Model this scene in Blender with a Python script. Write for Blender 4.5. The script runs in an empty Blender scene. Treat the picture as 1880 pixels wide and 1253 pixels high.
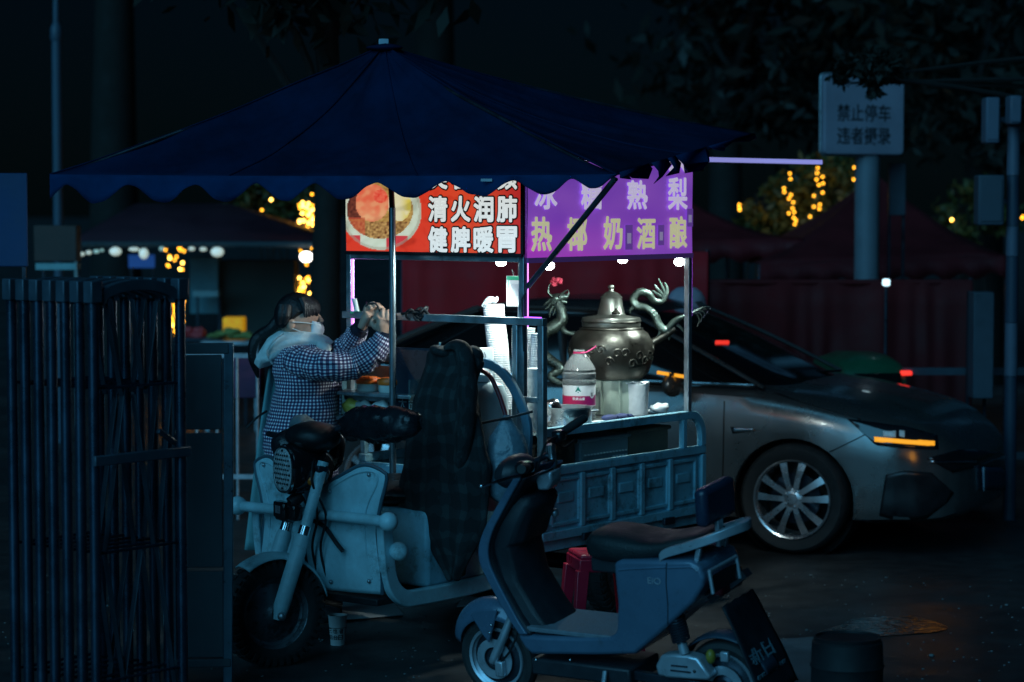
import bpy, bmesh, math, random
from mathutils import Vector, Matrix, noise
rnd = random.Random(11)
sc = bpy.context.scene
C = sc.collection
V = Vector
R = math.radians

# ---------------------------------------------------------------- camera
CAM_H = 2.05
FPX = 4439.0                      # 85 mm on a 36 mm sensor, in photo pixels
PITCH = math.atan((626.5 - 370.0) / FPX)
cam_d = bpy.data.cameras.new('camera')
cam = bpy.data.objects.new('camera', cam_d)
C.objects.link(cam)
cam.location = (0, 0, CAM_H)
cam.rotation_euler = (math.pi / 2 - PITCH, 0, 0)
cam_d.sensor_width = 36.0
cam_d.lens = 85.0
cam_d.clip_start = 0.1
cam_d.clip_end = 600
cam_d.dof.use_dof = True
cam_d.dof.focus_distance = 11.0
cam_d.dof.aperture_fstop = 2.2
sc.camera = cam

# ---------------------------------------------------------------- world (night sky) and the dim blue key
SUN_DIR = V((0.42, 0.75, -0.42)).normalized()     # the way the light travels
elev = math.asin(-SUN_DIR.z)
azim = math.atan2(-SUN_DIR.x, -SUN_DIR.y)
world = bpy.data.worlds.new('World')
sc.world = world
world.use_nodes = True
nt = world.node_tree
bg = nt.nodes['Background']
sky = nt.nodes.new('ShaderNodeTexSky')
sky.sky_type = 'NISHITA'
sky.sun_disc = False
sky.sun_elevation = elev
sky.sun_rotation = azim
sky.ozone_density = 6.0
sky.air_density = 1.6
sky.dust_density = 0.3
tint = nt.nodes.new('ShaderNodeMixRGB')
tint.blend_type = 'MULTIPLY'
tint.inputs[0].default_value = 1.0
tint.inputs[2].default_value = (0.13, 0.47, 1.0, 1)
nt.links.new(sky.outputs[0], tint.inputs[1])
nt.links.new(tint.outputs[0], bg.inputs[0])
bg.inputs[1].default_value = 0.0010
sun_d = bpy.data.lights.new('sun', 'SUN')
sun_d.energy = 1.55
sun_d.color = (0.13, 0.54, 0.88)
sun_d.angle = R(50)
sun = bpy.data.objects.new('sun', sun_d)
sun.rotation_euler = SUN_DIR.to_track_quat('-Z', 'Y').to_euler()
sun.location = (0, 0, 20)
C.objects.link(sun)
sc.view_settings.view_transform = 'Standard'
sc.view_settings.look = 'None'
sc.view_settings.exposure = 0
sc.view_settings.gamma = 1
sc.view_settings.use_curve_mapping = False
sc.render.engine = 'CYCLES'
sc.cycles.use_denoising = True
sc.cycles.max_bounces = 8
sc.cycles.sample_clamp_indirect = 4
sc.cycles.caustics_reflective = False
sc.cycles.caustics_refractive = False

# ---------------------------------------------------------------- helpers
def ray(u, v):
    x = (u - 940.0) / FPX
    y = (626.5 - v) / FPX
    c, s = math.cos(PITCH), math.sin(PITCH)
    return V((x, c + y * s, y * c - s))
CAM = V((0, 0, CAM_H))
def px(u, v, Y):
    d = ray(u, v)
    return CAM + d * (Y / d.y)

class Frame:
    def __init__(s, loc, yaw, lean=0):
        s.loc, s.yaw = V(loc), yaw
        s.M = Matrix.Translation(s.loc) @ Matrix.Rotation(yaw, 4, 'Z') @ Matrix.Rotation(lean, 4, 'X')
        s.I = s.M.inverted()
    def w(s, p): return s.M @ V(p)
    def l(s, p): return s.I @ V(p)
    def hit(s, u, v, x=None, y=None, z=None):
        o = s.I @ CAM
        d = s.I.to_3x3() @ ray(u, v)
        for i, q in enumerate((x, y, z)):
            if q is not None:
                return o + d * ((q - o[i]) / d[i])

class MB:
    def __init__(s):
        s.v, s.f, s.uv, s.sm, s.mi = [], [], [], [], []
        s.cur = 0
    def add(s, vs, fs, uvs=None, smooth=True):
        o = len(s.v)
        s.v += [tuple(p) for p in vs]
        for i, f in enumerate(fs):
            s.f.append(tuple(o + k for k in f))
            s.uv.append(uvs[i] if uvs else None)
            s.sm.append(smooth)
            s.mi.append(s.cur)
        return s
    def box(s, c, size, M=None, rz=0):
        c = V(c); h = V(size) / 2
        Q = Matrix.Rotation(rz, 3, 'Z') if M is None else M
        vs = [c + Q @ V((i * h.x, j * h.y, k * h.z)) for i in (-1, 1) for j in (-1, 1) for k in (-1, 1)]
        fs = [(0, 1, 3, 2), (4, 6, 7, 5), (0, 4, 5, 1), (2, 3, 7, 6), (0, 2, 6, 4), (1, 5, 7, 3)]
        return s.add(vs, fs, None, False)
    def beam(s, a, b, w, h, up=(0, 0, 1)):
        a, b = V(a), V(b)
        d = (b - a).normalized()
        u = V(up)
        if abs(d.dot(u)) > .98: u = V((1, 0, 0))
        r = d.cross(u).normalized(); u = r.cross(d)
        vs = [p + r * (i * w / 2) + u * (j * h / 2) for p in (a, b) for i, j in ((-1, -1), (1, -1), (1, 1), (-1, 1))]
        fs = [(0, 1, 2, 3), (7, 6, 5, 4), (0, 4, 5, 1), (1, 5, 6, 2), (2, 6, 7, 3), (3, 7, 4, 0)]
        return s.add(vs, fs, None, False)
    def tube(s, pts, r, n=10, cap=True, closed=False, sy=1.0):
        pts = [V(p) for p in pts]
        N = len(pts)
        rs = r if isinstance(r, (list, tuple)) else [r] * N
        rings = []; u = None; L = 0; Ls = []
        for i, p in enumerate(pts):
            if closed: t = pts[(i + 1) % N] - pts[i - 1]
            else: t = pts[min(i + 1, N - 1)] - pts[max(i - 1, 0)]
            t.normalize()
            if u is None:
                u = t.orthogonal() if abs(t.z) > .95 else t.cross(V((0, 0, 1))).normalized()
            u = (u - t * u.dot(t)).normalized()
            w = t.cross(u)
            rings.append([p + (u * math.cos(a) + w * math.sin(a) * sy) * rs[i] for a in [2 * math.pi * k / n for k in range(n)]])
            if i: L += (p - pts[i - 1]).length
            Ls.append(L)
        return s.loft(rings, cap and not closed, closed, Ls)
    def loft(s, rings, cap=True, closed=False, Ls=None, smooth=True, open_u=False):
        n = len(rings[0]); N = len(rings)
        vs = [p for q in rings for p in q]
        if Ls is None:
            Ls = [0.0]
            for i in range(1, N):
                Ls.append(Ls[-1] + sum((V(rings[i][k]) - V(rings[i - 1][k])).length for k in range(n)) / n)
        us = [0.0]
        mid = rings[N // 2]
        for k in range(n):
            us.append(us[-1] + (V(mid[(k + 1) % n]) - V(mid[k])).length)
        fs, uv = [], []
        for i in range(N if closed else N - 1):
            j = (i + 1) % N
            for k in range(n - 1 if open_u else n):
                m = (k + 1) % n
                fs.append((i * n + k, i * n + m, j * n + m, j * n + k))
                lj = Ls[j] if j else Ls[-1] + .01
                uv.append(((us[k], Ls[i]), (us[k + 1], Ls[i]), (us[k + 1], lj), (us[k], lj)))
        if cap:
            fs.append(tuple(reversed(range(n)))); uv.append(None)
            fs.append(tuple(range((N - 1) * n, N * n))); uv.append(None)
        return s.add(vs, fs, uv, smooth)
    def lathe(s, prof, n=24, M=None, cap=True, a0=0, a1=2 * math.pi):
        M = M or Matrix()
        full = abs(a1 - a0 - 2 * math.pi) < 1e-6
        k = n if full else n + 1
        rings = [[M @ V((r * math.cos(a0 + (a1 - a0) * i / n), r * math.sin(a0 + (a1 - a0) * i / n), z)) for i in range(k)] for r, z in prof]
        return s.loft(rings, cap and full, False, None, True, not full)
    def prism(s, pts, f, t0, t1, smooth=False):
        n = len(pts)
        vs = [f(p[0], p[1], t0) for p in pts] + [f(p[0], p[1], t1) for p in pts]
        fs = [tuple(reversed(range(n))), tuple(range(n, 2 * n))]
        fs += [(i, (i + 1) % n, n + (i + 1) % n, n + i) for i in range(n)]
        return s.add(vs, fs, None, smooth)
    def ball(s, c, r, n=14, m=9, M=None):
        r = (r, r, r) if not isinstance(r, (tuple, list)) else r
        Q = M or Matrix.Identity(3)
        c = V(c)
        rings = []
        for i in range(m + 1):
            t = math.pi * (i / m) if 0 < i < m else (0.02 if i == 0 else math.pi - .02)
            rings.append([c + Q @ V((r[0] * math.sin(t) * math.cos(2 * math.pi * k / n), r[1] * math.sin(t) * math.sin(2 * math.pi * k / n), r[2] * math.cos(t))) for k in range(n)])
        return s.loft(rings, True)
    def sheet(s, grid, smooth=True, size=1.0):
        h, w = len(grid), len(grid[0])
        vs = [p for q in grid for p in q]
        fs, uv = [], []
        for i in range(h - 1):
            for j in range(w - 1):
                fs.append((i * w + j, i * w + j + 1, (i + 1) * w + j + 1, (i + 1) * w + j))
                uv.append(((j * size, i * size), ((j + 1) * size, i * size), ((j + 1) * size, (i + 1) * size), (j * size, (i + 1) * size)))
        return s.add(vs, fs, uv, smooth)
    def mesh(s, name, mats, angle=40, normals=True):
        me = bpy.data.meshes.new(name)
        me.from_pydata(s.v, [], s.f)
        for m in (mats if isinstance(mats, (list, tuple)) else [mats]):
            if m: me.materials.append(m)
        me.polygons.foreach_set('use_smooth', s.sm)
        me.polygons.foreach_set('material_index', s.mi)
        if any(s.uv):
            ul = me.uv_layers.new(name='UVMap')
            fl = []
            for f, u in zip(s.f, s.uv):
                for k in range(len(f)):
                    fl += list(u[k]) if u else [0.0, 0.0]
            ul.data.foreach_set('uv', fl)
        if normals:
            bm = bmesh.new(); bm.from_mesh(me)
            bmesh.ops.recalc_face_normals(bm, faces=bm.faces[:])
            bm.to_mesh(me); bm.free()
        me.update()
        me.set_sharp_from_angle(angle=R(angle))
        return me
    def build(s, name, mats, parent=None, bevel=0, seg=2, sub=0, solid=0, angle=40, normals=True):
        o = bpy.data.objects.new(name, s.mesh(name, mats, angle, normals))
        C.objects.link(o)
        if parent is not None: o.parent = parent
        if solid:
            m = o.modifiers.new('solid', 'SOLIDIFY'); m.thickness = solid; m.offset = 0
        if bevel:
            m = o.modifiers.new('bevel', 'BEVEL'); m.width = bevel; m.segments = seg
            m.limit_method = 'ANGLE'; m.angle_limit = R(35)
            m.harden_normals = False
        if sub:
            m = o.modifiers.new('sub', 'SUBSURF'); m.levels = sub; m.render_levels = sub
        return o

def tag(o, label, cat, group=None, kind=None):
    if label: o['label'] = label
    if cat: o['category'] = cat
    if group: o['group'] = group
    if kind: o['kind'] = kind
    return o
def thing(name, label, cat, loc=(0, 0, 0), yaw=0, group=None):
    o = bpy.data.objects.new(name, None)
    C.objects.link(o)
    o.location = loc
    o.rotation_euler = (0, 0, yaw)
    o.empty_display_size = .1
    return tag(o, label, cat, group)
def share(o, parent, loc=(0, 0, 0), rot=(0, 0, 0), name=None):
    c = o.copy()
    C.objects.link(c)
    c.parent = parent
    c.location = loc
    c.rotation_euler = rot
    return c
def copy_tree(o, parent=None):
    c = o.copy(); C.objects.link(c); c.parent = parent
    for ch in list(o.children): copy_tree(ch, c)
    return c

def M(name, col, rough=.5, metal=0, var=.2, scale=6.0, bump=0, bscale=80.0, emit=0, ecol=None, coat=0, rvar=.15, sheen=0, trans=0, ior=1.45, spec=None, alpha=1, subs=0):
    m = bpy.data.materials.new(name); m.use_nodes = True
    n, l = m.node_tree.nodes, m.node_tree.links
    b = n['Principled BSDF']
    b.inputs['Base Color'].default_value = (*col, 1)
    b.inputs['Roughness'].default_value = rough
    b.inputs['Metallic'].default_value = metal
    b.inputs['IOR'].default_value = ior
    b.inputs['Coat Weight'].default_value = coat
    b.inputs['Transmission Weight'].default_value = trans
    b.inputs['Alpha'].default_value = alpha
    if sheen: b.inputs['Sheen Weight'].default_value = sheen
    if spec is not None: b.inputs['Specular IOR Level'].default_value = spec
    if emit:
        b.inputs['Emission Color'].default_value = (*(ecol or col), 1)
        b.inputs['Emission Strength'].default_value = emit
    if var or bump or rvar:
        tc = n.new('ShaderNodeTexCoord')
        t = n.new('ShaderNodeTexNoise'); t.inputs['Scale'].default_value = scale; t.inputs['Detail'].default_value = 6
        t.inputs['Roughness'].default_value = .65
        l.new(tc.outputs['Object'], t.inputs['Vector'])
        if var:
            mx = n.new('ShaderNodeMixRGB'); mx.blend_type = 'MIX'
            mx.inputs[1].default_value = (*[c * (1 - var) for c in col], 1)
            mx.inputs[2].default_value = (*[min(1, c * (1 + var)) for c in col], 1)
            cr = n.new('ShaderNodeMapRange'); cr.inputs[1].default_value = .3; cr.inputs[2].default_value = .7
            l.new(t.outputs[0], cr.inputs[0]); l.new(cr.outputs[0], mx.inputs[0])
            l.new(mx.outputs[0], b.inputs['Base Color'])
        if rvar:
            mr = n.new('ShaderNodeMapRange')
            mr.inputs[1].default_value = .3; mr.inputs[2].default_value = .7
            mr.inputs[3].default_value = max(.02, rough - rvar); mr.inputs[4].default_value = min(1, rough + rvar)
            l.new(t.outputs[0], mr.inputs[0]); l.new(mr.outputs[0], b.inputs['Roughness'])
        if bump:
            t2 = n.new('ShaderNodeTexNoise'); t2.inputs['Scale'].default_value = bscale; t2.inputs['Detail'].default_value = 4
            l.new(tc.outputs['Object'], t2.inputs['Vector'])
            bp = n.new('ShaderNodeBump'); bp.inputs['Strength'].default_value = bump; bp.inputs['Distance'].default_value = .01
            l.new(t2.outputs[0], bp.inputs['Height']); l.new(bp.outputs[0], b.inputs['Normal'])
    return m

def dirt(m, col, scale=9.0, lo=.56, hi=.66, amount=.8, stretch=(1, 1, 1), rough=.8):
    """worn, stained patches of another colour over a material"""
    n, l = m.node_tree.nodes, m.node_tree.links
    b = n['Principled BSDF']
    tc = n.new('ShaderNodeTexCoord'); mp = n.new('ShaderNodeMapping'); mp.inputs['Scale'].default_value = stretch
    t = n.new('ShaderNodeTexNoise'); t.inputs['Scale'].default_value = scale; t.inputs['Detail'].default_value = 9; t.inputs['Roughness'].default_value = .72
    l.new(tc.outputs['Object'], mp.inputs[0]); l.new(mp.outputs[0], t.inputs['Vector'])
    mr = n.new('ShaderNodeMapRange'); mr.inputs[1].default_value = lo; mr.inputs[2].default_value = hi; mr.inputs[4].default_value = amount
    l.new(t.outputs[0], mr.inputs[0])
    for inp, val in (('Base Color', (*col, 1)), ('Roughness', (rough,) * 3 + (1,))):
        mx = n.new('ShaderNodeMixRGB'); mx.inputs[2].default_value = val
        l.new(mr.outputs[0], mx.inputs[0])
        src = b.inputs[inp].links
        if src: l.new(src[0].from_socket, mx.inputs[1])
        else:
            d = b.inputs[inp].default_value
            mx.inputs[1].default_value = tuple(d) if inp == 'Base Color' else (d, d, d, 1)
        l.new(mx.outputs[0], b.inputs[inp])
    return m
def thin_cloth(m, col, fac=.35):
    """let light shine through a thin fabric"""
    n, l = m.node_tree.nodes, m.node_tree.links
    tr = n.new('ShaderNodeBsdfTranslucent'); tr.inputs[0].default_value = (*col, 1)
    mx = n.new('ShaderNodeMixShader'); mx.inputs[0].default_value = fac
    l.new(n['Principled BSDF'].outputs[0], mx.inputs[1]); l.new(tr.outputs[0], mx.inputs[2])
    l.new(mx.outputs[0], n['Material Output'].inputs[0])
    return m
_txt_cache = {}
def text_mesh(name, s, size, mat, bold=0.0, depth=.0008):
    c = bpy.data.curves.new(name, 'FONT')
    c.body = s; c.size = size; c.offset = bold * size; c.extrude = depth
    c.align_x = 'CENTER'; c.align_y = 'CENTER'
    c.resolution_u = 3
    o = bpy.data.objects.new(name, c); C.objects.link(o)
    dg = bpy.context.evaluated_depsgraph_get()
    me = bpy.data.meshes.new_from_object(o.evaluated_get(dg))
    bpy.data.objects.remove(o); bpy.data.curves.remove(c)
    xs = [v.co.x for v in me.vertices]; ys = [v.co.y for v in me.vertices]
    if xs:
        cx, cy = (min(xs) + max(xs)) / 2, (min(ys) + max(ys)) / 2
        for v in me.vertices: v.co.x -= cx; v.co.y -= cy
    me.materials.clear(); me.materials.append(mat)
    me.name = name
    return me
def bold_text(name, s, size, mat, parent, loc, xdir, ydir, r, w, h, z=0.0):
    """thick round-ended lettering: the glyph stacked on itself around a small circle"""
    me = text_mesh(name, s, size, mat, 0, .0004)
    xs = [v.co.x for v in me.vertices]; ys = [v.co.y for v in me.vertices]
    sx, sy = (w - 2 * r) / (max(xs) - min(xs)), (h - 2 * r) / (max(ys) - min(ys))
    X, Y = V(xdir).normalized(), V(ydir).normalized(); Z = X.cross(Y)
    base = [(v.co.x * sx, v.co.y * sy, v.co.z) for v in me.vertices]
    fs = [tuple(p.vertices) for p in me.polygons]
    mb = MB()
    for k in range(11):
        rad = 0 if k == 0 else r
        a = 2 * math.pi * k / 10
        mb.add([X * (x + rad * math.cos(a)) + Y * (y + rad * math.sin(a)) + Z * (zz + z + .00006 * k) for x, y, zz in base], fs, None, False)
    bpy.data.meshes.remove(me)
    o = mb.build(name, mat, parent, normals=False); o.location = loc
    return o
def text(name, s, size, mat, parent, loc, xdir, ydir, bold=0.0, w=None, h=None, depth=.0008):
    """flat lettering standing in the plane of xdir, ydir (local to parent), fitted to w x h"""
    me = text_mesh(name, s, size, mat, bold, depth)
    xs = [v.co.x for v in me.vertices]; ys = [v.co.y for v in me.vertices]
    sx = w / (max(xs) - min(xs)) if w else 1
    sy = h / (max(ys) - min(ys)) if h else (sx if w else 1)
    X, Y = V(xdir).normalized(), V(ydir).normalized()
    Z = X.cross(Y)
    for v in me.vertices:
        p = v.co
        v.co = X * (p.x * sx) + Y * (p.y * sy) + Z * p.z
    o = bpy.data.objects.new(name, me); C.objects.link(o)
    o.parent = parent; o.location = loc
    return o
def smooth_pts(pts, n=6):
    """Catmull-Rom through pts"""
    pts = [V(p) for p in pts]; out = []
    for i in range(len(pts) - 1):
        p0, p1, p2, p3 = pts[max(i - 1, 0)], pts[i], pts[i + 1], pts[min(i + 2, len(pts) - 1)]
        for k in range(n):
            t = k / n
            out.append(.5 * ((2 * p1) + (p2 - p0) * t + (2 * p0 - 5 * p1 + 4 * p2 - p3) * t * t + (3 * p1 - p0 - 3 * p2 + p3) * t ** 3))
    return out + [pts[-1]]
def lerp_list(a, n):
    """resample a list of radii like smooth_pts does"""
    out = []
    for i in range(len(a) - 1):
        out += [a[i] + (a[i + 1] - a[i]) * k / n for k in range(n)]
    return out + [a[-1]]
def arc(c, r, a0, a1, n, ax=(1, 0, 0), ay=(0, 0, 1)):
    c, ax, ay = V(c), V(ax), V(ay)
    return [c + ax * (r * math.cos(a0 + (a1 - a0) * i / n)) + ay * (r * math.sin(a0 + (a1 - a0) * i / n)) for i in range(n + 1)]
AX_Y = Matrix.Rotation(R(-90), 4, 'X')       # lathe axis along local y

# ---------------------------------------------------------------- materials
m_asphalt = None
m_blue_paint = M('trike_blue_paint', (.40, .64, .70), .42, 0, .22, 7, .08, 160, coat=.15)
m_bed_paint = M('bed_blue_paint', (.25, .50, .60), .5, 0, .25, 7, .06, 200)
m_chrome = M('chrome', (.75, .78, .8), .15, 1, .05)
m_steel = M('stainless_steel', (.62, .66, .68), .32, 1, .12, 14)
m_galv = M('galvanised_tube', (.42, .48, .52), .42, .85, .2, 12)
m_black = M('black_plastic', (.012, .014, .016), .4, 0, .25, 10, .05, 200)
m_gloss_black = M('gloss_black', (.01, .011, .013), .12, 0, .1, coat=.5)
m_rubber = M('tyre_rubber', (.022, .024, .025), .7, 0, .3, 20, .1, 200)
m_dark_steel = M('dark_steel', (.035, .045, .06), .35, .6, .3, 9)
m_white_pl = M('white_plastic', (.78, .8, .8), .35, 0, .05)
m_paper = M('white_paper', (.78, .8, .79), .6, 0, .05)
dirt(m_blue_paint, (.06, .08, .08), 5, .55, .68, .7)
dirt(m_blue_paint, (.10, .05, .03), 38, .66, .70, .8)
dirt(m_bed_paint, (.06, .08, .08), 6, .53, .66, .75)
dirt(m_bed_paint, (.09, .045, .025), 30, .63, .69, .8)
dirt(m_galv, (.08, .08, .075), 16, .58, .68, .6)
# ================================================================ SETTING
def ground_mat():
    m = bpy.data.materials.new('wet_asphalt'); m.use_nodes = True
    n, l = m.node_tree.nodes, m.node_tree.links
    b = n['Principled BSDF']
    tc = n.new('ShaderNodeTexCoord')
    big = n.new('ShaderNodeTexNoise'); big.inputs['Scale'].default_value = .9; big.inputs['Detail'].default_value = 5
    fine = n.new('ShaderNodeTexNoise'); fine.inputs['Scale'].default_value = 130; fine.inputs['Detail'].default_value = 3
    mid = n.new('ShaderNodeTexNoise'); mid.inputs['Scale'].default_value = 7; mid.inputs['Detail'].default_value = 5
    for t in (big, fine, mid): l.new(tc.outputs['Object'], t.inputs['Vector'])
    cr = n.new('ShaderNodeValToRGB')
    cr.color_ramp.elements[0].position = .35; cr.color_ramp.elements[0].color = (.012, .014, .016, 1)
    cr.color_ramp.elements[1].position = .7; cr.color_ramp.elements[1].color = (.045, .048, .05, 1)
    ad = n.new('ShaderNodeMath'); ad.operation = 'MULTIPLY_ADD'; ad.inputs[1].default_value = .35
    l.new(fine.outputs[0], ad.inputs[0]); 
    mm = n.new('ShaderNodeMath'); mm.operation = 'MULTIPLY'; mm.inputs[1].default_value = .65
    l.new(mid.outputs[0], mm.inputs[0]); l.new(mm.outputs[0], ad.inputs[2])
    l.new(ad.outputs[0], cr.inputs[0]); l.new(cr.outputs[0], b.inputs['Base Color'])
    rr = n.new('ShaderNodeMapRange'); rr.inputs[1].default_value = .42; rr.inputs[2].default_value = .62
    rr.inputs[3].default_value = .42; rr.inputs[4].default_value = .75
    l.new(big.outputs[0], rr.inputs[0]); l.new(rr.outputs[0], b.inputs['Roughness'])
    bp = n.new('ShaderNodeBump'); bp.inputs['Strength'].default_value = .5; bp.inputs['Distance'].default_value = .01
    l.new(ad.outputs[0], bp.inputs['Height']); l.new(bp.outputs[0], b.inputs['Normal'])
    return m
m_ground = ground_mat()
g = []
for i in range(25):
    g.append([V((-150 + 300 * j / 24, -10 + 310 * i / 24, 0)) for j in range(25)])
tag(MB().sheet(g, size=1).build('ground', m_ground), 'dark damp asphalt street', 'ground', kind='structure')
m_pale_ground = M('pale_ground', (.30, .32, .33), .75, 0, .25, 3, .2, 90)
# raised slabs, paler than the asphalt, beyond and beside the vehicles
def slab(name, pts, z, mat, **k):
    return MB().prism(pts, lambda a, b_, t: V((a, b_, t)), 0.004, z).build(name, mat, None, .008)
w1 = [px(-60, 1165, 1).xy]
def gxy(u, v):
    d = ray(u, v); p = CAM + d * (-CAM_H / d.z); return (p.x, p.y)
o = slab('pavement', [gxy(300, 1152), gxy(560, 1148), gxy(742, 1132), gxy(700, 1085), gxy(560, 1082), gxy(300, 1085)], .012, m_pale_ground)
tag(o, 'pale strip on the street below the tricycle', 'pavement', kind='structure')
o = slab('pavement', [gxy(838, 1118), gxy(1010, 1104), gxy(1010, 1070), gxy(862, 1080)], .012, m_pale_ground)
tag(o, 'small pale patch behind the scooter', 'pavement', kind='structure')
o = slab('pavement', [gxy(1330, 1275), gxy(1560, 1262), gxy(1520, 1172), gxy(1400, 1180)], .012, M('lighter_ground', (.12, .14, .15), .8, 0, .3, 4, .2, 90))  # slab a little lighter than the asphalt
tag(o, 'lighter patch of street behind the rear mudguard', 'pavement', kind='structure')

# ---------------------------------------------------------------- trees
m_leaf = M('night_leaf', (.005, .007, .004), .6, 0, .6, 1.3)
m_leaf_far = M('dark_leaf', (.006, .009, .005), .7, 0, .6, 1.0)
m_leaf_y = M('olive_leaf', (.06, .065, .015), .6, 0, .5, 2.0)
m_bark = M('bark', (.008, .008, .007), .9, 0, .4, 6, .6, 18)
def crown_mb(c, rad, n, size, seed, clumps=26):
    r = random.Random(seed)
    mb = MB()
    cl = []
    for _ in range(clumps):
        while True:
            q = V((r.uniform(-1, 1), r.uniform(-1, 1), r.uniform(-1, 1)))
            if q.length < 1: break
        cl.append((V((c[0] + q.x * rad[0], c[1] + q.y * rad[1], c[2] + q.z * rad[2])), r.uniform(.25, .5)))
    mr = min(rad)
    vs, fs = [], []
    for i in range(n):
        k, s = cl[r.randrange(clumps)]
        p = k + V((r.gauss(0, 1), r.gauss(0, 1), r.gauss(0, .8))) * (s * mr * .6)
        a = V((r.gauss(0, 1), r.gauss(0, 1), r.gauss(0, 1))).normalized()
        b_ = a.orthogonal().normalized()
        b_.rotate(Matrix.Rotation(r.uniform(0, 6.28), 3, a))
        w = a.cross(b_)
        L = size * r.uniform(.6, 1.4)
        o = len(vs)
        vs += [p - b_ * L, p + w * L * .38 , p + b_ * L, p - w * L * .38]
        fs.append((o, o + 1, o + 2, o + 3))
    return mb.add(vs, fs, None, True)
def tree(label, base, h, crowns, trunk_r, leaf=m_leaf_far, seed=1, group=None, lean=0, name='tree', limbs=True):
    t = thing(name, label, 'tree', base, 0, group)
    r = random.Random(seed)
    pts = [V((0, 0, -.05)), V((lean * .3 + r.uniform(-.05, .05), 0, h * .35)), V((lean * .7, r.uniform(-.1, .1), h * .7)), V((lean, 0, h))]
    mb = MB().tube(smooth_pts(pts, 5), lerp_list([trunk_r * 1.25, trunk_r, trunk_r * .8, trunk_r * .5], 5), 12)
    for (c, rad, n, size) in crowns:
        for _ in range(5 if limbs else 0):
            q = V(c) + V((r.uniform(-.7, .7) * rad[0], r.uniform(-.7, .7) * rad[1], r.uniform(-.5, .5) * rad[2]))
            p0 = V((lean * .7, 0, h * r.uniform(.55, .95)))
            mid = (p0 + q) / 2 + V((r.uniform(-.2, .2), r.uniform(-.2, .2), .15))
            mb.tube(smooth_pts([p0, mid, q], 4), lerp_list([trunk_r * .4, trunk_r * .25, trunk_r * .08], 4), 6)
    mb.build('trunk', m_bark, t)
    for i, (c, rad, n, size) in enumerate(crowns):
        crown_mb(c, rad, n, size, seed * 31 + i).build('crown', leaf, t, normals=False)
    return t
def at_ground(u, Y):
    p = px(u, 500, Y); return (p.x, Y, 0)
tree('tall dark tree filling the sky behind the left pole', at_ground(215, 29), 6.5, [((0, 0, 8.2), (3.4, 2.5, 2.6), 5200, .16), ((2.6, 0, 7.4), (2, 2, 1.7), 2200, .16)], .28, m_leaf_far, 3)
tree('large dark tree rising behind the canopy peak', at_ground(800, 31), 6.5, [((0, 0, 8.3), (4, 2.5, 3), 6000, .16)], .3, m_leaf_far, 4)
tree('dark tree between the light tube and the no parking board', at_ground(1330, 28), 5.2, [((0, 0, 6.0), (2.6, 2, 2.2), 5200, .13), ((.8, 0, 3.6), (1.5, 1.2, .9), 2600, .10)], .2, m_leaf, 5)
tree('dark tree behind the striped pole on the right', at_ground(1800, 27), 5, [((0, 0, 6.0), (3.0, 2, 2.4), 5200, .14), ((-.2, 0, 3.3), (1.2, 1.2, .8), 2400, .10)], .22, m_leaf_far, 6)
# thick trunk between the market and the stall
tree('thick bare trunk standing between the market lamps and the stall', at_ground(604, 16.5), 3.6, [((-.2, 0, 4.1), (1.2, .9, .9), 2000, .11)], .105, m_leaf_far, 8)
# overhanging branch that hides the top of the no-parking board
t = tree('dark leafy tree whose low branch hides the top of the no parking board', (5.9, 16.6, 0), 3.4, [(tuple(px(1602, 134, 15.75) - V((5.9, 16.6, 0))), (.27, .10, .13), 2600, .04), ((-1.6, -.2, 3.5), (.9, .5, .4), 1600, .06), ((0, 0, 4.2), (1.6, 1.2, 1.0), 2600, .09)], .1, m_leaf_far, 9)

# ---------------------------------------------------------------- string lights
m_amber = M('amber_bulb', (1, .45, .04), .4, 0, 0, rvar=0, emit=7.0, ecol=(1, .42, .025))
m_amber_hi = M('pale_amber_bulb', (1, .7, .3), .4, 0, 0, rvar=0, emit=16.0, ecol=(1, .5, .08))
m_wire = M('thin_wire', (.01, .012, .01), .6)
bulb_me = MB().ball((0, 0, 0), .011, 8, 5).mesh('bulb', m_amber)
bulb_hi = MB().ball((0, 0, 0), .013, 8, 5).mesh('bulb', m_amber_hi)
def strand(label, pts, r=rnd, group='strings of amber fairy lights', hi=.12, glow=0):
    base = V(pts[0])
    t = thing('string_light', label, 'string light', base, 0, group)
    MB().tube([V(p) - base for p in pts], .0025, 5).build('wire', m_wire, t)
    for p in pts:
        o = bpy.data.objects.new('bulb', bulb_hi if r.random() < hi else bulb_me)
        C.objects.link(o); o.parent = t; o.location = V(p) - base + V((0, -.012, 0))
    if glow:
        ld = bpy.data.lights.new('string_glow', 'POINT'); ld.energy = glow; ld.color = (1, .55, .06); ld.shadow_soft_size = .25
        lo = bpy.data.objects.new('string_glow', ld); C.objects.link(lo); lo.parent = t; lo.location = V(pts[len(pts) // 2]) - base + V((0, .35, 0))
    return t
def zig(u0, u1, v0, v1, n, Y, seed, jit=4):
    r = random.Random(seed); out = []
    for i in range(n):
        f = i / max(1, n - 1)
        out.append(px(r.uniform(u0, u1), v0 + (v1 - v0) * f + r.uniform(-jit, jit), Y + r.uniform(-.12, .12)))
    return out
YL = 25.0
strand('amber fairy lights wound round the far trunk above the black gate arch', zig(303, 342, 448, 494, 17, YL, 1))
strand('dense column of amber fairy lights between the gate arch and the grey board', zig(313, 338, 532, 612, 46, YL, 2))
strand('three loose amber bulbs hanging under the blue scalloped edge', [px(504, 350, 24), px(498, 367, 24), px(481, 386, 24)], glow=.6)
strand('bright cluster of amber fairy lights above the white market lamp', zig(549, 578, 372, 418, 36, 24, 3, 3) + [px(573, 357, 24)], hi=.4)
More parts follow.
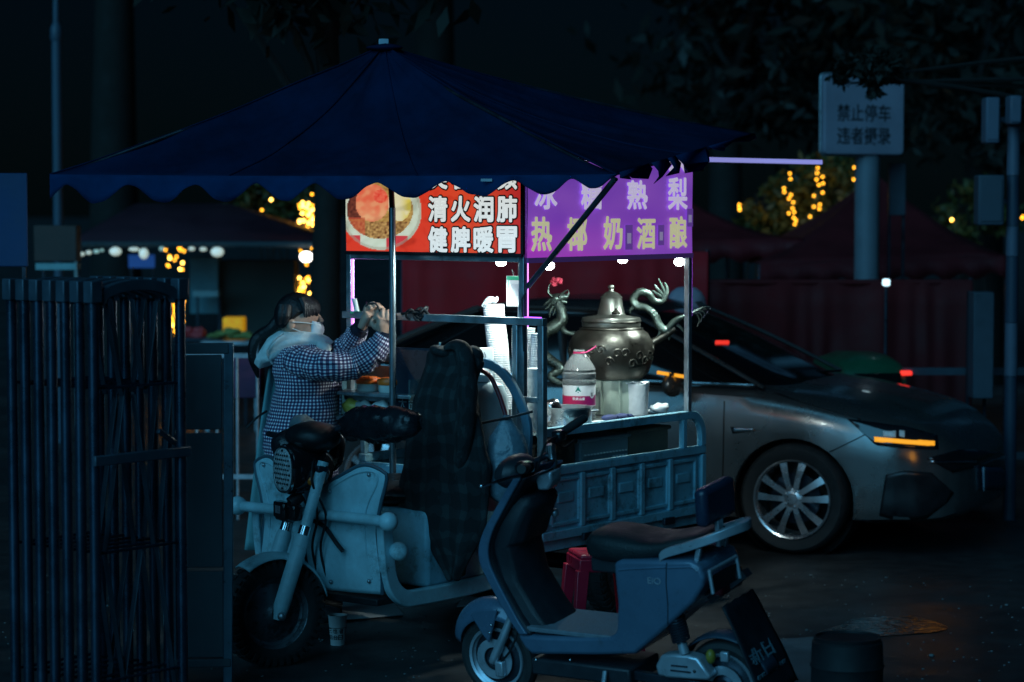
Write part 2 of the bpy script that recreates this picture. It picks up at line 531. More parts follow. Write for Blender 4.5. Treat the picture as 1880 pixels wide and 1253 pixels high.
strand('loop of amber bulbs around the white market lamp', [px(552, 453, 24.2), px(552, 461, 24.2), px(573, 456, 24.2), px(577, 465, 24.2), px(563, 486, 24.2)])
strand('cluster of amber fairy lights just above the vendor head', zig(549, 576, 508, 545, 26, 24, 5, 3), hi=.25)
strand('two amber bulbs at the far left end of the red roof valley', [px(1357, 376, YL), px(1357, 382, YL), px(1358, 386, YL)], glow=1.0)
strand('left string of amber bulbs hanging in front of the olive foliage', [px(1450, 319, YL), px(1451, 329, YL), px(1439, 346, YL), px(1440, 353, YL), px(1452, 358, YL), px(1448, 365, YL), px(1456, 372, YL), px(1455, 383, YL), px(1448, 392, YL), px(1458, 390, YL), px(1457, 400, YL), px(1461, 405, YL), px(1459, 412, YL)], hi=0, glow=2.2)
strand('right string of amber bulbs below the end of the light tube', [px(1501, 309, YL), px(1500, 318, YL), px(1499, 330, YL), px(1510, 325, YL), px(1511, 337, YL), px(1503, 340, YL), px(1510, 354, YL), px(1494, 360, YL), px(1505, 376, YL), px(1494, 380, YL), px(1504, 384, YL), px(1487, 398, YL)], hi=0, glow=2.2)
strand('two amber bulbs close to the no parking post', [px(1568, 308, YL), px(1567, 330, YL)])
strand('single amber bulb above the dark red roof on the right', [px(1747, 404, YL), px(1747, 405, YL)], glow=.5)
strand('amber bulbs at the right of the striped pole', [px(1876, 401, YL), px(1878, 398, YL)])
# olive bushes lit by the strings
m_leaf_y2 = m_leaf_y
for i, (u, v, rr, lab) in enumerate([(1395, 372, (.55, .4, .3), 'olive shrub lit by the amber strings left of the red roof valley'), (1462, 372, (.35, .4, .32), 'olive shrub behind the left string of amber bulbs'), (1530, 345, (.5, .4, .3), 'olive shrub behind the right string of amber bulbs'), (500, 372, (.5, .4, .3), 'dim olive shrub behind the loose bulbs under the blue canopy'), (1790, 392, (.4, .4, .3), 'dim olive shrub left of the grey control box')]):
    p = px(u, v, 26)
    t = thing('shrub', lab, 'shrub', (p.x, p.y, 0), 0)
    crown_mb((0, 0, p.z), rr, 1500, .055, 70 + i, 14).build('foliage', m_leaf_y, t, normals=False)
    mb = MB()
    for k in range(6):
        mb.tube(smooth_pts([(rnd.uniform(-.1, .1), 0, 0), (rnd.uniform(-.2, .2), 0, p.z * .5), (rnd.uniform(-.5, .5) * rr[0], 0, p.z + .1)], 4), .014, 5)
    mb.build('stem', m_bark, t)

# ---------------------------------------------------------------- far market on the left
m_tent_red = M('dark_red_cloth', (.13, .004, .008), .75, 0, .3, 2.0, .3, 14)
m_tent_plum = M('plum_cloth', (.035, .007, .016), .75, 0, .3, 2.0, .2, 14)
m_lamp = M('market_lamp_glass', (.9, 1, .95), .3, 0, 0, rvar=0, emit=.8, ecol=(.5, .62, .55))
m_lamp_dim = M('market_lamp_dim', (.6, .9, .85), .3, 0, 0, rvar=0, emit=.55, ecol=(.35, .62, .6))
m_lamp_hi = M('market_lamp_bright', (1, 1, 1), .3, 0, 0, rvar=0, emit=7, ecol=(1, .95, .88))
YM = 22.0
t = thing('market_tent', 'dark plum market tent with a row of white lamps under its eave', 'tent', at_ground(330, YM))
b0 = V(t.location)
pk = px(330, 368, YM + 1.2) - b0
e = [px(135, 446, YM) - b0, px(592, 444, YM) - b0, px(600, 428, YM + 2.4) - b0, px(150, 430, YM + 2.4) - b0]
ridge = [px(250, 376, YM + 1.2) - b0, px(420, 376, YM + 1.2) - b0]
MB().add([e[0], e[1], e[2], e[3], ridge[0], ridge[1]], [(0, 1, 5, 4), (1, 2, 5), (2, 3, 4, 5), (3, 0, 4)], None, False).build('roof_cloth', m_tent_plum, t, solid=.02, normals=False)
MB().sheet([[px(135 + 457 * i / 30, 444 + (0 if r_ == 0 else 11), YM - .01) - b0 for i in range(31)] for r_ in range(2)]).build('valance', M('valance_cloth', (.03, .05, .06), .8), t, solid=.008)
for u in (140, 588):
    q = px(u, 450, YM + .03) - b0
    MB().tube([(q.x, q.y, 0), (q.x, q.y, q.z)], .02, 8).build('pole', M('tent_pole', (.4, .5, .5), .4, .6), t)
for lab, (u, v, w, h, mat, sl) in [
    ('smallest dim lamp at the left end of the market row', (150, 467, 10, 7, m_lamp, 0)),
    ('second small dim lamp from the left in the market row', (163, 464, 10, 7, m_lamp, 0)),
    ('third small dim lamp from the left in the market row', (177, 462, 10, 7, m_lamp_dim, 0)),
    ('fourth tiny dim lamp from the left in the market row', (187, 460, 6, 5, m_lamp_dim, 0)),
    ('large round lamp left of the blue market panel', (212, 462, 22, 16, m_lamp, 0)),
    ('flat tube lamp above the blue market panel', (246, 458, 20, 7, m_lamp, 0)),
    ('square lamp hanging in front of the blue market panel', (264, 466, 17, 20, m_lamp, 0)),
    ('dim lamp just left of the amber lit trunk', (297, 457, 9, 8, m_lamp_dim, 0)),
    ('small lamp right of the amber lit trunk', (352, 457, 12, 7, m_lamp, 0)),
    ('flat lamp beside the big lamp at the tent right corner', (373, 458, 13, 7, m_lamp, 0)),
    ('big pear shaped lamp under the right part of the market eave', (399, 463, 24, 18, m_lamp, 0)),
    ('bright white lamp hanging beside the pale tent pole', (562, 472, 23, 19, m_lamp_hi, 0))]:
    p = px(u, v, YM - .1)
    t2 = thing('market_lamp', lab, 'lamp', p, 0, 'lamps under the far market eave')
    s = YM / FPX
    MB().ball((0, 0, 0), (w * s / 2, .05, h * s / 2), 12, 7).build('lamp_glass', mat, t2)
    MB().tube([(0, 0, h * s / 2 - .004), (0, 0, max(h * s / 2 + .01, px(u, 446, YM - .1).z - p.z))], .006, 6).build('cord', m_wire, t2)
p = px(1627, 519, 17.2)
t2 = thing('market_lamp', 'small square white lamp below the foot of the no parking post', 'lamp', p)
MB().box((0, 0, 0), (.05, .05, .05)).build('lamp_glass', M('pale_blue_lamp', (.7, .9, 1), .3, 0, 0, rvar=0, emit=2.2, ecol=(.55, .8, .9)), t2, .012)
MB().tube([(0, 0, -.02), (0, 0, -p.z)], .012, 8).build('pole', m_dark_steel, t2)
# pale pole of the tent beside the bright lamp
a, b_ = px(580, 452, 21.8), px(592, 560, 21.8)
MB_ = MB().tube([a, V((b_.x + .05, b_.y, 0))], .024, 8)
o = MB_.build('tent_pole', M('pale_green_pole', (.55, .7, .65), .4), None)
tag(o, 'pale leaning tent pole right of the bright white market lamp', 'pole')
# goods and panels under the tent
def panel(name, lab, cat, u0, v0, u1, v1, Y, mat, th=.03, group=None, floor=False):
    a, b2 = px(u0, v0, Y), px(u1, v1, Y)
    cx = (a.x + b2.x) / 2
    t = thing(name, lab, cat, (cx, Y, 0), 0, group)
    MB().box((0, 0, (a.z + b2.z) / 2), (abs(b2.x - a.x), th, abs(a.z - b2.z))).build('board', mat, t, .006)
    mb = MB()
    for s in (-1, 1): mb.beam((s * abs(b2.x - a.x) * .42, th * .7 + .01, 0), (s * abs(b2.x - a.x) * .42, th * .7 + .01, a.z), .025, .02)
    mb.build('stand', m_dark_steel, t)
    return t
panel('light_screen', 'glowing blue panel at the back of the far market', 'screen', 236, 468, 284, 492, 23.2, M('blue_light_panel', (.02, .08, .3), .5, emit=.16, ecol=(.05, .25, 1)))
panel('market_cabinet', 'tall teal cabinet right of the amber lit trunk', 'cabinet', 352, 472, 404, 575, 23.4, M('teal_panel', (.12, .3, .35), .5, 0, .3, 2), .3)
panel('market_cabinet', 'wide dark cabinet between the teal cabinet and the bright lamp', 'cabinet', 408, 478, 545, 620, 23.6, M('dark_teal_panel', (.03, .055, .05), .6, 0, .3, 2), .4)
t = panel('market_counter', 'pale metal shelf at the back of the market left', 'shelf', 355, 533, 403, 545, 22.9, M('pale_teal_metal', (.25, .5, .55), .4), .2)
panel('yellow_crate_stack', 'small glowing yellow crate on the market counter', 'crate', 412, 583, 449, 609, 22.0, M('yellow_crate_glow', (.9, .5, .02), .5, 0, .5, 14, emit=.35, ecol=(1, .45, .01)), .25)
p = px(370, 618, 21.8)
t = thing('fruit_tray', 'tray of red goods on the far market table', 'tray', (p.x, p.y, 0))
mb = MB()
for i in range(26):
    q = px(rnd.uniform(335, 372), rnd.uniform(606, 618), 21.8)
    mb.ball((q.x - p.x, rnd.uniform(-.08, .08), q.z), .035, 8, 5)
o = mb.build('fruit', M('red_goods', (.35, .05, .06), .5, emit=.03), t); o['kind'] = 'stuff'
MB().box((0, 0, px(370, 622, 21.8).z), (.5, .3, .03)).build('tray_base', m_dark_steel, t)
mb = MB()
for s in (-1, 1): mb.beam((s * .2, 0, 0), (s * .2, 0, px(370, 625, 21.8).z), .03, .03)
mb.build('leg', m_dark_steel, t)
p = px(425, 616, 21.5)
t = thing('vegetable_heap', 'heap of yellow green produce on the far market table', 'produce', (p.x, p.y, 0))
mb = MB()
for i in range(40):
    f = rnd.uniform(-1, 1)
    q = px(425 + f * 38, 619 - (1 - f * f) * rnd.uniform(0, 14), 21.5)
    mb.ball((q.x - p.x, rnd.uniform(-.08, .08), q.z), (.05, .04, .02), 8, 5)
o = mb.build('leaf_heap', M('yellow_green_goods', (.25, .28, .08), .6, 0, .4), t); o['kind'] = 'stuff'
z0 = px(425, 624, 21.5).z
MB().box((0, 0, z0 - .02), (.5, .35, .03)).build('table_top', m_galv, t)
mb = MB()
for s in (-1, 1): mb.beam((s * .22, 0, 0), (s * .22, 0, z0 - .03), .03, .03)
mb.build('leg', m_galv, t)
# thin far railing behind the vendor
t = thing('railing', 'thin grey railing behind the vendor back', 'railing', at_ground(440, 15.5))
z0 = px(440, 653, 15.5).z
for i in range(5):
    x = -.28 + i * .13
    MB().tube([(x, 0, 0), (x, 0, z0)], .011, 8).build('post', m_galv, t)
MB().beam((-.36, 0, z0), (.36, 0, z0), .03, .03).build('rail', m_galv, t)
MB().beam((-.36, 0, .28), (.36, 0, .28), .03, .03).build('rail', m_galv, t)
panel('market_crate', 'dark magenta crate behind the railing at the vendor back', 'crate', 424, 655, 482, 728, 16.4, M('magenta_crate', (.09, .025, .07), .6, 0, .3, 4), .3)
panel('cloth_banner', 'plain blue cloth banner at the upper left edge', 'banner', -60, 318, 52, 490, 12.6, M('blue_cloth_banner', (.006, .045, .13), .7, 0, .2, 3, .2, 20), .012)
panel('notice_case', 'dark brown framed case with pale foot beyond the black gate', 'case', 66, 414, 145, 480, 19, M('dark_brown_case', (.05, .03, .025), .5, 0, .3), .2)
p = px(108, 480, 19)
o = MB().box((p.x, p.y - .02, px(100, 489, 19).z), (.32, .2, .05)).build('case_foot', M('pale_teal_foot', (.2, .4, .42), .4))
tag(o, 'pale teal shelf below the dark brown framed case', 'shelf')
# left lamp post
t = thing('lamp_post', 'tall dim blue lamp post at the upper left', 'lamp post', at_ground(108, 20.5))
s = 20.5 / FPX
z1 = px(108, 50, 20.5).z
m_post = M('painted_post', (.05, .09, .13), .5, 0, .15, 3)
MB().tube([(0, 0, 0), (0, 0, z1)], 9 * s, 14).build('pole', m_post, t)
MB().lathe([(9 * s, z1 - .12), (11 * s, z1 - .1), (11 * s, z1 - .01), (8 * s, z1 + .02), (6.5 * s, z1 + .03)], 14).build('collar', m_post, t)
MB().tube([(0, 0, z1), (.02, 0, z1 + 1.6), (.3, 0, z1 + 2.3)], [6 * s, 5 * s, 4 * s], 12).build('mast', m_post, t)
MB().box((.5, 0, z1 + 2.3), (.5, .2, .1)).build('lamp_head', m_post, t, .03)

# ---------------------------------------------------------------- red tents behind
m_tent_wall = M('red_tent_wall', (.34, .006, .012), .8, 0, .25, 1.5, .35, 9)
def cloth_wall(name, lab, u0, u1, v0, Y, mat, fold=.012, group=None):
    a, b2 = px(u0, v0, Y), px(u1, v0, Y)
    t = thing(name, lab, 'tent wall', ((a.x + b2.x) / 2, Y, 0), 0, group)
    W = (b2.x - a.x)
    gr = []
    for i in range(9):
        z = .05 + (a.z - .05) * i / 8
        gr.append([V((-W / 2 + W * j / 120, fold * math.sin(j * .55 + math.sin(j * .13) * 2) * (1.2 - i / 10) + .05 * noise.noise(V((j * .07, i * .3, 0))), z)) for j in range(121)])
    MB().sheet(gr).build('cloth', mat, t, solid=.006)
    mb = MB()
    for q in (-W / 2, W / 2): mb.tube([(q, .06, 0), (q, .06, a.z + .03)], .018, 8)
    mb.build('pole', m_dark_steel, t)
    MB().tube([(-W / 2, .02, a.z + .0), (W / 2, .02, a.z + .0)], .022, 8).build('rail', mat, t)
    return t
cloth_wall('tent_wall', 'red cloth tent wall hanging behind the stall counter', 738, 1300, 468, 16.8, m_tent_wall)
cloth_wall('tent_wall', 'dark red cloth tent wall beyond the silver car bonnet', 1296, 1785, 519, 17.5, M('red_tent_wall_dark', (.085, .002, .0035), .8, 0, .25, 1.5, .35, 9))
def tent_roof(lab, pts, Y, deep, mat):
    """pts: outline of the front eave and peak in the photo: left eave, peak, right eave"""
    (lu, lv), (pu, pv), (ru, rv) = pts
    c = px(pu, pv, Y)
    t = thing('market_tent', lab, 'tent', (c.x, Y, 0))
    b0 = V((c.x, Y, 0))
    L, Rr = px(lu, lv, Y) - b0, px(ru, rv, Y) - b0
    P = px(pu, pv, Y + deep / 2) - b0
    L2, R2 = L + V((0, deep, 0)), Rr + V((0, deep, 0))
    mb = MB()
    for A, B in ((L, Rr), (Rr, R2), (R2, L2), (L2, L)):
        gr = []
        for i in range(9):
            f = i / 8
            row = []
            for j in range(13):
                g_ = j / 12
                q = A.lerp(B, g_).lerp(P, f)
                q.z -= .10 * math.sin(math.pi * f) * (1 - .4 * abs(g_ - .5)) + .015 * noise.noise(q * 3)
                row.append(q)
            gr.append(row)
        mb.sheet(gr)
    mb.build('roof_cloth', mat, t, solid=.006)
    gr = [[L.lerp(Rr, j / 40) - V((0, .01, .0 if i == 0 else .16 + .03 * math.sin(j * 1.3))) for j in range(41)] for i in range(2)]
    MB().sheet(gr).build('valance', mat, t, solid=.006)
    for q in (L, Rr, L2, R2):
        MB().tube([(q.x, q.y + .02, 0), (q.x, q.y + .02, q.z)], .02, 8).build('pole', m_dark_steel, t)
    return t
tent_roof('dark red market tent roof sloping down behind the purple banner', ((1010, 452), (1235, 352), (1475, 440)), 20.5, 3, m_tent_red)
tent_roof('dark red market tent roof rising behind the no parking post', ((1395, 486), (1610, 322), (1850, 470)), 20.0, 3, M('dark_red_cloth_two', (.10, .003, .006), .8, 0, .3, 2.0, .3, 14))

# ---------------------------------------------------------------- no-parking board and post
YS = 18.6
p = px(1595, 522, YS)
t = thing('no_parking_sign', 'white board reading no parking in Chinese on a thick grey post', 'sign', (p.x, YS, 0))
b0 = V((p.x, YS, 0))
m_sign = M('dimmed_white_sign', (.27, .25, .31), .5, 0, .15, 3)  # white board greyed down to stand for the weak light on it
m_sign_post = M('pale_grey_post', (.16, .18, .21), .5, 0, .15, 3)
c0, c1 = px(1508, 138, YS) - b0, px(1661, 284, YS) - b0
yawS = R(22)
QS = Matrix.Rotation(yawS, 3, 'Z')
cx, cz = (c0.x + c1.x) / 2, (c0.z + c1.z) / 2
wS, hS = c1.x - c0.x, c0.z - c1.z
def rr(w, h, r, n=5):
    out = []
    for (sx, sy, a) in ((1, 1, 0), (-1, 1, 90), (-1, -1, 180), (1, -1, 270)):
        for k in range(n + 1):
            th = R(a + 90 * k / n)
            out.append((sx * (w / 2 - r) + r * math.cos(th), sy * (h / 2 - r) + r * math.sin(th)))
    return out
MB().prism(rr(wS / math.cos(yawS), hS, .035), lambda a, b2, d: V((cx, 0, cz)) + QS @ V((a, d, b2)), -.025, .025).build('board', m_sign, t, .006)
MB().prism(rr(wS / math.cos(yawS) + .03, hS + .03, .045), lambda a, b2, d: V((cx, 0, cz)) + QS @ V((a, d, b2)), .0255, .045).build('frame', m_galv, t, .004)
zb = cz - hS / 2
MB().tube([(0, .12, 0), (0, .12, zb + .3)], 23 * YS / FPX, 20).build('post', m_sign_post, t)
m_ink = M('sign_ink', (.012, .012, .016), .6, 0, 0)
Xs, Ys = QS @ V((1, 0, 0)), V((0, 0, 1))
for s_, vv in (('禁止停车', 208), ('违者摄录', 250)):
    q = px(1583, vv, YS) - b0
    text('lettering', s_, .1, m_ink, t, V((q.x, 0, q.z)) + QS @ V((0, -.0275, 0)), Xs, Ys, .014, w=112 * YS / FPX, h=32 * YS / FPX)
for nm, u0, v0, u1, v1, Y, lab in [('notice_plate', 1632, 300, 1662, 396, 19.0, 'narrow grey plate half hidden behind the no parking post')]:
    panel(nm, lab, 'plate', u0, v0, u1, v1, Y, M('grey_plate', (.05, .06, .08), .6))
# ---------------------------------------------------------------- striped pole with boxes on the right
YP = 15.5
p = px(1857, 600, YP)
b0 = V((p.x, YP, 0)); s = YP / FPX
t = thing('striped_pole', 'grey and dark banded pole carrying control boxes at the right edge', 'pole', b0)
m_pale = M('pale_band', (.09, .11, .15), .55, 0, .15, 3); m_dk = M('dark_band', (.03, .045, .07), .55, 0, .2, 3)
zz = [0] + [(px(1857, v, YP) - b0).z for v in (690, 592, 470, 415, 322, 232, 180)]
for i in range(len(zz) - 1):
    MB().tube([(0, 0, zz[i]), (0, 0, zz[i + 1] - .004)], [12 * s, 11.5 * s], 14).build('band', (m_dk, m_pale)[i % 2 == 1] if i else m_dk, t)
def pbox(u0, v0, u1, v1, nm, mat, dy=-.02, d=.16):
    a, b2 = px(u0, v0, YP) - b0, px(u1, v1, YP) - b0
    o = MB().box(((a.x + b2.x) / 2, dy, (a.z + b2.z) / 2), (b2.x - a.x, d, a.z - b2.z)).build(nm, mat, t, .012)
    MB().box(((a.x + b2.x) / 2, dy - d / 2 - .004, (a.z + b2.z) / 2), ((b2.x - a.x) * .8, .008, (a.z - b2.z) * .85)).build('lid', mat, o, .004)
pbox(1805, 180, 1830, 264, 'control_box', m_pale)
pbox(1843, 178, 1864, 230, 'control_box', m_pale, -.12)
pbox(1791, 322, 1838, 414, 'control_box', M('grey_box', (.05, .065, .085), .6, 0, .15, 3))
for v in (220, 370):
    q = px(1818, v, YP) - b0; MB().beam((q.x, .02, q.z), (0, .02, q.z), .03, .03).build('bracket', m_dk, t)
panel('grey_pillar', 'pale grey pillar standing left of the banded pole', 'pillar', 1783, 536, 1818, 730, 16.2, M('grey_pillar_paint', (.05, .065, .085), .6), .2)
# road barrier on the right
t = thing('road_barrier', 'dark metal road barrier with bars behind the car bonnet', 'barrier', at_ground(1760, 16.6))
b0 = V(t.location)
zt = (px(1760, 682, 16.6)).z
m_bar = M('barrier_paint', (.05, .07, .09), .5, .3)
MB().beam((-.55, 0, zt), (.7, 0, zt), .04, .05).build('rail', m_bar, t)
MB().beam((-.55, 0, .3), (.7, 0, .3), .04, .05).build('rail', m_bar, t)
MB().tube([(-.5, 0, .3), (-.5, 0, zt)], .012, 6).build('bar', m_bar, t)
for k in range(1, 9):
    share(t.children[2], t, (k * .14, 0, 0))
for s_ in (-1, 1): MB().beam((.62 * s_ + .05, 0, 0), (.62 * s_ + .05, 0, zt), .045, .045).build('post', m_bar, t)
# white domed cover beyond the car roof
p = px(1260, 556, 15.9)
t = thing('steamer_cover', 'pale rounded cover showing above the silver car roof', 'cover', (p.x, p.y, 0))
MB().lathe([(.135, p.z - .14), (.135, p.z - .02), (.125, p.z + .03), (.10, p.z + .07), (.06, p.z + .1), (.001, p.z + .105)], 24).build('dome', M('pale_cover', (.34, .32, .38), .6), t)
MB().lathe([(.16, 0), (.16, p.z - .16), (.145, p.z - .141)], 20).build('stand', m_dark_steel, t)
# ================================================================ CARGO TRICYCLE
FT = Frame((-1.06, 10.6, 0), math.atan2(-.788, -.616))
trike = thing('cargo_tricycle', 'pale blue electric cargo tricycle with black handlebar muffs and metal cargo bed', 'tricycle', FT.loc, FT.yaw)
STEER = R(-19)
RS = Matrix.Rotation(STEER, 4, 'Z')
def S(x, y, z): return RS @ V((x, y, z))
def tyre_mb(r, w, rim_r, blocks=0):
    mb = MB()
    prof = [(rim_r, -w * .36), (rim_r + .02, -w * .46), (r - .03, -w * .5), (r - .012, -w * .42), (r - .004, -w * .22), (r, 0), (r - .004, w * .22), (r - .012, w * .42), (r - .03, w * .5), (rim_r + .02, w * .46), (rim_r, w * .36)]
    mb.lathe(prof, 48, AX_Y, cap=False)
    for k in range(blocks):
        for sgn in (-1, 1):
            a = 2 * math.pi * (k + (.5 if sgn > 0 else 0)) / blocks
            Q = Matrix.Rotation(-a, 3, 'Y')
            mb.box(Q @ V((r - .006, sgn * w * .30, 0)), (.016, w * .34, 2 * math.pi * r / blocks * .55), Q)
            mb.box(Q @ V((r - .024, sgn * w * .49, 0)), (.03, .008, 2 * math.pi * r / blocks * .5), Q)
    return mb
def rim_mb(r, w, spokes=0):
    mb = MB()
    mb.lathe([(r, -w * .4), (r + .006, -w * .42), (r + .006, -w * .36), (r - .02, -w * .25), (r - .03, 0), (r - .02, w * .25), (r + .006, w * .36), (r + .006, w * .42), (r, w * .4), (r - .012, w * .22), (r - .04, w * .1), (r - .04, -w * .1), (r - .012, -w * .22)], 36, AX_Y, cap=False)
    return mb
m_rim_dark = dirt(M('dark_rim', (.14, .16, .18), .38, .6, .2), (.03, .03, .03), 20, .5, .6, .7)
def trike_wheel(loc, rot):
    w = bpy.data.objects.new('wheel', rim_mb(.165, .10).mesh('wheel', m_rim_dark))
    C.objects.link(w); w.parent = trike; w.location = loc; w.rotation_euler = (0, 0, rot)
    tyre_mb(.236, .115, .158, 40).build('tyre', m_rubber, w)
    h = MB().lathe([(.001, -.05), (.03, -.055), (.05, -.035), (.09, -.03), (.13, -.012), (.16, -.012), (.16, .012), (.13, .012), (.09, .03), (.05, .035), (.03, .055), (.001, .05)], 28, AX_Y)
    h.build('hub', m_rim_dark, w)
    return w
wf = trike_wheel((0, 0, .236), STEER)
for sgn in (-1, 1):
    w = wf.copy(); C.objects.link(w); w.parent = trike
    w.location = (-2.02, sgn * .44, .236); w.rotation_euler = (0, 0, 0)
    for ch in wf.children:
        c = ch.copy(); C.objects.link(c); c.parent = w
for sgn in (-1, 1):
    y = sgn * .085
    a, b_ = V((.012, y, .236)), V((-.125, y, .62))
    top = V((-.215, y, .90))
    mb = MB()
    mb.tube([S(*a) + V((0, 0, -.02)), S(*a.lerp(b_, .1)), S(*a.lerp(b_, .85)), S(*a.lerp(b_, .9))], [.024, .036, .036, .03], 14)
    mb.tube([S(*a.lerp(b_, .95)), S(*b_), S(*top)], .025, 14)
    leg = mb.build('fork_leg', m_blue_paint, trike)
    MB().tube([S(*a.lerp(b_, .88)), S(*a.lerp(b_, 1.0))], .0275, 14).build('chrome_sleeve', m_chrome, leg)
    MB().ball(S(*a) + S(0, sgn * .03, 0), .02, 10, 6).build('axle_nut', m_galv, leg)
# front mudguard
gr = []
for i in range(19):
    a = R(166 - i * 112 / 18)
    row = []
    for j in range(7):
        yy = (j - 3) / 3 * .068
        rr_ = .268 - .022 * (abs(j - 3) / 3) ** 2
        row.append(S(-rr_ * math.cos(math.pi - a), yy, .236 + rr_ * math.sin(a)))
    gr.append(row)
MB().sheet(gr).build('front_mudguard', m_blue_paint, trike, solid=.006)
# headlight
hc = FT.hit(522, 862, y=-.005)
Hx = (RS.to_3x3() @ V((1, 0, 0))); Hy = RS.to_3x3() @ V((0, 1, 0))
def hp(f, a, z): return hc + Hx * f + Hy * a + V((0, 0, z))
def hring(f, w, h, n=26, dz=0):
    return [hp(f, w * math.copysign(abs(math.cos(t)) ** .8, math.cos(t)), dz + h * math.copysign(abs(math.sin(t)) ** .8, math.sin(t))) for t in [2 * math.pi * k / n for k in range(n)]]
hd = MB().loft([hring(-.22, .05, .06), hring(-.17, .085, .10), hring(-.08, .10, .115), hring(-.012, .100, .112), hring(.0, .092, .104)]).build('headlight', m_gloss_black, trike)
m_lens = M('headlight_lens', (.75, .82, .86), .25, .3, .2, 60, .8, 130)
MB().loft([hring(-.02, .084, .095), hring(.004, .084, .095), hring(.012, .06, .07)]).build('lens', m_lens, hd)
MB().loft([hring(-.01, .094, .106), hring(.008, .094, .106), hring(.01, .086, .097), hring(-.008, .085, .096)], cap=False).build('chrome_rim', m_chrome, hd)
mb = MB()
for i in range(9):
    for j in range(9):
        a, z = (i - 4) * .019 + (.009 if j % 2 else 0), (j - 4) * .021
        if (a / .08) ** 2 + (z / .09) ** 2 < .9: mb.ball(hp(.011, a, z), .006, 6, 4)
o = mb.build('lens_dimples', M('lens_dimple', (.02, .03, .035), .2), hd); o['kind'] = 'stuff'
# dark binnacle and visor above the headlamp
def blob(name, c, r, mat, parent, nz=.012, fr=14, M3=None, n=24, m=14):
    mb = MB().ball(c, r, n, m, M3)
    c = V(c)
    mb.v = [tuple(V(p) + (V(p) - c).normalized() * nz * noise.noise(V(p) * fr)) for p in mb.v]
    return mb.build(name, mat, parent)
blob('binnacle', hp(-.13, .03, .14), (.12, .13, .07), m_black, trike, .01, M3=RS.to_3x3())
m_muff = M('muff_vinyl', (.012, .014, .018), .28, 0, .3, 9, .5, 30)
# handlebar with the two padded muffs
bar = MB().tube(smooth_pts([(-.36, -.36, .98), (-.28, -.2, .98), (-.22, 0, .95), (-.25, .2, 1.05), (-.3, .5, 1.08)], 6), .014, 10).build('handlebar', m_dark_steel, trike)
def muff(a, b_, r, seed):
    a, b_ = V(a), V(b_)
    d = (b_ - a).normalized(); u = d.cross(V((0, 0, 1))).normalized(); w = u.cross(d)
    rings = []
    N = 30
    prof = [(0, .3), (.03, .62), (.1, .86), (.25, .97), (.5, 1.03), (.7, 1.0), (.85, .86), (.95, .66), (1, .35)]
    for i in range(N + 1):
        f = i / N
        for k in range(len(prof) - 1):
            if prof[k][0] <= f <= prof[k + 1][0]:
                q = (f - prof[k][0]) / (prof[k + 1][0] - prof[k][0]); rad = r * (prof[k][1] + (prof[k + 1][1] - prof[k][1]) * q)
        ring = []
        for k in range(28):
            t = 2 * math.pi * k / 28
            p = a.lerp(b_, f) + (u * math.cos(t) * 1.05 + w * math.sin(t)) * rad
            nn = noise.noise(V((f * 5 + seed, math.cos(t) * 1.6, math.sin(t) * 1.6))) * .016
            nn += abs(noise.noise(V((f * 22 + seed, math.cos(t) * 2.2, math.sin(t) * 2.2)))) * .014
            ring.append(p + (u * math.cos(t) + w * math.sin(t)) * (nn - .008))
        rings.append(ring)
    return MB().loft(rings).build('handlebar_muff', m_muff, trike, angle=70)
muff((-.3, .155, 1.055), (-.3, .60, 1.085), .083, 2)
q = FT.hit(550, 820, y=-.12)
mb = MB().ball(q, (.13, .115, .085), 30, 18, RS.to_3x3())
mb.v = [tuple(V(p) + (V(p) - q).normalized() * (.018 * noise.noise(V(p) * 9) + .012 * abs(noise.noise(V((p[0] * 26, p[1] * 26, p[2] * 9)))))) for p in mb.v]
mb.build('handlebar_muff', m_muff, trike, angle=80)
q0, q1 = FT.hit(601, 829, y=.1), FT.hit(632, 786, y=.16)
mir = MB().tube([q0, q1], .008, 10).build('mirror_stem', m_chrome, trike)
blob('grip_bag', FT.hit(552, 776, y=-.3), (.07, .05, .035), M('grey_rag', (.10, .14, .16), .7, 0, .3, 10, .4, 20), trike, .02, 20)
blob('cable_bundle', FT.hit(612, 826, y=.0), (.05, .06, .10), m_muff, trike, .02, 16)
# indicators, light bar
q = FT.hit(583, 882, y=.115)
ind = MB().ball(q + V((.012, 0, 0)), (.045, .032, .03), 16, 9, RS.to_3x3()).build('indicator', M('amber_lens', (.55, .14, .02), .2, 0, .1, coat=.4), trike)
MB().ball(q + V((-.02, .005, .03)), (.04, .035, .04), 14, 8).build('indicator_housing', m_gloss_black, ind)
MB().ball(hp(-.12, -.12, -.02), (.04, .03, .028), 14, 8).build('indicator', M('amber_lens_dark', (.3, .08, .02), .2), trike)
q = FT.hit(528, 938, y=0.0)
lb = MB()
lb.box(q, (.05, .20, .075), RS.to_3x3()); lb.box(q + Hx * .03 + V((0, 0, .0)), (.03, .09, .085), RS.to_3x3())
lb = lb.build('horn_bar', m_gloss_black, trike, .012)
MB().box(q + Hx * .047 + Hy * -.005 + V((0, 0, .008)), (.004, .045, .034), RS.to_3x3()).build('reflector', M('dull_reflector', (.25, .22, .24), .3, .3), lb, .003)
MB().tube([hp(-.08, 0, -.12), q + V((-.02, 0, .03))], .03, 10).build('headlight_bracket', m_black, trike)
MB().tube([S(-.21, 0, .88), S(-.25, 0, 1.0)], .03, 12).build('steering_stem', m_dark_steel, trike)
MB().beam(S(-.2, -.11, .87), S(-.2, .11, .87), .05, .03).build('fork_yoke', m_dark_steel, trike, .006)
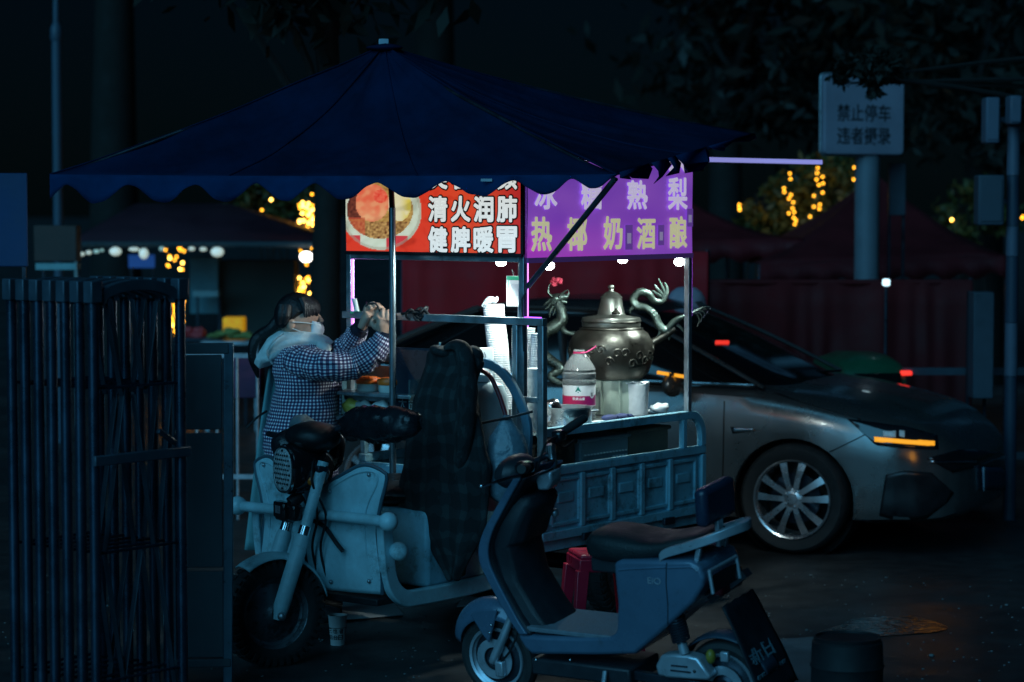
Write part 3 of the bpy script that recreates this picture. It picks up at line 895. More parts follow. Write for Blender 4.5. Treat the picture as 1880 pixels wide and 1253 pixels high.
# leg shield
half = [(.31, .355), (.36, .365), (.42, .37), (.5, .355), (.58, .345), (.66, .352), (.73, .37), (.79, .392), (.83, .402), (.86, .398), (.885, .37)]
def wz(z):
    for (z0, w0), (z1, w1) in zip(half, half[1:]):
        if z <= z1: return w0 + (w1 - w0) * (z - z0) / (z1 - z0)
    return half[-1][1]
def ztop(s):
    a = abs(s)
    return .775 + .11 * (.5 - .5 * math.cos(math.pi * min(1, a / .82))) - (.035 * ((a - .82) / .18) ** 2 if a > .82 else 0)
def sh(s, t, off=0):
    z = .31 + (ztop(s) - .31) * t
    w = wz(min(z, .885))
    x = -.315 + .055 * (1 - s * s) + .05 * max(0, t - .75) * 0 - .10 * max(0, .2 - t) + off
    return V((x, s * w, z))
gr = [[sh(-1 + 2 * j / 40, i / 28) for j in range(41)] for i in range(29)]
shd = MB().sheet(gr).build('leg_shield', m_blue_paint, trike, solid=.012)
edge = [sh(-1, i / 28, .003) for i in range(29)] + [sh(-1 + 2 * j / 40, 1, .003) for j in range(1, 41)] + [sh(1, 1 - i / 28, .003) for i in range(1, 29)]
MB().tube(edge, .009, 8).build('edge_trim', M('dark_blue_trim', (.05, .10, .13), .5), shd)
for sgn in (-1, 1):
    pts = [sh(sgn * (.52 + .37 * math.sin(a * .5 + .3)), .86 - .42 * a / 3.2, .012) for a in [k * .2 for k in range(17)]]
    MB().tube(smooth_pts([sh(sgn * .30, .93, .008), sh(sgn * .62, .955, .008), sh(sgn * .86, .955, .008), sh(sgn * .90, .88, .008), sh(sgn * .84, .70, .008), sh(sgn * .83, .5, .008), sh(sgn * .87, .12, .008)], 8), .005, 6).build('pressed_rib', m_blue_paint, shd)
for sgn in (-1, 1):
    for s_, t_ in ((.30, .90), (.80, .93), (.84, .10), (.30, .08)):
        MB().ball(sh(sgn * s_, t_, .010), .010, 10, 6).build('bolt', m_galv, shd)
for k, (y0, y1) in enumerate(((-.06, -.02), (.05, .03), (.09, .08))):
    MB().tube(smooth_pts([(-.20, y0, .96), (-.15 + .02 * k, y0 + .05, .82), (-.20, y1 + .06, .66), (-.23, y1, .50), (-.28, y1, .34)], 6), .006, 7).build('control_cable', m_black, trike)
MB().tube(smooth_pts([(-.24, .03, .62), (-.235, .10, .60), (-.23, .17, .54), (-.235, .21, .50)], 5), .010, 8).build('brake_hose', m_black, trike)
# crash bars
for x, z, y0, y1 in ((-.225, .655, -.43, .485), (-.36, .505, -.40, .43)):
    cb = MB().tube([(x, y0, z), (x, y1, z)], .024, 14).build('crash_bar', m_blue_paint, trike)
    for y in (y0, y1):
        blob('bar_end', (x, y, z), (.042, .045, .043), m_blue_paint, cb, .002, 10, n=16, m=10)
# floor rails and floor
def rail_sweep(pts, h, y0, y1):
    mb = MB(); P = [V(p) for p in pts]; rings = []
    for i, p in enumerate(P):
        t = (P[min(i + 1, len(P) - 1)] - P[max(i - 1, 0)]).normalized()
        n = V((-t.z, 0, t.x))
        rings.append([V((q.x, y, q.z)) for q, y in ((p + n * h / 2, y0), (p + n * h / 2, y1), (p - n * h / 2, y1), (p - n * h / 2, y0))])
    return mb.loft(rings)
pth = smooth_pts([(-.318, 0, .66), (-.33, 0, .50), (-.36, 0, .36), (-.44, 0, .285), (-.56, 0, .272), (-.9, 0, .272), (-1.16, 0, .285)], 6)
for sgn in (-1, 1):
    rail_sweep(pth, .075, sgn * .36, sgn * .40).build('floor_rail', m_blue_paint, trike, .008, angle=35)
MB().box((-.72, 0, .275), (.85, .715, .03)).build('floor_board', m_black, trike, .004)
MB().box((-.86, 0, .47), (.42, .70, .35)).build('seat_box', m_bed_paint, trike, .02)
blob('seat', (-.86, 0, .70), (.24, .32, .07), m_black, trike, .01, 6)
MB().box((-1.6, 0, .34), (1.7, .3, .07)).build('chassis', m_dark_steel, trike, .006)
MB().tube([(-2.02, -.42, .236), (-2.02, .42, .236)], .04, 12).build('rear_axle', m_dark_steel, trike)
# ---- cargo bed
BX0, BX1, BY = -1.22, -2.60, .55
MB().box(((BX0 + BX1) / 2, 0, .47), (BX0 - BX1, 2 * BY - .06, .03)).build('bed_floor', m_bed_paint, trike, .003)
def bed_side(ysgn):
    y = ysgn * BY
    o = MB().box(((BX0 + BX1) / 2, y, .635), (BX0 - BX1 - .06, .014, .27)).build('side_panel', m_bed_paint, trike)
    mb = MB()
    L = BX0 - BX1
    for z, h in ((.785, .04), (.482, .045)):
        mb.box(((BX0 + BX1) / 2, y, z), (L, .05, h))
    for x in (BX0 - .02, BX1 + .02): mb.box((x, y, .634), (.04, .05, .259))
    mb.build('panel_frame', m_bed_paint, o, .006)
    n = 5
    for k in range(n):
        xc = BX0 - .07 - (L - .14) * (k + .5) / n
        w = (L - .14) / n
        mb = MB()
        d = ysgn * .009
        # a pressed field: raised trapezoid border round a sunk middle
        W, Hh = w * .44, .105
        for dx0, dz0, dx1, dz1 in ((-W, Hh, W, Hh), (W, Hh, W, -Hh), (W, -Hh, -W, -Hh), (-W, -Hh, -W, Hh)):
            mb.beam((xc + dx0, y + d, .636 + dz0), (xc + dx1, y + d, .636 + dz1), .02, .018, (0, 1, 0))
        mb.box((xc, y + d * .8, .655), (W * 1.1, .016, .05))
        mb.build('pressed_field', m_bed_paint, o, .005)
        if k: MB().box((BX0 - .07 - (L - .14) * k / n, y + ysgn * .014, .634), (.035, .026, .258)).build('panel_rib', m_bed_paint, o, .005)
    for xx in (BX0 - .35, BX1 + .35):
        MB().box((xx, y + ysgn * .03, .455), (.09, .02, .035)).build('hinge', m_dark_steel, o, .004)
    MB().box(((BX0 + BX1) / 2, y - ysgn * .02, .43), (L, .03, .05)).build('lower_skirt', m_bed_paint, o, .004)
    return o
bed_side(1); bed_side(-1)
for x in (BX0 + .004, BX1 - .004):
    e = MB().box((x, 0, .62), (.02, 2 * BY - .06, .30)).build('end_board', m_bed_paint, trike, .004)
    for yy in (-.35, 0, .35):
        MB().box((x + (.014 if x > -2 else -.014), yy, .62), (.012, .05, .28)).build('board_rib', m_bed_paint, e, .003)
# guard rail round the bed
for sgn in (-1, 1):
    y = sgn * BY
    pts = [(BX0, y, .97), (BX1 + .12, y, .97)] + [(BX1 + .12 - .11 * math.sin(a), y, .86 + .11 * math.cos(a)) for a in [R(15 * k) for k in range(1, 7)]] + [(BX1 + .01, y, .806)]
    mb = rail_sweep([(p[0], 0, p[2]) for p in pts], .042, y - .016, y + .016)
    mb.build('guard_rail', m_bed_paint, trike, .004, angle=35)
    for xx in (BX0 + .0, BX1 + .2):
        MB().beam((xx - .02, y, .805), (xx - .02, y, .95), .03, .03).build('guard_post', m_bed_paint, trike, .003)
MB().box(((BX0 + BX1) / 2 + .05, 0, .963), (BX0 - BX1 - .16, 2 * BY - .05, .018)).build('counter_top', m_steel, trike, .003)
for sgn in (-1, 1):
    gr = [[V((-2.02 - .30 * math.cos(R(10 + 160 * i / 14)), sgn * (.36 + .16 * j / 3), .236 + .205 * math.sin(R(10 + 160 * i / 14)))) for j in range(4)] for i in range(15)]
    MB().sheet(gr).build('rear_mudguard', m_black, trike, solid=.006)
MB().box((-1.95, .46, .33), (.06, .012, .12)).build('mud_flap', m_black, trike, .003)

# crates stored under the counter, seen through the rail gap
def crate(lab, x, y, sx, sy, sz, mat, pattern):
    t = thing('storage_crate', lab, 'crate', FT.w((x, y, .487)), FT.yaw)
    MB().box((0, 0, sz / 2), (sx, sy, sz)).build('tub', mat, t, .012)
    MB().box((0, 0, sz - .012), (sx + .02, sy + .02, .02)).build('rim', mat, t, .006)
    mb = MB()
    for i in range(pattern):
        for r_ in range(3 if i < 5 else 1):
            mb.box((-sx / 2 + .03 + i * (sx - .06) / max(1, pattern - 1), sy / 2 + .004, sz * .92 - .05 - r_ * .024), (.014, .008, .008))
    if pattern: mb.build('vent_slot', m_white_pl, t, .002)
    return t
crate('pale grey vented plastic crate under the counter behind the rail gap', -1.86, .32, .40, .30, .42, M('grey_blue_crate', (.16, .24, .28), .5, 0, .1), 14)
crate('dark brown box under the counter left of the vented crate', -1.48, .30, .32, .3, .42, M('brown_box', (.08, .06, .05), .7), 0)
crate('dull beige box under the counter right of the vented crate', -2.26, .28, .36, .34, .43, M('beige_box', (.16, .15, .12), .7), 0)

# ================================================================ STALL FRAME
XF, XR, YF = -1.10, -2.462, .55
stall = thing('stall_booth', 'square steel tube frame of the drinks stall standing on the cargo bed', 'stall', FT.loc, FT.yaw)
def seg(a, b_, name='rail', w=.03, mat=m_galv, **k): return MB().beam(a, b_, w, w).build(name, mat, stall, .003)
for x, y in ((XF, YF), (XF, -YF + .035), (XR, YF), (XR, -YF + .035)):
    seg((x, y, .975), (x, y, 2.24), 'post')
for z in (2.255,):
    seg((XF, -YF, z), (XF, YF, z)); seg((XR, -YF, z), (XR, YF, z)); seg((XR + .015, -YF + .035, z), (XF - .015, -YF + .035, z))
seg((XF - .016, YF, 2.256), (-3.74, YF, 2.262), 'awning_beam')
for z in (1.785,):
    seg((XF, -YF + .05, z), (XF, YF - .015, z)); seg((XF - .015, YF, z), (XR + .015, YF, z)); seg((XR, -YF + .05, z), (XR, YF - .015, z))
seg((XF + .03, -YF + .02, 1.50), (XF + .03, .70, 1.50), 'shelf_rail', .034)
seg((XF + .03, -YF + .02, 1.294), (XF + .03, .14, 1.294), 'shelf_rail', .03)
seg((XF + .03, .685, .86), (XF + .03, .685, 1.482), 'shelf_post', .034)
seg((XF + .03, .55, 1.14), (XF + .03, .667, 1.14), 'shelf_rail', .026)
seg((XF + .03, .535, .83), (XF + .03, .535, 1.482), 'shelf_post', .03)
seg((XF + .03, -YF + .03, 1.10), (XF + .03, .1, 1.10), 'shelf_rail', .03)
m_led = M('violet_led', (.6, .1, 1), .4, 0, 0, rvar=0, emit=2.6, ecol=(.42, .09, .95))
m_led2 = M('magenta_led', (.9, .3, 1), .4, 0, 0, rvar=0, emit=2.4, ecol=(.75, .22, .95))
m_led_b = M('blue_led', (.4, .4, 1), .4, 0, 0, rvar=0, emit=.62, ecol=(.38, .40, 1))
def led(c, s, mat): MB().box(c, s).build('led_strip', mat, stall, .002)
led((XF + .005, -YF + .056, 1.60), (.010, .010, .34), m_led2)
led((XF - .018, YF + .012, 1.62), (.006, .010, .30), m_led2)
led((XR - .018, YF + .004, 1.62), (.006, .014, .30), m_led)
led((XF + .03, .63, 1.519), (.02, .09, .005), m_led)
led((-3.0, YF + .018, 2.262), (1.47, .006, .024), m_led_b)
MB().box((XR - .02, YF + .02, 2.22), (.10, .05, .035)).build('led_box', m_black, stall, .004)

# ================================================================ BANNERS (flat print on lit cloth)
def lit(name, col, e):
    return M(name, col, .6, 0, 0, rvar=.0, emit=e, ecol=col)
def attr_mat(name, e):
    m = bpy.data.materials.new(name); m.use_nodes = True
    n, l = m.node_tree.nodes, m.node_tree.links
    b = n['Principled BSDF']; a = n.new('ShaderNodeAttribute'); a.attribute_name = 'print'
    l.new(a.outputs['Color'], b.inputs['Base Color']); l.new(a.outputs['Color'], b.inputs['Emission Color'])
    b.inputs['Emission Strength'].default_value = e; b.inputs['Roughness'].default_value = .6
    return m
def painted(name, P, nx, ny, colf, mat, parent):
    """flat printed cloth: grid of P(a, b), colour per vertex from colf(a, b)"""
    mb = MB().sheet([[P(j / nx, i / ny) for j in range(nx + 1)] for i in range(ny + 1)])
    me = mb.mesh(name, mat, normals=False)
    ca = me.color_attributes.new('print', 'FLOAT_COLOR', 'POINT')
    k = 0
    for i in range(ny + 1):
        for j in range(nx + 1):
            ca.data[k].color = (*colf(j / nx, i / ny), 1); k += 1
    o = bpy.data.objects.new(name, me); C.objects.link(o); o.parent = parent
    return o
def mix(a, b_, f): return tuple(x + (y - x) * f for x, y in zip(a, b_))
def sst(a, b_, x):
    t = max(0, min(1, (x - a) / (b_ - a))); return t * t * (3 - 2 * t)
ban1 = thing('banner', 'red lit banner with a bowl of fruit soup and white outlined Chinese words', 'banner', FT.loc, FT.yaw, 'lit banners hung on the stall')
xb = XF + .022
fL, fR = FT.hit(636, 470, x=xb), FT.hit(958, 470, x=xb)
zt, zb_ = 2.235, 1.806
yl, yr = fL.y, fR.y
PXR, PYR = 958 - 636, None
def b1pt(a, b_):
    y = yl + (yr - yl) * a; z = zb_ + (zt - zb_) * b_
    return V((xb + .004 * math.sin(a * 9 + b_ * 3) * math.sin(math.pi * b_), y, z))
ph_top = 470 - (zt - zb_) * 376          # photo row of the banner top
def soup(a, b_):
    u = 636 + 322 * a; v = 470 - (470 - ph_top) * b_
    nz = noise.noise(V((u * .09, v * .09, 0))); n2 = noise.noise(V((u * .22, v * .22, 5)))
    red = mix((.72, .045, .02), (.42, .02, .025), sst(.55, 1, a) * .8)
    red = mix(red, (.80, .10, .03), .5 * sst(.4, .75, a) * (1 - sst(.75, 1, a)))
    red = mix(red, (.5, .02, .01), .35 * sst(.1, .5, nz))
    c = red
    # bowl
    cu, cv, ru, rv = 702, 396, 76, 70
    d = math.hypot((u - cu) / ru, (v - cv) / rv)
    if d < 1:
        stripe = (u - 640) % 96
        c = mix((.50, .58, .42), (.70, .76, .62), .5 + .5 * nz)
        if v > 440 and (640 < u < 664 or 712 < u < 752): c = (.62, .05, .06)
        if v < 345 and 712 < u < 752: c = (.66, .05, .04)
        di = math.hypot((u - 700) / 62, (v - 394) / 52)
        if di < 1:
            broth = mix((.35, .16, .04), (.55, .36, .10), .5 + .9 * n2)
            c = broth
            if math.hypot((u - 686) / 31, (v - 381) / 34) < 1:      # pink peach
                c = mix((.80, .14, .07), (.85, .42, .20), sst(-.4, .5, nz) * .6 + .4 * sst(380, 405, v))
                if math.hypot((u - 701) / 13, (v - 369) / 12) < 1: c = mix((.75, .05, .03), (.9, .18, .1), .5 + n2)
            elif math.hypot((u - 737) / 22, (v - 381) / 33) < 1:    # yellow pear
                c = mix((.78, .72, .45), (.72, .58, .08), sst(735, 756, u)); c = mix(c, (.85, .8, .62), .5 * sst(0, .5, nz))
            elif u < 665 and v < 410: c = mix((.08, .02, .015), (.2, .05, .03), .5 + n2)
            elif v > 415: c = mix((.16, .05, .015), (.6, .36, .12), .5 + 1.0 * n2)
            if u < 672 and v > 408: c = mix(c, (.55, .08, .04), .7)
        if .93 < d: c = mix(c, (.35, .3, .22), .5)
    elif u < 650 and v < 410: c = (.62, .64, .66) if v > 352 else (.5, .02, .08)
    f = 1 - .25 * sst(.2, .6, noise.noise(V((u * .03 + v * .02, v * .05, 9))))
    return tuple(x * f for x in c)
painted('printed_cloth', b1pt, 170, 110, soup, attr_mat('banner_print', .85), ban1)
m_wtext = lit('banner_white_ink', (.70, .74, .72), .9)
m_btext = M('banner_outline_ink', (.012, .008, .012), .6, 0, 0)
def b1xy(u, v):
    q = FT.hit(u, v, x=xb); return V((xb, q.y, q.z))
for s_, v, h in (('美容养颜', 324, 46), ('清火润肺', 384, 50), ('健脾暖胃', 440, 50)):
    for ch, u in zip(s_, (806, 848, 890, 933)):
        c = b1xy(u, v)
        bold_text('word_outline', ch, .11, m_btext, ban1, c + V((.0065, 0, 0)), (0, 1, 0), (0, 0, 1), .0115, .134, .138)
        bold_text('word', ch, .11, m_wtext, ban1, c + V((.0095, 0, 0)), (0, 1, 0), (0, 0, 1), .0044, .119, .123)
m_hem = M('banner_hem', (.02, .015, .02), .7)
MB().box((xb + .003, (yl + yr) / 2, zb_ - .004), (.014, yr - yl + .01, .016)).build('hem', m_hem, ban1)
MB().box((xb + .003, yr + .008, (zt + zb_) / 2), (.014, .016, zt - zb_)).build('hem', m_hem, ban1)

ban2 = thing('banner', 'purple lit banner with pale Chinese drink names on the street side', 'banner', FT.loc, FT.yaw, 'lit banners hung on the stall')
yb = YF + .022
def b2hit(u, v):
    q = FT.hit(u, v, y=yb); return V((q.x, yb, q.z))
x0, x1 = b2hit(968, 472).x, b2hit(1271, 470).x
zb2, zt2 = 1.790, 2.236
def purple(a, b_):
    n_ = noise.noise(V((a * 5, b_ * 4, 2)))
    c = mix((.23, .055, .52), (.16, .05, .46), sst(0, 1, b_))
    c = mix(c, (.46, .03, .50), .75 * (1 - sst(.0, .42, b_)) * (1 - sst(.25, .8, a)))  # magenta of the light behind painted in, strongest at the lower left
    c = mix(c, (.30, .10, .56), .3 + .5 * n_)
    return c
painted('printed_cloth', lambda a, b_: V((x0 + (x1 - x0) * a, yb + .004 * math.sin(a * 11 + b_ * 2) * math.sin(math.pi * b_), zb2 + (zt2 - zb2) * b_)), 80, 40, purple, attr_mat('purple_backlit_print', .72), ban2)
m_t1 = lit('lavender_ink', (.62, .56, .80), .72); m_t2 = lit('pale_yellow_ink', (.58, .58, .36), .72)
XD = (-1, 0, 0)
for ch, u, v, m_, h in [('冰', 1000, 359, m_t1, 52), ('糖', 1084, 358, m_t1, 54), ('熟', 1168, 358, m_t1, 54), ('梨', 1242, 356, m_t1, 60), ('茶', 1242, 292, m_t1, 52), ('热', 992, 430, m_t2, 64), ('椰', 1057, 430, m_t2, 62), ('奶', 1123, 428, m_t2, 62), ('酒', 1184, 429, m_t2, 58), ('酿', 1243, 427, m_t2, 60)]:
    c = b2hit(u, v)
    kk = (4439 / FT.w(c).y)
    w_ = .098 * (1.18 if m_ is m_t1 else 1.08) / .098 * .108
    bold_text('word', ch, .1, m_, ban2, c + V((0, .008, 0)), XD, (0, 0, 1), .0048, w_ * 1.36, h / kk)
for u, v, w_, h_ in ((1152, 436, .035, .12), (1211, 432, .03, .10), (1264, 400, .03, .09)):
    c = b2hit(u, v)
    o = MB().box(c + V((0, .009, 0)), (w_ * 1.7, .002, h_)).build('payment_sticker', lit('sticker_purple', (.17, .07, .42), .5), ban2)
    MB().box(c + V((0, .0105, -.005)), (w_ * .9, .001, h_ * .42)).build('blank_patch', lit('sticker_white', (.42, .36, .66), .45), o)
MB().box(((x0 + x1) / 2, yb + .001, zb2 - .012), (x0 - x1, .012, .024)).build('hem', M('purple_hem', (.10, .05, .22), .7, emit=.10, ecol=(.2, .1, .5)), ban2)

# ================================================================ STALL LAMPS
m_bulb = M('white_bulb', (1, 1, 1), .3, 0, 0, rvar=0, emit=26, ecol=(.86, 1, .96))
for i, (u, v, kw, lab) in enumerate([
    (920, 481, dict(x=XF - .05), 'white bulb below the red banner near the corner post'),
    (1008, 488, dict(y=YF - .05), 'white bulb below the purple banner just right of the corner post'),
    (1143, 476, dict(y=YF - .05), 'white bulb below the middle of the purple banner'),
    (1247, 481, dict(y=YF - .05), 'white bulb below the purple banner beside the rear post')]):
    q = FT.hit(u, v, **kw)
    t = thing('stall_bulb', lab, 'bulb', FT.w(q), FT.yaw, 'white bulbs inside the stall')
    MB().ball((0, 0, 0), (.026, .026, .022), 14, 9).build('bulb_glass', m_bulb, t)
    MB().lathe([(.016, .018), (.018, .04), (.006, .045)], 12).build('socket', m_white_pl, t)
    ld = bpy.data.lights.new('bulb_light', 'SPOT'); ld.energy = 20 if i == 0 else 24; ld.color = (.82, 1.0, .97); ld.shadow_soft_size = .03
    ld.spot_size = R(158); ld.spot_blend = .55
    lo = bpy.data.objects.new('bulb_light', ld); C.objects.link(lo); lo.parent = t; lo.location = (0, 0, -.03)
    lo.rotation_euler = (V((.45, -.55, -.7)) if i == 0 else V((.05, -.62, -.6))).to_track_quat('-Z', 'Y').to_euler()

# ================================================================ CANOPY
canopy = thing('canopy', 'dark blue cloth canopy with scalloped edge on a grey pole over the stall', 'canopy', (-.565, 11.42, 0))
cb0 = V(canopy.location)
NRc, Lc, FRc = px(1132, 322, 10.62), px(92, 322, 11.55), px(1388, 247, 12.6)
FLc = Lc + (FRc - NRc) + V((0, 0, .05))
PKc = px(705, 84, 12.0)
m_can = M('navy_canopy_cloth', (.0025, .020, .064), .85, 0, .35, 2.2, .5, 14, spec=.1)
dirt(m_can, (.004, .012, .03), 1.6, .48, .66, .7, (1, 1, .5))
thin_cloth(m_can, (.004, .03, .11), .3)
def roof_face(A, B, sag, seed, fold):
    gr = []
    for i in range(29):
        f = i / 28
        row = []
        for j in range(49):
            g_ = j / 48
            q = A.lerp(B, g_).lerp(PKc, f)
            q.z -= sag * math.sin(math.pi * f) * (.35 + .65 * math.sin(math.pi * g_))
            q.z -= .008 * math.sin(math.pi * g_) * (1 - f)
            k = (1 - f) ** .5 * f ** .3
            q += V((0, -1, .4)).normalized() * (fold * k * (noise.noise(V((g_ * 9 + seed, f * 2.2, seed))) + .5 * noise.noise(V((g_ * 22 + seed, f * 6 + g_ * 5, 3)))))
            row.append(q - cb0)
        gr.append(row)
    return gr
mb = MB()
for A, B, sg, sd in ((Lc, NRc, .10, 1), (NRc, FRc, .10, 2), (FRc, FLc, .08, 3), (FLc, Lc, .08, 4)):
    mb.sheet(roof_face(A, B, sg, sd, .055))
mb.build('roof_cloth', m_can, canopy, solid=.003, normals=False, angle=60)
for A, B, sg, sd in ((Lc, NRc, .10, 1), (NRc, FRc, .10, 2)):
    G = roof_face(A, B, sg, sd, .055)
    for j in ((0, 16, 32) if sd == 1 else (0, 24)):
        MB().tube([G[i][j] + V((0, -.004, .004)) for i in range(29)], .0045, 5).build('seam', m_can, canopy)
m_val = thin_cloth(M('navy_valance_cloth', (.006, .05, .15), .85, 0, .35, 3, .4, 20, spec=.1), (.01, .09, .30), .4)
LOBES = [70, 183, 315, 434, 548, 651, 775, 898, 1010, 1105, 1180]
def valance():
    mb = MB(); N = 200
    gr = [[] for _ in range(5)]
    for j in range(N + 1):
        g_ = j / N
        u = 92 + (1132 - 92) * g_
        for l0, l1 in zip(LOBES, LOBES[1:]):
            if l0 <= u <= l1: ph = (u - l0) / (l1 - l0)
        lob = .5 + .5 * math.cos(2 * math.pi * ph)
        deep = .142 - .062 * g_; nt_ = .048 - .032 * g_
        d = nt_ + (deep - nt_) * lob ** .8
        d += .008 * noise.noise(V((u * .05, 1, 0)))
        if u > 1085: d *= max(.25, (1140 - u) / 55)
        top = Lc.lerp(NRc, g_); top.z -= .008 * math.sin(math.pi * g_)
        wob = .018 * math.sin(u * .037) + .01 * math.sin(u * .11)
        for r_ in range(5):
            f = r_ / 4
            gr[r_].append(top - cb0 + V((0, -.010 - wob * f - .012 * f, .004 - d * f)))
    return mb.sheet(gr)
valance().build('valance', m_val, canopy, solid=.003)
# ragged flaps on the torn street-side edge
def flap(g0, g1, pts, nm='torn_flap'):
    A, B = NRc.lerp(FRc, g0) - cb0, NRc.lerp(FRc, g1) - cb0
    d = (B - A)
    mb = MB()
    o = [A + V((0, 0, .01))] + [A + d * a + V((.0 + .03 * math.sin(a * 9), -.02, -h * .58)) for a, h in pts] + [B + V((0, 0, .01))]
    mb.add(o, [tuple(range(len(o)))], None, True)
    return mb.build(nm, m_val, canopy, solid=.003)
flap(.02, .20, [(.0, .03), (.15, .05), (.4, .035), (.6, .07), (.8, .09), (.95, .02)])
flap(.22, .32, [(.1, .05), (.3, .10), (.55, .17), (.7, .12), (.9, .03)])
flap(.33, .38, [(.1, .06), (.5, .14), (.8, .12), (.9, .04)])
flap(.38, .60, [(.1, .06), (.25, .13), (.5, .165), (.75, .16), (.93, .10), (1.0, .03)])
flap(.62, .98, [(.05, .015), (.2, .05), (.3, .025), (.5, .05), (.62, .02), (.8, .035), (.95, .015)])
ptop = FT.w((-.95, -.12, 2.04)) - cb0
MB().tube([(0, 0, .72), (0, 0, 2.02)], .0165, 12).build('pole', M('canopy_pole', (.20, .25, .28), .35, .8, .15), canopy)
MB().tube([(0, 0, 2.02), V((PKc.x, PKc.y, PKc.z - .02)) - cb0], .014, 10).build('pole', m_dark_steel, canopy)
for q in (NRc, Lc, FRc, FLc):
    MB().tube([V((PKc.x, PKc.y, PKc.z - .05)) - cb0, V((q.x, q.y, q.z - .02)) - cb0], .009, 8).build('rib', m_dark_steel, canopy)
cp = FT.w((XF + .0, YF + .03, 1.66)) - cb0
MB().tube([cp, NRc - cb0 + V((-.01, 0, -.02))], .0135, 12).build('strut', M('strut_paint', (.06, .10, .12), .35, .6), canopy)
MB().tube([cp, cp + V((-.03, -.01, -.06)), cp + V((-.02, 0, -.30))], .004, 6).build('cord', m_black, canopy)
MB().box(PKc - cb0 + V((0, 0, .012)), (.05, .05, .04)).build('peak_cap', M('peak_tape', (.35, .45, .52), .5), canopy, .005)
blob('peak_patch', PKc - cb0 + V((0, -.01, -.012)), (.09, .07, .018), m_can, canopy, .012, 12)
MB().box(px(893, 331, 10.78) - cb0, (.05, .006, .012), rz=.1).build('tape_patch', M('white_tape', (.5, .55, .6), .6), canopy)
# black cord lashed round the pole and the shelf rail
q = FT.w((XF + .055, -.10, 1.515))
t = thing('rope_knot', 'black rope lashing the canopy pole to the upper shelf rail', 'rope', q)
mb = MB()
rr2 = random.Random(5)
for k in range(7):
    c = V((.04 + rr2.uniform(-.03, .05), -.02, rr2.uniform(-.012, .012)))
    mb.tube([c + V((.02 * math.cos(a), .026 * math.sin(a), .024 * math.sin(a + k))) for a in [2 * math.pi * i / 14 for i in range(14)]], .006, 6, closed=True)
mb.tube(smooth_pts([(-.03, -.02, 0), (.02, -.035, .01), (.09, -.03, .0), (.13, -.02, -.015)], 5), .007, 6)
mb.build('loop', m_black, t)
# ================================================================ GOODS ON THE STALL
ZC = .973
def on_counter(u, v, y):
    q = FT.hit(u, v, y=y); return V((q.x, y, ZC))
# ---- dragon kettle on a pale pedestal
KY = .20
kq = FT.hit(1122, 640, y=KY)
kw = FT.w((kq.x, KY, ZC))
ks = kw.y / FPX                          # metres per photo pixel at the kettle
kz = lambda v: px(1122, v, kw.y).z
m_brass = M('aged_bronze', (.065, .062, .052), .40, .85, .35, 9, .15, 40)
m_dragon = M('green_bronze', (.065, .09, .078), .38, .75, .35, 14, .1, 60)
ped = thing('kettle_pedestal', 'pale green panelled stand below the dragon kettle', 'stand', kw, FT.yaw)
m_ped = M('pale_green_panel', (.42, .50, .42), .5, 0, .12, 4)
hp_ = kz(694) - ZC
MB().lathe([(.155, 0), (.155, hp_)], 10).build('drum', m_ped, ped, .004)
for k in range(10):
    a = 2 * math.pi * (k + .5) / 10
    MB().beam((.153 * math.cos(a), .153 * math.sin(a), .004), (.153 * math.cos(a), .153 * math.sin(a), hp_ - .004), .008, .02).build('seam_strip', m_ped, ped)
kettle = thing('dragon_kettle', 'large bronze tea kettle with dragon spout and coiling dragon tail', 'kettle', V((kw.x, kw.y, kz(694))), 0)
K0 = V(kettle.location)
def kp(u, v, dy=0): return px(u, v, kw.y + dy) - K0
def kr(pxr): return pxr * ks
prof = [(58, 694), (70, 682), (77, 662), (79, 645), (77, 628), (68, 612), (57, 604), (53, 600), (53, 586), (50, 584), (50, 582)]
MB().lathe([(.001, 0)] + [(kr(r), kz(v) - K0.z) for r, v in prof], 40, cap=False).build('kettle_body', m_brass, kettle)
mb = MB().lathe([(kr(r), kz(v) - K0.z) for r, v in [(54, 599), (54.5, 586), (53, 583), (40, 581), (28, 579), (25, 576), (20, 549), (20.5, 546), (12, 538), (5, 535), (4, 531), (6, 528), (5, 524), (.1, 523)]], 36, cap=False)
lid = mb.build('lid', M('dull_bronze', (.12, .125, .11), .38, .8, .25, 10), kettle)
for v, r in ((590, 54.6), (603, 58)):
    MB().tube([V((kr(r) * math.cos(a), kr(r) * math.sin(a), kz(v) - K0.z)) for a in [2 * math.pi * k / 40 for k in range(40)]], .004, 6, closed=True).build('ring', m_brass, kettle)
q = kp(1131, 577, -.10)
MB().lathe([(.02, 0), (.026, .006), (.016, .014), (.008, .02), (.009, .026), (.001, .03)], 16, Matrix.Translation(q)).build('fill_cap', m_brass, kettle)
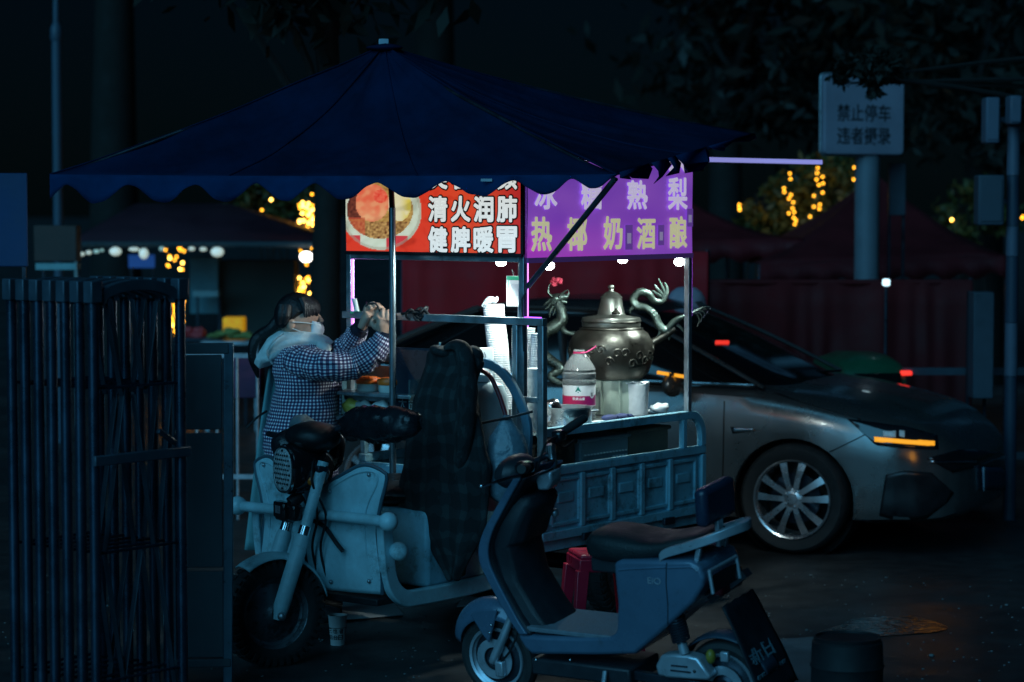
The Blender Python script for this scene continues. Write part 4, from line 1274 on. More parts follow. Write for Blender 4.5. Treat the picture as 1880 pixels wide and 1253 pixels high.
# relief clouds round the belly
mb = MB(); r_ = random.Random(3)
for k in range(16):
    a = R(180 + 8 + 164 * k / 15)
    zc = kz(650 + r_.uniform(-12, 14)) - K0.z
    c = V((kr(78) * math.cos(a), kr(78) * math.sin(a), zc))
    tx = V((-math.sin(a), math.cos(a), 0))
    pts = [c + (tx * math.cos(t) + V((0, 0, 1)) * math.sin(t)) * (.026 * (1 - t / 9)) for t in [i * .5 for i in range(15)]]
    mb.tube(pts, .005, 6)
o = mb.build('relief_scroll', m_brass, kettle); o['kind'] = 'stuff'
def dragon_tube(pts, rads, name, parent=None, n=6, spikes=True, nseg=12):
    P = smooth_pts(pts, n); Rd = [q * .84 for q in lerp_list(rads, n)]
    mb = MB().tube(P, Rd, nseg)
    # overlapping scales as small raised tips
    for i in range(1, len(P) - 1):
        t = (P[i + 1] - P[i - 1]).normalized(); u = t.cross(V((0, 1, 0))).normalized()
        w = t.cross(u)
        for k in range(8):
            a = 2 * math.pi * (k + .5 * (i % 2)) / 8
            d = u * math.cos(a) + w * math.sin(a)
            c = P[i] + d * Rd[i] * .96
            e_ = d.cross(t)
            s_ = Rd[i] * .5
            mb.add([c - t * s_ + d * s_ * .7, c + e_ * s_ * .8, c + t * s_ * 1.1 + d * s_ * .1, c - e_ * s_ * .8], [(0, 1, 2, 3)], None, False)
    return mb.build(name, m_dragon, parent, normals=False)
sp = dragon_tube([kp(1040, 706), kp(1020, 700), kp(1012, 690), kp(1030, 677), kp(1014, 664), kp(997, 650), kp(992, 632), kp(1000, 612), kp(1018, 600), kp(1031, 588), kp(1030, 572), kp(1022, 556)], [kr(5), kr(7), kr(8), kr(9), kr(9.5), kr(10), kr(10), kr(11), kr(12), kr(11), kr(10), kr(11)], 'dragon_neck', kettle)
MB().tube(smooth_pts([kp(1030, 592), kp(1034, 606), kp(1044, 612), kp(1056, 613)], 5), lerp_list([kr(7), kr(5), kr(4), kr(5)], 5), 10).build('dragon_leg', m_dragon, kettle)
hd = MB()
hd.tube(smooth_pts([kp(1012, 556), kp(1020, 549), kp(1030, 546), kp(1042, 545)], 5), lerp_list([kr(9), kr(13), kr(9), kr(6)], 5), 14, sy=.8)
hd.tube(smooth_pts([kp(1022, 556), kp(1033, 554), kp(1041, 556)], 4), lerp_list([kr(6), kr(4), kr(2.5)], 4), 10)
hd = hd.build('dragon_head', m_dragon, kettle)
mb = MB()
for pts, r0 in (([(1016, 545), (1007, 538), (1008, 525), (1013, 519)], 3.2), ([(1030, 541), (1038, 535), (1043, 532)], 2.2), ([(1012, 550), (1004, 556), (997, 562)], 4), ([(1012, 556), (1006, 564), (1000, 569)], 4), ([(1016, 562), (1010, 573), (1009, 583)], 4), ([(1021, 564), (1018, 572), (1015, 580)], 3), ([(1042, 545), (1044, 538), (1043, 533)], 2)):
    for dy in (-.012, .012):
        mb.tube(smooth_pts([kp(u, v, dy) for u, v in pts], 4), lerp_list([kr(r0 * (1 - .8 * i / (len(pts) - 1))) for i in range(len(pts))], 4), 7)
mb.build('horn_and_mane', m_dragon, hd)
MB().ball(kp(1027, 545, -.028), .008, 8, 6).build('eye', m_gloss_black, hd)
mb = MB(); r_ = random.Random(8)
for k in range(16): mb.ball(kp(1020 + r_.uniform(-8, 9), 518 + r_.uniform(-5, 5), r_.uniform(-.015, .015)), .012, 8, 6)
o = mb.build('red_pompom', M('crimson_wool', (.42, .03, .06), .9, 0, .3, 40, .6, 90), kettle); o['kind'] = 'stuff'
MB().tube([kp(1196, 632), kp(1222, 616), kp(1240, 604)], [kr(9), kr(6.5), kr(5.5)], 14).build('pour_spout', m_brass, kettle)
dragon_tube([kp(1262, 580), kp(1250, 584), kp(1238, 592), kp(1223, 607), kp(1210, 597), kp(1201, 578), kp(1186, 565), kp(1170, 562), kp(1163, 550), kp(1174, 537), kp(1190, 540), kp(1201, 553), kp(1216, 553), kp(1224, 538)], [kr(3), kr(5), kr(7), kr(8), kr(8), kr(7.5), kr(7), kr(8), kr(7.5), kr(7.5), kr(7.5), kr(7), kr(6), kr(4)], 'dragon_tail', kettle)
for pts in ([(1222, 545), (1218, 532), (1209, 512)], [(1220, 545), (1208, 532), (1201, 522)], [(1217, 546), (1205, 539), (1198, 533)], [(1224, 540), (1224, 528), (1220, 518)], [(1168, 564), (1158, 568), (1157, 576)], [(1225, 605), (1229, 618), (1228, 626)], [(1213, 605), (1210, 615), (1204, 620)], [(1236, 594), (1248, 600), (1256, 612)]):
    MB().tube(smooth_pts([kp(u, v) for u, v in pts], 4), lerp_list([kr(4.2), kr(3), kr(.6)], 4), 7).build('tail_fin', m_dragon, kettle)
mb = MB()
for k in range(5):
    mb.tube(smooth_pts([kp(1262, 580), kp(1275 + k * 3, 574 - k * 2), kp(1284 + k * 5, 588 - k * 6), kp(1280 + k * 6, 600 - k * 8)], 4), .004, 6)
mb.build('wire_whisker', m_dragon, kettle)

# ---- five litre water bottle
c = on_counter(1063, 768, .33); bw = FT.w(c)
bs = bw.y / FPX
bottle = thing('water_bottle', 'clear five litre water bottle with white and crimson label', 'bottle', bw, 0)
def bz(v): return (770 - v) * bs
m_pet = M('clear_plastic', (.92, .97, .97), .06, 0, 0, rvar=.03, trans=.82, ior=1.22)
pr = [(.1, 0)] + [(r * bs, bz(v)) for r, v in [(27, 769), (30, 765), (30, 752), (29, 749), (30, 746), (30, 704), (31, 700), (31, 694), (29.3, 692), (31, 689), (31.5, 682), (29, 679), (30.5, 675), (27, 668), (20, 657), (13, 648), (10.5, 645), (10.5, 640), (9, 639)]]
MB().lathe([(.001, 0.001)] + pr[1:], 32, cap=False).build('bottle_body', m_pet, bottle, solid=.0015)
MB().lathe([(11.2 * bs, bz(646)), (11.2 * bs, bz(642)), (9 * bs, bz(641.5))], 20, cap=False).build('neck_ring', M('crimson_plastic', (.6, .03, .12), .35), bottle)
MB().tube(smooth_pts([(-.026, -.01, bz(643)), (.02, -.03, bz(644)), (.05, -.025, bz(640)), (.083, -.015, bz(632))], 5), .004, 6).build('carry_strap', M('pink_strap', (.7, .06, .2), .4), bottle)
LR = 30.4 * bs
Lz0, Lz1 = bz(741), bz(702)
def lab_col(a, b_):
    ang = (a - .5) * 2
    edge = .47 + .08 * (abs(ang * 1.6) ** 2 if abs(ang) < .5 else .6)
    if b_ > edge: return (.82, .84, .86)
    if b_ < .02: return (.9, .9, .92)
    return mix((.62, .02, .10), (.26, .008, .11), sst(-.25, .25, ang))
mlab = bpy.data.materials.new('bottle_label'); mlab.use_nodes = True
_a = mlab.node_tree.nodes.new('ShaderNodeAttribute'); _a.attribute_name = 'print'
mlab.node_tree.links.new(_a.outputs['Color'], mlab.node_tree.nodes['Principled BSDF'].inputs['Base Color'])
mlab.node_tree.nodes['Principled BSDF'].inputs['Roughness'].default_value = .35
def lp(ang, z, off=0): return V(((LR + off) * math.sin(ang), -(LR + off) * math.cos(ang), z))
lab = painted('label', lambda a, b_: lp((a - .5) * 2 * math.pi, Lz0 + (Lz1 - Lz0) * b_), 60, 30, lab_col, mlab, bottle)
def curved_text(nm, s_, ang, z, h, w, mat, par):
    me = text_mesh(nm, s_, .05, mat, .03, 0)
    xs = [q.co.x for q in me.vertices]; ys = [q.co.y for q in me.vertices]
    sx, sy = w / (max(xs) - min(xs)), h / (max(ys) - min(ys))
    for q in me.vertices: q.co = lp(ang + q.co.x * sx / LR, z + q.co.y * sy, .0012)
    o = bpy.data.objects.new(nm, me); C.objects.link(o); o.parent = par; return o
mw = M('label_white_ink', (.85, .85, .87), .4, 0, 0); mg = M('label_green_ink', (.01, .22, .18), .4, 0, 0); mk = M('label_dark_ink', (.02, .03, .05), .4, 0, 0)
curved_text('label_word', '农夫山泉', -.05, bz(727), .015, .063, mw, lab)
curved_text('label_word', '5L', .86, bz(719), .015, .018, mk, lab)
mb = MB().add([lp(-.27, bz(714), .001), lp(-.08, bz(705), .001), lp(.10, bz(714), .001)], [(0, 1, 2)], None, False)
mb.add([lp(-.13, bz(714.4), .001), lp(-.03, bz(714.4), .001), lp(-.08, bz(717), .001)], [(0, 1, 2)], None, False)
mb.build('mountain_emblem', mg, lab, normals=False)
pts = []
for k in range(24):
    t = 2 * math.pi * k / 24
    x, z = math.sin(t) * 6 * (1 - .45 * max(0, math.cos(t)) ** 1.5), math.cos(t) * 8.5
    pts.append((x, z))
MB().add([lp(.86 + x * bs / LR, bz(718.5) + z * bs, .0008) for x, z in pts], [tuple(range(24))], None, False).build('drop_emblem', M('label_drop', (.72, .74, .78), .4, 0, 0), lab, normals=False)

# ---- stacks of bowls and cups wrapped in film
m_cup = M('white_foam_cup', (.80, .82, .82), .45, 0, .06, 12)
m_film = M('milky_film', (.74, .78, .79), .3, 0, .08, 10, .5, 30)
def cup_stack(lab, u, v0, v1, x, rpx, mat, lean=0, taper=.93, tip=False, group='stacks of wrapped white cups', ripple=.05, dz=4.2):
    q = FT.hit(u, v1, x=x); w = FT.w(q)
    s_ = w.y / FPX
    t = thing('cup_stack', lab, 'cup stack', (w.x, w.y, w.z), 0, group)
    h = (v1 - v0) * s_; n = int((v1 - v0) / dz)
    prof = []
    for k in range(n + 1):
        f = k / n; r = rpx * s_ * (taper + (1 - taper) * f)
        prof += [(r * (1 - ripple), h * f), (r * (1 + .0), h * min(1, f + .55 / n)), (r * .99, h * min(1, f + .85 / n))]
    mb = MB().lathe([(.001, 0)] + prof + [(.001, h * 1.001)], 26, cap=False)
    mb.v = [(p[0] + lean * p[2] + .004 * noise.noise(V((p[0] * 9, p[1] * 9, p[2] * 9))), p[1], p[2]) for p in mb.v]
    mb.build('cups', mat, t)
    if tip:
        MB().tube(smooth_pts([(lean * h - rpx * s_, -.01, h - .01), (lean * h - .02, -.02, h + .02), (lean * h + .01, -.015, h + .02), (lean * h + .02, 0, h + .035)], 4), lerp_list([.006, .018, .014, .004], 4), 8).build('film_knot', m_film, t)
    return t
cup_stack('tallest leaning stack of wrapped white bowls left of the corner post', 925, 558, 752, -1.40, 20, m_cup, -.10, .96, True)
cup_stack('stack of film wrapped cups directly behind the corner post', 958, 602, 770, -1.34, 22, m_film, .02, .92, False)
t = cup_stack('short plump bundle of white cups right of the corner post', 984, 676, 790, -1.24, 17, m_film, .0, 1.0, False, ripple=.02, dz=9)
cup_stack('fourth narrow stack of cups between the corner post and the shelf post', 981, 612, 690, -1.36, 12, m_film, .03, .9)
# printed paper box behind the coat
q = FT.hit(892, 676, x=-1.22); w = FT.w(q); s_ = w.y / FPX
t = thing('paper_box', 'small white printed paper box behind the top of the dark coat', 'box', w, R(6))
MB().box((0, 0, 12 * s_), (26 * s_, .06, 50 * s_)).build('carton', m_paper, t, .002)
MB().box((9 * s_, -.031, 2 * s_), (7 * s_, .001, 10 * s_)).build('printed_patch', M('ochre_print', (.4, .22, .04), .5), t)
MB().tube([(-4 * s_, -.031, 30 * s_), (-1 * s_, -.031, 22 * s_), (-5 * s_, -.031, 18 * s_), (4 * s_, -.031, 14 * s_)], .0012, 5).build('printed_line', m_ink, t)
# white roll of film wrapped lids and torn bags
c = on_counter(1170, 760, .36); w = FT.w(c); s_ = w.y / FPX
t = thing('lid_roll', 'white film wrapped roll of cup lids standing near the rear post', 'lid roll', w, 0)
pr = []
for k in range(15):
    f = k / 14; pr += [((19.5 + 2 * f) * s_, f * 56 * s_), ((20.2 + 2 * f) * s_, (f + .03) * 56 * s_)]
mb = MB().lathe([(.001, 0)] + pr + [(15 * s_, 59 * s_), (.001, 57 * s_)], 28, cap=False)
mb.v = [(p[0] + .004 * noise.noise(V((p[0] * 14, p[1] * 14, p[2] * 9 + 3))), p[1], p[2]) for p in mb.v]
mb.build('lids', m_film, t)
MB().sheet([[V(((-19 - 3 * (j == 0)) * s_ + j * 8 * s_, -.05 + .02 * i, 57 * s_ + (.014 if (i + j) % 2 else .002))) for j in range(6)] for i in range(4)]).build('film_flap', m_film, t, solid=.001)
c = on_counter(1212, 756, .42); w = FT.w(c)
t = thing('plastic_bag', 'small crumpled white plastic bag lying beside the lid roll', 'bag', w, 0)
mb = MB().ball((0, 0, .026), (.05, .045, .027), 22, 12)
mb.v = [tuple(V(p) * (1 + .35 * noise.noise(V(p) * 28))) for p in mb.v]
mb.ball((-.045, -.01, .012), (.04, .02, .012), 12, 7)
mb.build('crumpled_film', m_film, t)
# navy gloves
c = on_counter(1140, 764, .46); w = FT.w(c)
t = thing('gloves', 'pair of navy cloth gloves on the counter edge in front of the pedestal', 'gloves', w, FT.yaw + R(180))
m_navy = M('navy_cloth', (.035, .05, .14), .8, 0, .3, 14, .3, 60)
for k, (dx, rz) in enumerate(((.0, .2), (-.085, -.1))):
    mb = MB()
    Q = Matrix.Rotation(rz, 3, 'Z')
    mb.ball(Q @ V((dx, 0, .016)), (.05, .03, .016), 16, 9, Q)
    for j in range(4):
        a = Q @ V((dx + .035, -.024 + j * .016, .016)); b2 = Q @ V((dx + .085 + .01 * (j in (1, 2)), -.03 + j * .02, .008))
        mb.tube([a, (a + b2) / 2 + V((0, 0, .006)), b2], [.010, .009, .006], 8)
    mb.tube([Q @ V((dx - .02, .025, .015)), Q @ V((dx + .02, .045, .01))], [.010, .007], 8)
    mb.build('glove', m_navy, t)
c = on_counter(1105, 766, .47); w = FT.w(c)
t = thing('paper_sheet', 'thin white paper sheet under the foot of the water bottle', 'paper', w, FT.yaw)
MB().box((0, 0, .004), (.20, .08, .004)).build('sheet', m_paper, t)
# steel pot
c = on_counter(1042, 790, .43); w = FT.w(c); s_ = w.y / FPX
t = thing('steel_pot', 'wide stainless steel pot on the counter behind the shelf post', 'pot', w, 0)
MB().lathe([(.001, .0), (.112, 0), (.118, .008), (.118, .085), (.124, .089), (.124, .092), (.113, .090), (.112, .012), (.001, .01)], 36, cap=False).build('pot_wall', m_steel, t)
for sg in (-1, 1):
    MB().tube([(sg * .118, -.03, .07), (sg * .145, -.025, .072), (sg * .145, .025, .072), (sg * .118, .03, .07)], .005, 8).build('handle', m_steel, t)
q = FT.hit(1014, 738, y=.40); w = FT.w((q.x, .40, ZC + .0)); 
t = thing('ladle_tray', 'bright crumpled foil dish beside the water bottle', 'dish', w, 0)
mb = MB().ball((0, 0, .065), (.05, .04, .065), 20, 12)
mb.v = [tuple(V((p[0], p[1], p[2])) * (1 + .12 * noise.noise(V(p) * 22))) for p in mb.v]
mb.build('foil', M('foil', (.8, .82, .84), .2, 1, .1), t)
# payment card (blank) on the corner post
q = FT.hit(943, 535, x=XF - .15); w = FT.w(q)
t = thing('payment_card', 'white card with green header hanging left of the corner post', 'card', w, FT.yaw)
cs = w.y / FPX
MB().box((0, 0, 0), (.003, 26 * cs / .788, 56 * cs)).build('card', m_paper, t, .001)
MB().box((.002, 0, 24 * cs), (.002, 24 * cs / .788, 7 * cs)).build('green_header', M('green_print', (.05, .45, .25), .5), t)
MB().box((.002, -.03, 4 * cs), (.002, .006, 34 * cs)).build('green_band', M('pale_green_print', (.25, .55, .42), .5), t)
MB().box((.002, .012, 2 * cs), (.0015, .045, 22 * cs)).build('grey_panel', M('pale_grey_print', (.62, .64, .66), .5), t)
MB().tube([(0, 0, 28 * cs), (0, -.01, 40 * cs)], .003, 6).build('cord', m_black, t)
MB().tube([(-.02, .02, -28 * cs), (-.02, .02, -.45)], .010, 8).build('card_stand', m_galv, t)
# ---- display case at the far end, orange lidded jars
case = thing('display_case', 'low glass display case under the lower shelf rail left of the canopy pole', 'case', FT.loc, FT.yaw)
m_glass = M('greenish_glass', (.75, .95, .88), .08, 0, 0, rvar=0, trans=.9, ior=1.1)
yA, yB = -.53, -.02
MB().box((XF + .05, (yA + yB) / 2, 1.005), (.20, yB - yA, .02)).build('base', m_galv, case, .003)
MB().box((XF + .02, (yA + yB) / 2, 1.125), (.22, yB - yA, .018)).build('shelf', m_galv, case, .003)
for y in (yA, yB):
    MB().box((XF + .04, y, 1.10), (.20, .008, .22)).build('glass_side', m_glass, case)
MB().box((XF - .07, (yA + yB) / 2, 1.12), (.01, yB - yA - .02, .26)).build('back_board', M('brown_board', (.20, .12, .08), .6, 0, .2), case)
MB().beam((XF + .15, yA, 1.01), (XF + .10, yA + .02, 1.24), .02, .02).build('frame_bar', m_galv, case)
m_or = M('orange_lid', (.85, .16, .02), .4, 0, .05)
def jar(lab, u, v, x, n):
    q = FT.hit(u, v, x=x); w = FT.w((x, q.y, 1.135))
    t = thing('jar', lab, 'jar', w, 0, 'orange lidded jars in the display case')
    MB().lathe([(.001, 0), (.052, 0), (.056, .01), (.056, .04), (.001, .04)], 24, cap=False).build('jar_glass', M('jar_cloudy', (.6, .64, .6), .3), t)
    MB().lathe([(.06, .037), (.062, .04), (.062, .058), (.058, .064), (.001, .065)], 28, cap=False).build('lid', m_or, t)
    MB().lathe([(.045, .064), (.044, .069), (.001, .069)], 24, cap=False).build('lid_rim', m_or, t)
jar('orange lidded jar left in the display case', 676, 704, XF + .04, 0)
jar('orange lidded jar next to the canopy pole', 716, 704, XF + .04, 1)
for i, (u, lab) in enumerate([(645, 'yellow bag of sweets on the lowest case shelf'), (668, 'pale grey tub on the lowest case shelf'), (700, 'white foil pack on the lowest case shelf')]):
    q = FT.hit(u, 742, x=XF + .06); w = FT.w((XF + .06, q.y, 1.016))
    t = thing('sweet_pack', lab, 'pack', w, FT.yaw)
    mb = MB().ball((0, 0, .038), (.03, .055, .038), 16, 10)
    mb.v = [tuple(V(p) * (1 + .2 * noise.noise(V(p) * 30 + V((i, 0, 0))))) for p in mb.v]
    mb.build('pack_film', M('pack_film_%s' % 'abc'[i], [(.55, .42, .08), (.35, .38, .36), (.7, .72, .7)][i], .35, 0, .2, 40), t)
# white spoon-like tag on the upper shelf rail
q = FT.hit(653, 576, x=XF + .03); w = FT.w(q)
t = thing('ribbon_tag', 'white plastic ribbon standing on the upper shelf rail by the vendor hands', 'ribbon', w, 0)
MB().sheet([[V((-.005 + .03 * i + .0 * j - .012 * (i > 2) * 0 - .012 * i * .4, 0, 0)) + V((-.012 * k_ / 4 + .03 * (i / 1) * 0, .004 * math.sin(k_), .074 * k_ / 5)) for i in range(2)] for k_ in range(6)]).build('ribbon', m_paper, t, solid=.002)
MB().box((0, 0, .006), (.05, .03, .012)).build('clip', M('green_clip', (.05, .35, .2), .4), t)
# dark board with pale characters behind the coat
q = FT.hit(752, 708, x=XF + .05); w = FT.w(q)
t = thing('menu_board', 'dark blue board with pale Chinese characters beside the canopy pole', 'board', w, FT.yaw)
MB().box((0, .05, -.02), (.012, .32, .40)).build('board', M('dark_blue_board', (.015, .03, .05), .35, 0, .1), t, .004)
pts = [(-.05, .17), (.18, .17), (.18, .0), (.10, -.01), (.04, .03), (-.01, .09)]
MB().prism(pts, lambda a, b_, d: V((d, a, b_)), .0065, .009).build('tinted_window', M('brown_tint', (.13, .06, .06), .3), t)
me = V((.0075, 0, 0))
qq = FT.hit(735, 741, x=XF + .05) - q
text('lettering', '大', .06, M('pale_letter', (.38, .42, .46), .5), t, V((.0075, qq.y + .02, qq.z)), (0, 1, 0), (0, 0, 1), 0, w=.05, h=.066)
text('lettering', '品', .06, M('pale_letter', (.38, .42, .46), .5), t, V((.0075, qq.y + .085, qq.z + .004)), (0, 1, 0), (0, 0, 1), 0, w=.05, h=.066)
# blue hoop frame, white drum, red hose and clear bag beside the seat
hoop = thing('hoop_guard', 'dull blue curved steel hoop guard beside the driver seat', 'guard', FT.loc, FT.yaw)
hpts = [FT.hit(u, v, x=-.99) for u, v in [(845, 668), (880, 666), (910, 674), (935, 700), (955, 738), (968, 780), (968, 830), (962, 900)]]
hpts = smooth_pts(hpts, 5)
rings = []
for i, p in enumerate(hpts):
    tt = (hpts[min(i + 1, len(hpts) - 1)] - hpts[max(i - 1, 0)]).normalized(); nn = V((0, -tt.z, tt.y))
    rings.append([p + nn * .021 + V((.012, 0, 0)), p + nn * .021 - V((.012, 0, 0)), p - nn * .021 - V((.012, 0, 0)), p - nn * .021 + V((.012, 0, 0))])
MB().loft(rings).build('hoop', M('hoop_blue', (.10, .22, .30), .5, 0, .2, 8), hoop, .003, angle=35)
q = FT.hit(885, 770, x=-1.02)
t = thing('white_drum', 'dull white plastic drum hung behind the coat', 'drum', FT.w((-1.02, q.y, .62)), 0)
mb = MB().lathe([(.001, 0), (.11, 0), (.125, .03), (.13, .3), (.12, .52), (.10, .58), (.06, .60), (.001, .60)], 28, cap=False)
mb.v = [(p[0], p[1] * .6, p[2]) for p in mb.v]
mb.build('drum_body', M('dull_white_plastic', (.42, .52, .55), .45, 0, .15, 5), t)
MB().lathe([(.05, .598), (.05, .63), (.001, .632)], 18, cap=False).build('drum_cap', m_white_pl, t)
t = thing('red_hose', 'dark red hose curving down beside the coat', 'hose', FT.loc, FT.yaw)
MB().tube(smooth_pts([FT.hit(u, v, x=-.86) for u, v in [(868, 672), (884, 680), (900, 692), (914, 720), (924, 748), (931, 772)]], 6), .011, 10).build('hose', M('dark_red_rubber', (.14, .012, .02), .35), t)
q = FT.hit(930, 770, x=-.86)
t = thing('clear_bag', 'smoky plastic bag of bottles hanging behind the scooter handlebar', 'bag', FT.w(V((-.86, q.y, q.z))), 0)
mb = MB().lathe([(.012, .02), (.02, 0), (.035, -.03), (.075, -.08), (.10, -.16), (.11, -.26), (.095, -.34), (.05, -.38), (.001, -.385)], 26, cap=False)
mb.v = [(p[0] + .02 * noise.noise(V(p) * 9), p[1] * .6 + .015 * noise.noise(V(p) * 12 + V((4, 0, 0))), p[2]) for p in mb.v]
mb.build('bag_film', M('smoky_film', (.12, .18, .22), .22, 0, .4, 9, .6, 24), t)
t = thing('bungee_cord', 'black bungee cord stretched across the drum and the hoop', 'cord', FT.loc, FT.yaw)
MB().tube([FT.hit(880, 778, x=-.84), FT.hit(930, 768, x=-.84), FT.hit(978, 756, x=-.9)], .006, 8).build('cord', m_black, t)

# ---- dark checked coat hung on a peg over the seat back
coat = thing('coat', 'dark checked coat hanging from the seat rail of the tricycle', 'coat', FT.loc, FT.yaw)
def coat_mat():
    m = bpy.data.materials.new('dark_check_wool'); m.use_nodes = True
    n, l = m.node_tree.nodes, m.node_tree.links
    b = n['Principled BSDF']; b.inputs['Roughness'].default_value = .9
    uv = n.new('ShaderNodeUVMap'); sep = n.new('ShaderNodeSeparateXYZ')
    wn = n.new('ShaderNodeTexNoise'); wn.inputs['Scale'].default_value = 5
    va = n.new('ShaderNodeVectorMath'); va.operation = 'MULTIPLY_ADD'; va.inputs[1].default_value = (.12, .12, 0)
    l.new(wn.outputs['Color'], va.inputs[0]); l.new(uv.outputs[0], va.inputs[2]); l.new(va.outputs[0], sep.inputs[0])
    outs = []
    for ax, p in (('X', 9.0), ('Y', 9.0)):
        mu = n.new('ShaderNodeMath'); mu.operation = 'MULTIPLY'; mu.inputs[1].default_value = p; l.new(sep.outputs[ax], mu.inputs[0])
        fr = n.new('ShaderNodeMath'); fr.operation = 'FRACT'; l.new(mu.outputs[0], fr.inputs[0])
        gt = n.new('ShaderNodeMath'); gt.operation = 'GREATER_THAN'; gt.inputs[1].default_value = .62; l.new(fr.outputs[0], gt.inputs[0])
        outs.append(gt)
    ad = n.new('ShaderNodeMath'); ad.operation = 'ADD'; l.new(outs[0].outputs[0], ad.inputs[0]); l.new(outs[1].outputs[0], ad.inputs[1])
    cr = n.new('ShaderNodeValToRGB'); cr.color_ramp.interpolation = 'CONSTANT'
    cr.color_ramp.elements[0].color = (.008, .011, .013, 1)
    cr.color_ramp.elements[1].position = .9; cr.color_ramp.elements[1].color = (.030, .042, .045, 1)
    e = cr.color_ramp.elements.new(.4); e.color = (.015, .021, .024, 1)
    hf = n.new('ShaderNodeMath'); hf.operation = 'MULTIPLY'; hf.inputs[1].default_value = .5; l.new(ad.outputs[0], hf.inputs[0])
    l.new(hf.outputs[0], cr.inputs[0])
    nz = n.new('ShaderNodeTexNoise'); nz.inputs['Scale'].default_value = 220
    bp = n.new('ShaderNodeBump'); bp.inputs['Strength'].default_value = .5; bp.inputs['Distance'].default_value = .01
    l.new(nz.outputs[0], bp.inputs['Height']); l.new(bp.outputs[0], b.inputs['Normal'])
    l.new(cr.outputs[0], b.inputs['Base Color'])
    return m
m_coat = coat_mat()
# outline of the hanging coat, row by row: (photo row, left, right)
rows = [(634, 806, 860), (638, 794, 866), (648, 786, 878), (665, 786, 890), (690, 776, 872), (720, 765, 868), (760, 757, 880), (800, 752, 890), (850, 744, 897), (900, 738, 898), (940, 734, 893), (975, 748, 886), (1000, 770, 876), (1025, 795, 862), (1045, 818, 852), (1062, 836, 844)]
rings = []
RW = 44
def row_at(v):
    for (a, l0, r0), (b2, l1, r1) in zip(rows, rows[1:]):
        if v <= b2:
            f = (v - a) / (b2 - a); return l0 + (l1 - l0) * f, r0 + (r1 - r0) * f
    return rows[-1][1:]
XCOAT = -.73
for i in range(RW + 1):
    v = 634 + (1062 - 634) * i / RW
    lu, ru = row_at(v)
    A, B = FT.hit(lu, v, x=XCOAT), FT.hit(ru, v, x=XCOAT)
    cy, hw, z = (A.y + B.y) / 2, abs(B.y - A.y) / 2, (A.z + B.z) / 2
    f = i / RW
    dep = .045 + .035 * math.sin(math.pi * min(1, f * 1.1))
    ring = []
    for k in range(40):
        t = 2 * math.pi * k / 40
        y = cy + hw * math.cos(t); s_ = math.sin(t)
        fold = .040 * (abs(math.sin(math.cos(t) * 5.5 + 1.2 + .9 * math.sin(f * 4))) ** .6 - .5) * min(1, f * 2.0) * (1 if s_ > 0 else .3)
        nn = .022 * noise.noise(V((math.cos(t) * 2, f * 6, s_))) + .012 * noise.noise(V((math.cos(t) * 6, f * 14, s_ * 3)))
        y += .012 * noise.noise(V((f * 9, s_ * 2, 4)))
        ring.append(V((XCOAT + (dep + fold) * s_ + nn, y, z + .02 * (s_ > 0) * math.sin(math.cos(t) * 5) * (f > .9))))
    rings.append(ring)
MB().loft(rings).build('coat_body', m_coat, coat, sub=1, angle=180)
# folded collar and sleeve over the peg
mb = MB()
mb.tube(smooth_pts([FT.hit(u, v, x=XCOAT + .06) for u, v in [(818, 640), (832, 634), (848, 640), (856, 668), (859, 720), (852, 800), (842, 880)]], 6), lerp_list([.012, .022, .034, .040, .045, .046, .02], 6), 16)
mb.v = [tuple(V(p) + V((1, 0, 0)) * .012 * noise.noise(V(p) * 14)) for p in mb.v]
mb.build('sleeve', m_coat, coat)
mb = MB().ball(FT.hit(812, 644, x=XCOAT + .03), (.05, .065, .024), 26, 14)
mb.v = [tuple(V(p) + V((.3, .3, 1)) * .02 * noise.noise(V(p) * 12)) for p in mb.v]
mb.build('collar', m_coat, coat)
MB().ball(FT.hit(868, 655, x=XCOAT), (.05, .05, .05), 18, 10).build('hood_fold', m_coat, coat)
MB().tube([FT.hit(834, 640, x=-.80), FT.hit(834, 660, x=-.80) , V((-.95, .35, 1.2)), V((-.95, .33, .62))], .014, 10).build('coat_peg', m_dark_steel, trike)
for u in (807, 851):
    MB().tube([FT.hit(u, 640, x=XCOAT + .02), FT.hit(u + 1, 629, x=XCOAT + .02)], .005, 6).build('peg_tip', m_white_pl, coat)
# ================================================================ VENDOR
YV = 11.75
vs_ = YV / FPX
vb = px(552, 700, YV); VB = V((vb.x, YV, 0))
vendor = thing('person', 'woman in a gingham padded jacket and white mask reaching up to the shelf rail', 'person', VB)
def vp(u, v, dy=0.0):
    """a point of the figure; dy is depth away from the camera in metres"""
    return px(u, v, YV + dy) - VB
def pr_(n): return n * vs_
m_skin = M('skin', (.50, .30, .22), .55, 0, .08, 20, .05, 200)
body = MB()
# torso, neck, head
def ellring(c, a, b_, n=24, tilt=0):
    return [c + V((a * math.cos(t), b_ * math.sin(t), tilt * math.cos(t))) for t in [2 * math.pi * k / n for k in range(n)]]
body.loft([ellring(vp(552, v), pr_(w), d) for v, w, d in [(900, 38, .15), (820, 42, .16), (740, 36, .14), (690, 38, .15), (655, 36, .16), (642, 24, .11), (634, 17, .06)]])
body.tube([vp(540, 645), vp(546, 622), vp(548, 600)], [pr_(19), pr_(16), pr_(17)], 16)
hcx, hcz = vp(546, 582).x, vp(546, 582).z
body.ball((hcx, 0, hcz + .005), (.100, .076, .105), 28, 18)                # skull
body.ball((hcx + .045, 0, hcz - .055), (.055, .055, .065), 20, 12)         # jaw
body.tube([vp(581, 574), vp(586, 582), vp(591, 590), vp(586, 594)], [.008, .010, .013, .011], 10)   # nose
body.ball(vp(579, 569), (.018, .045, .010), 12, 8)                          # brow
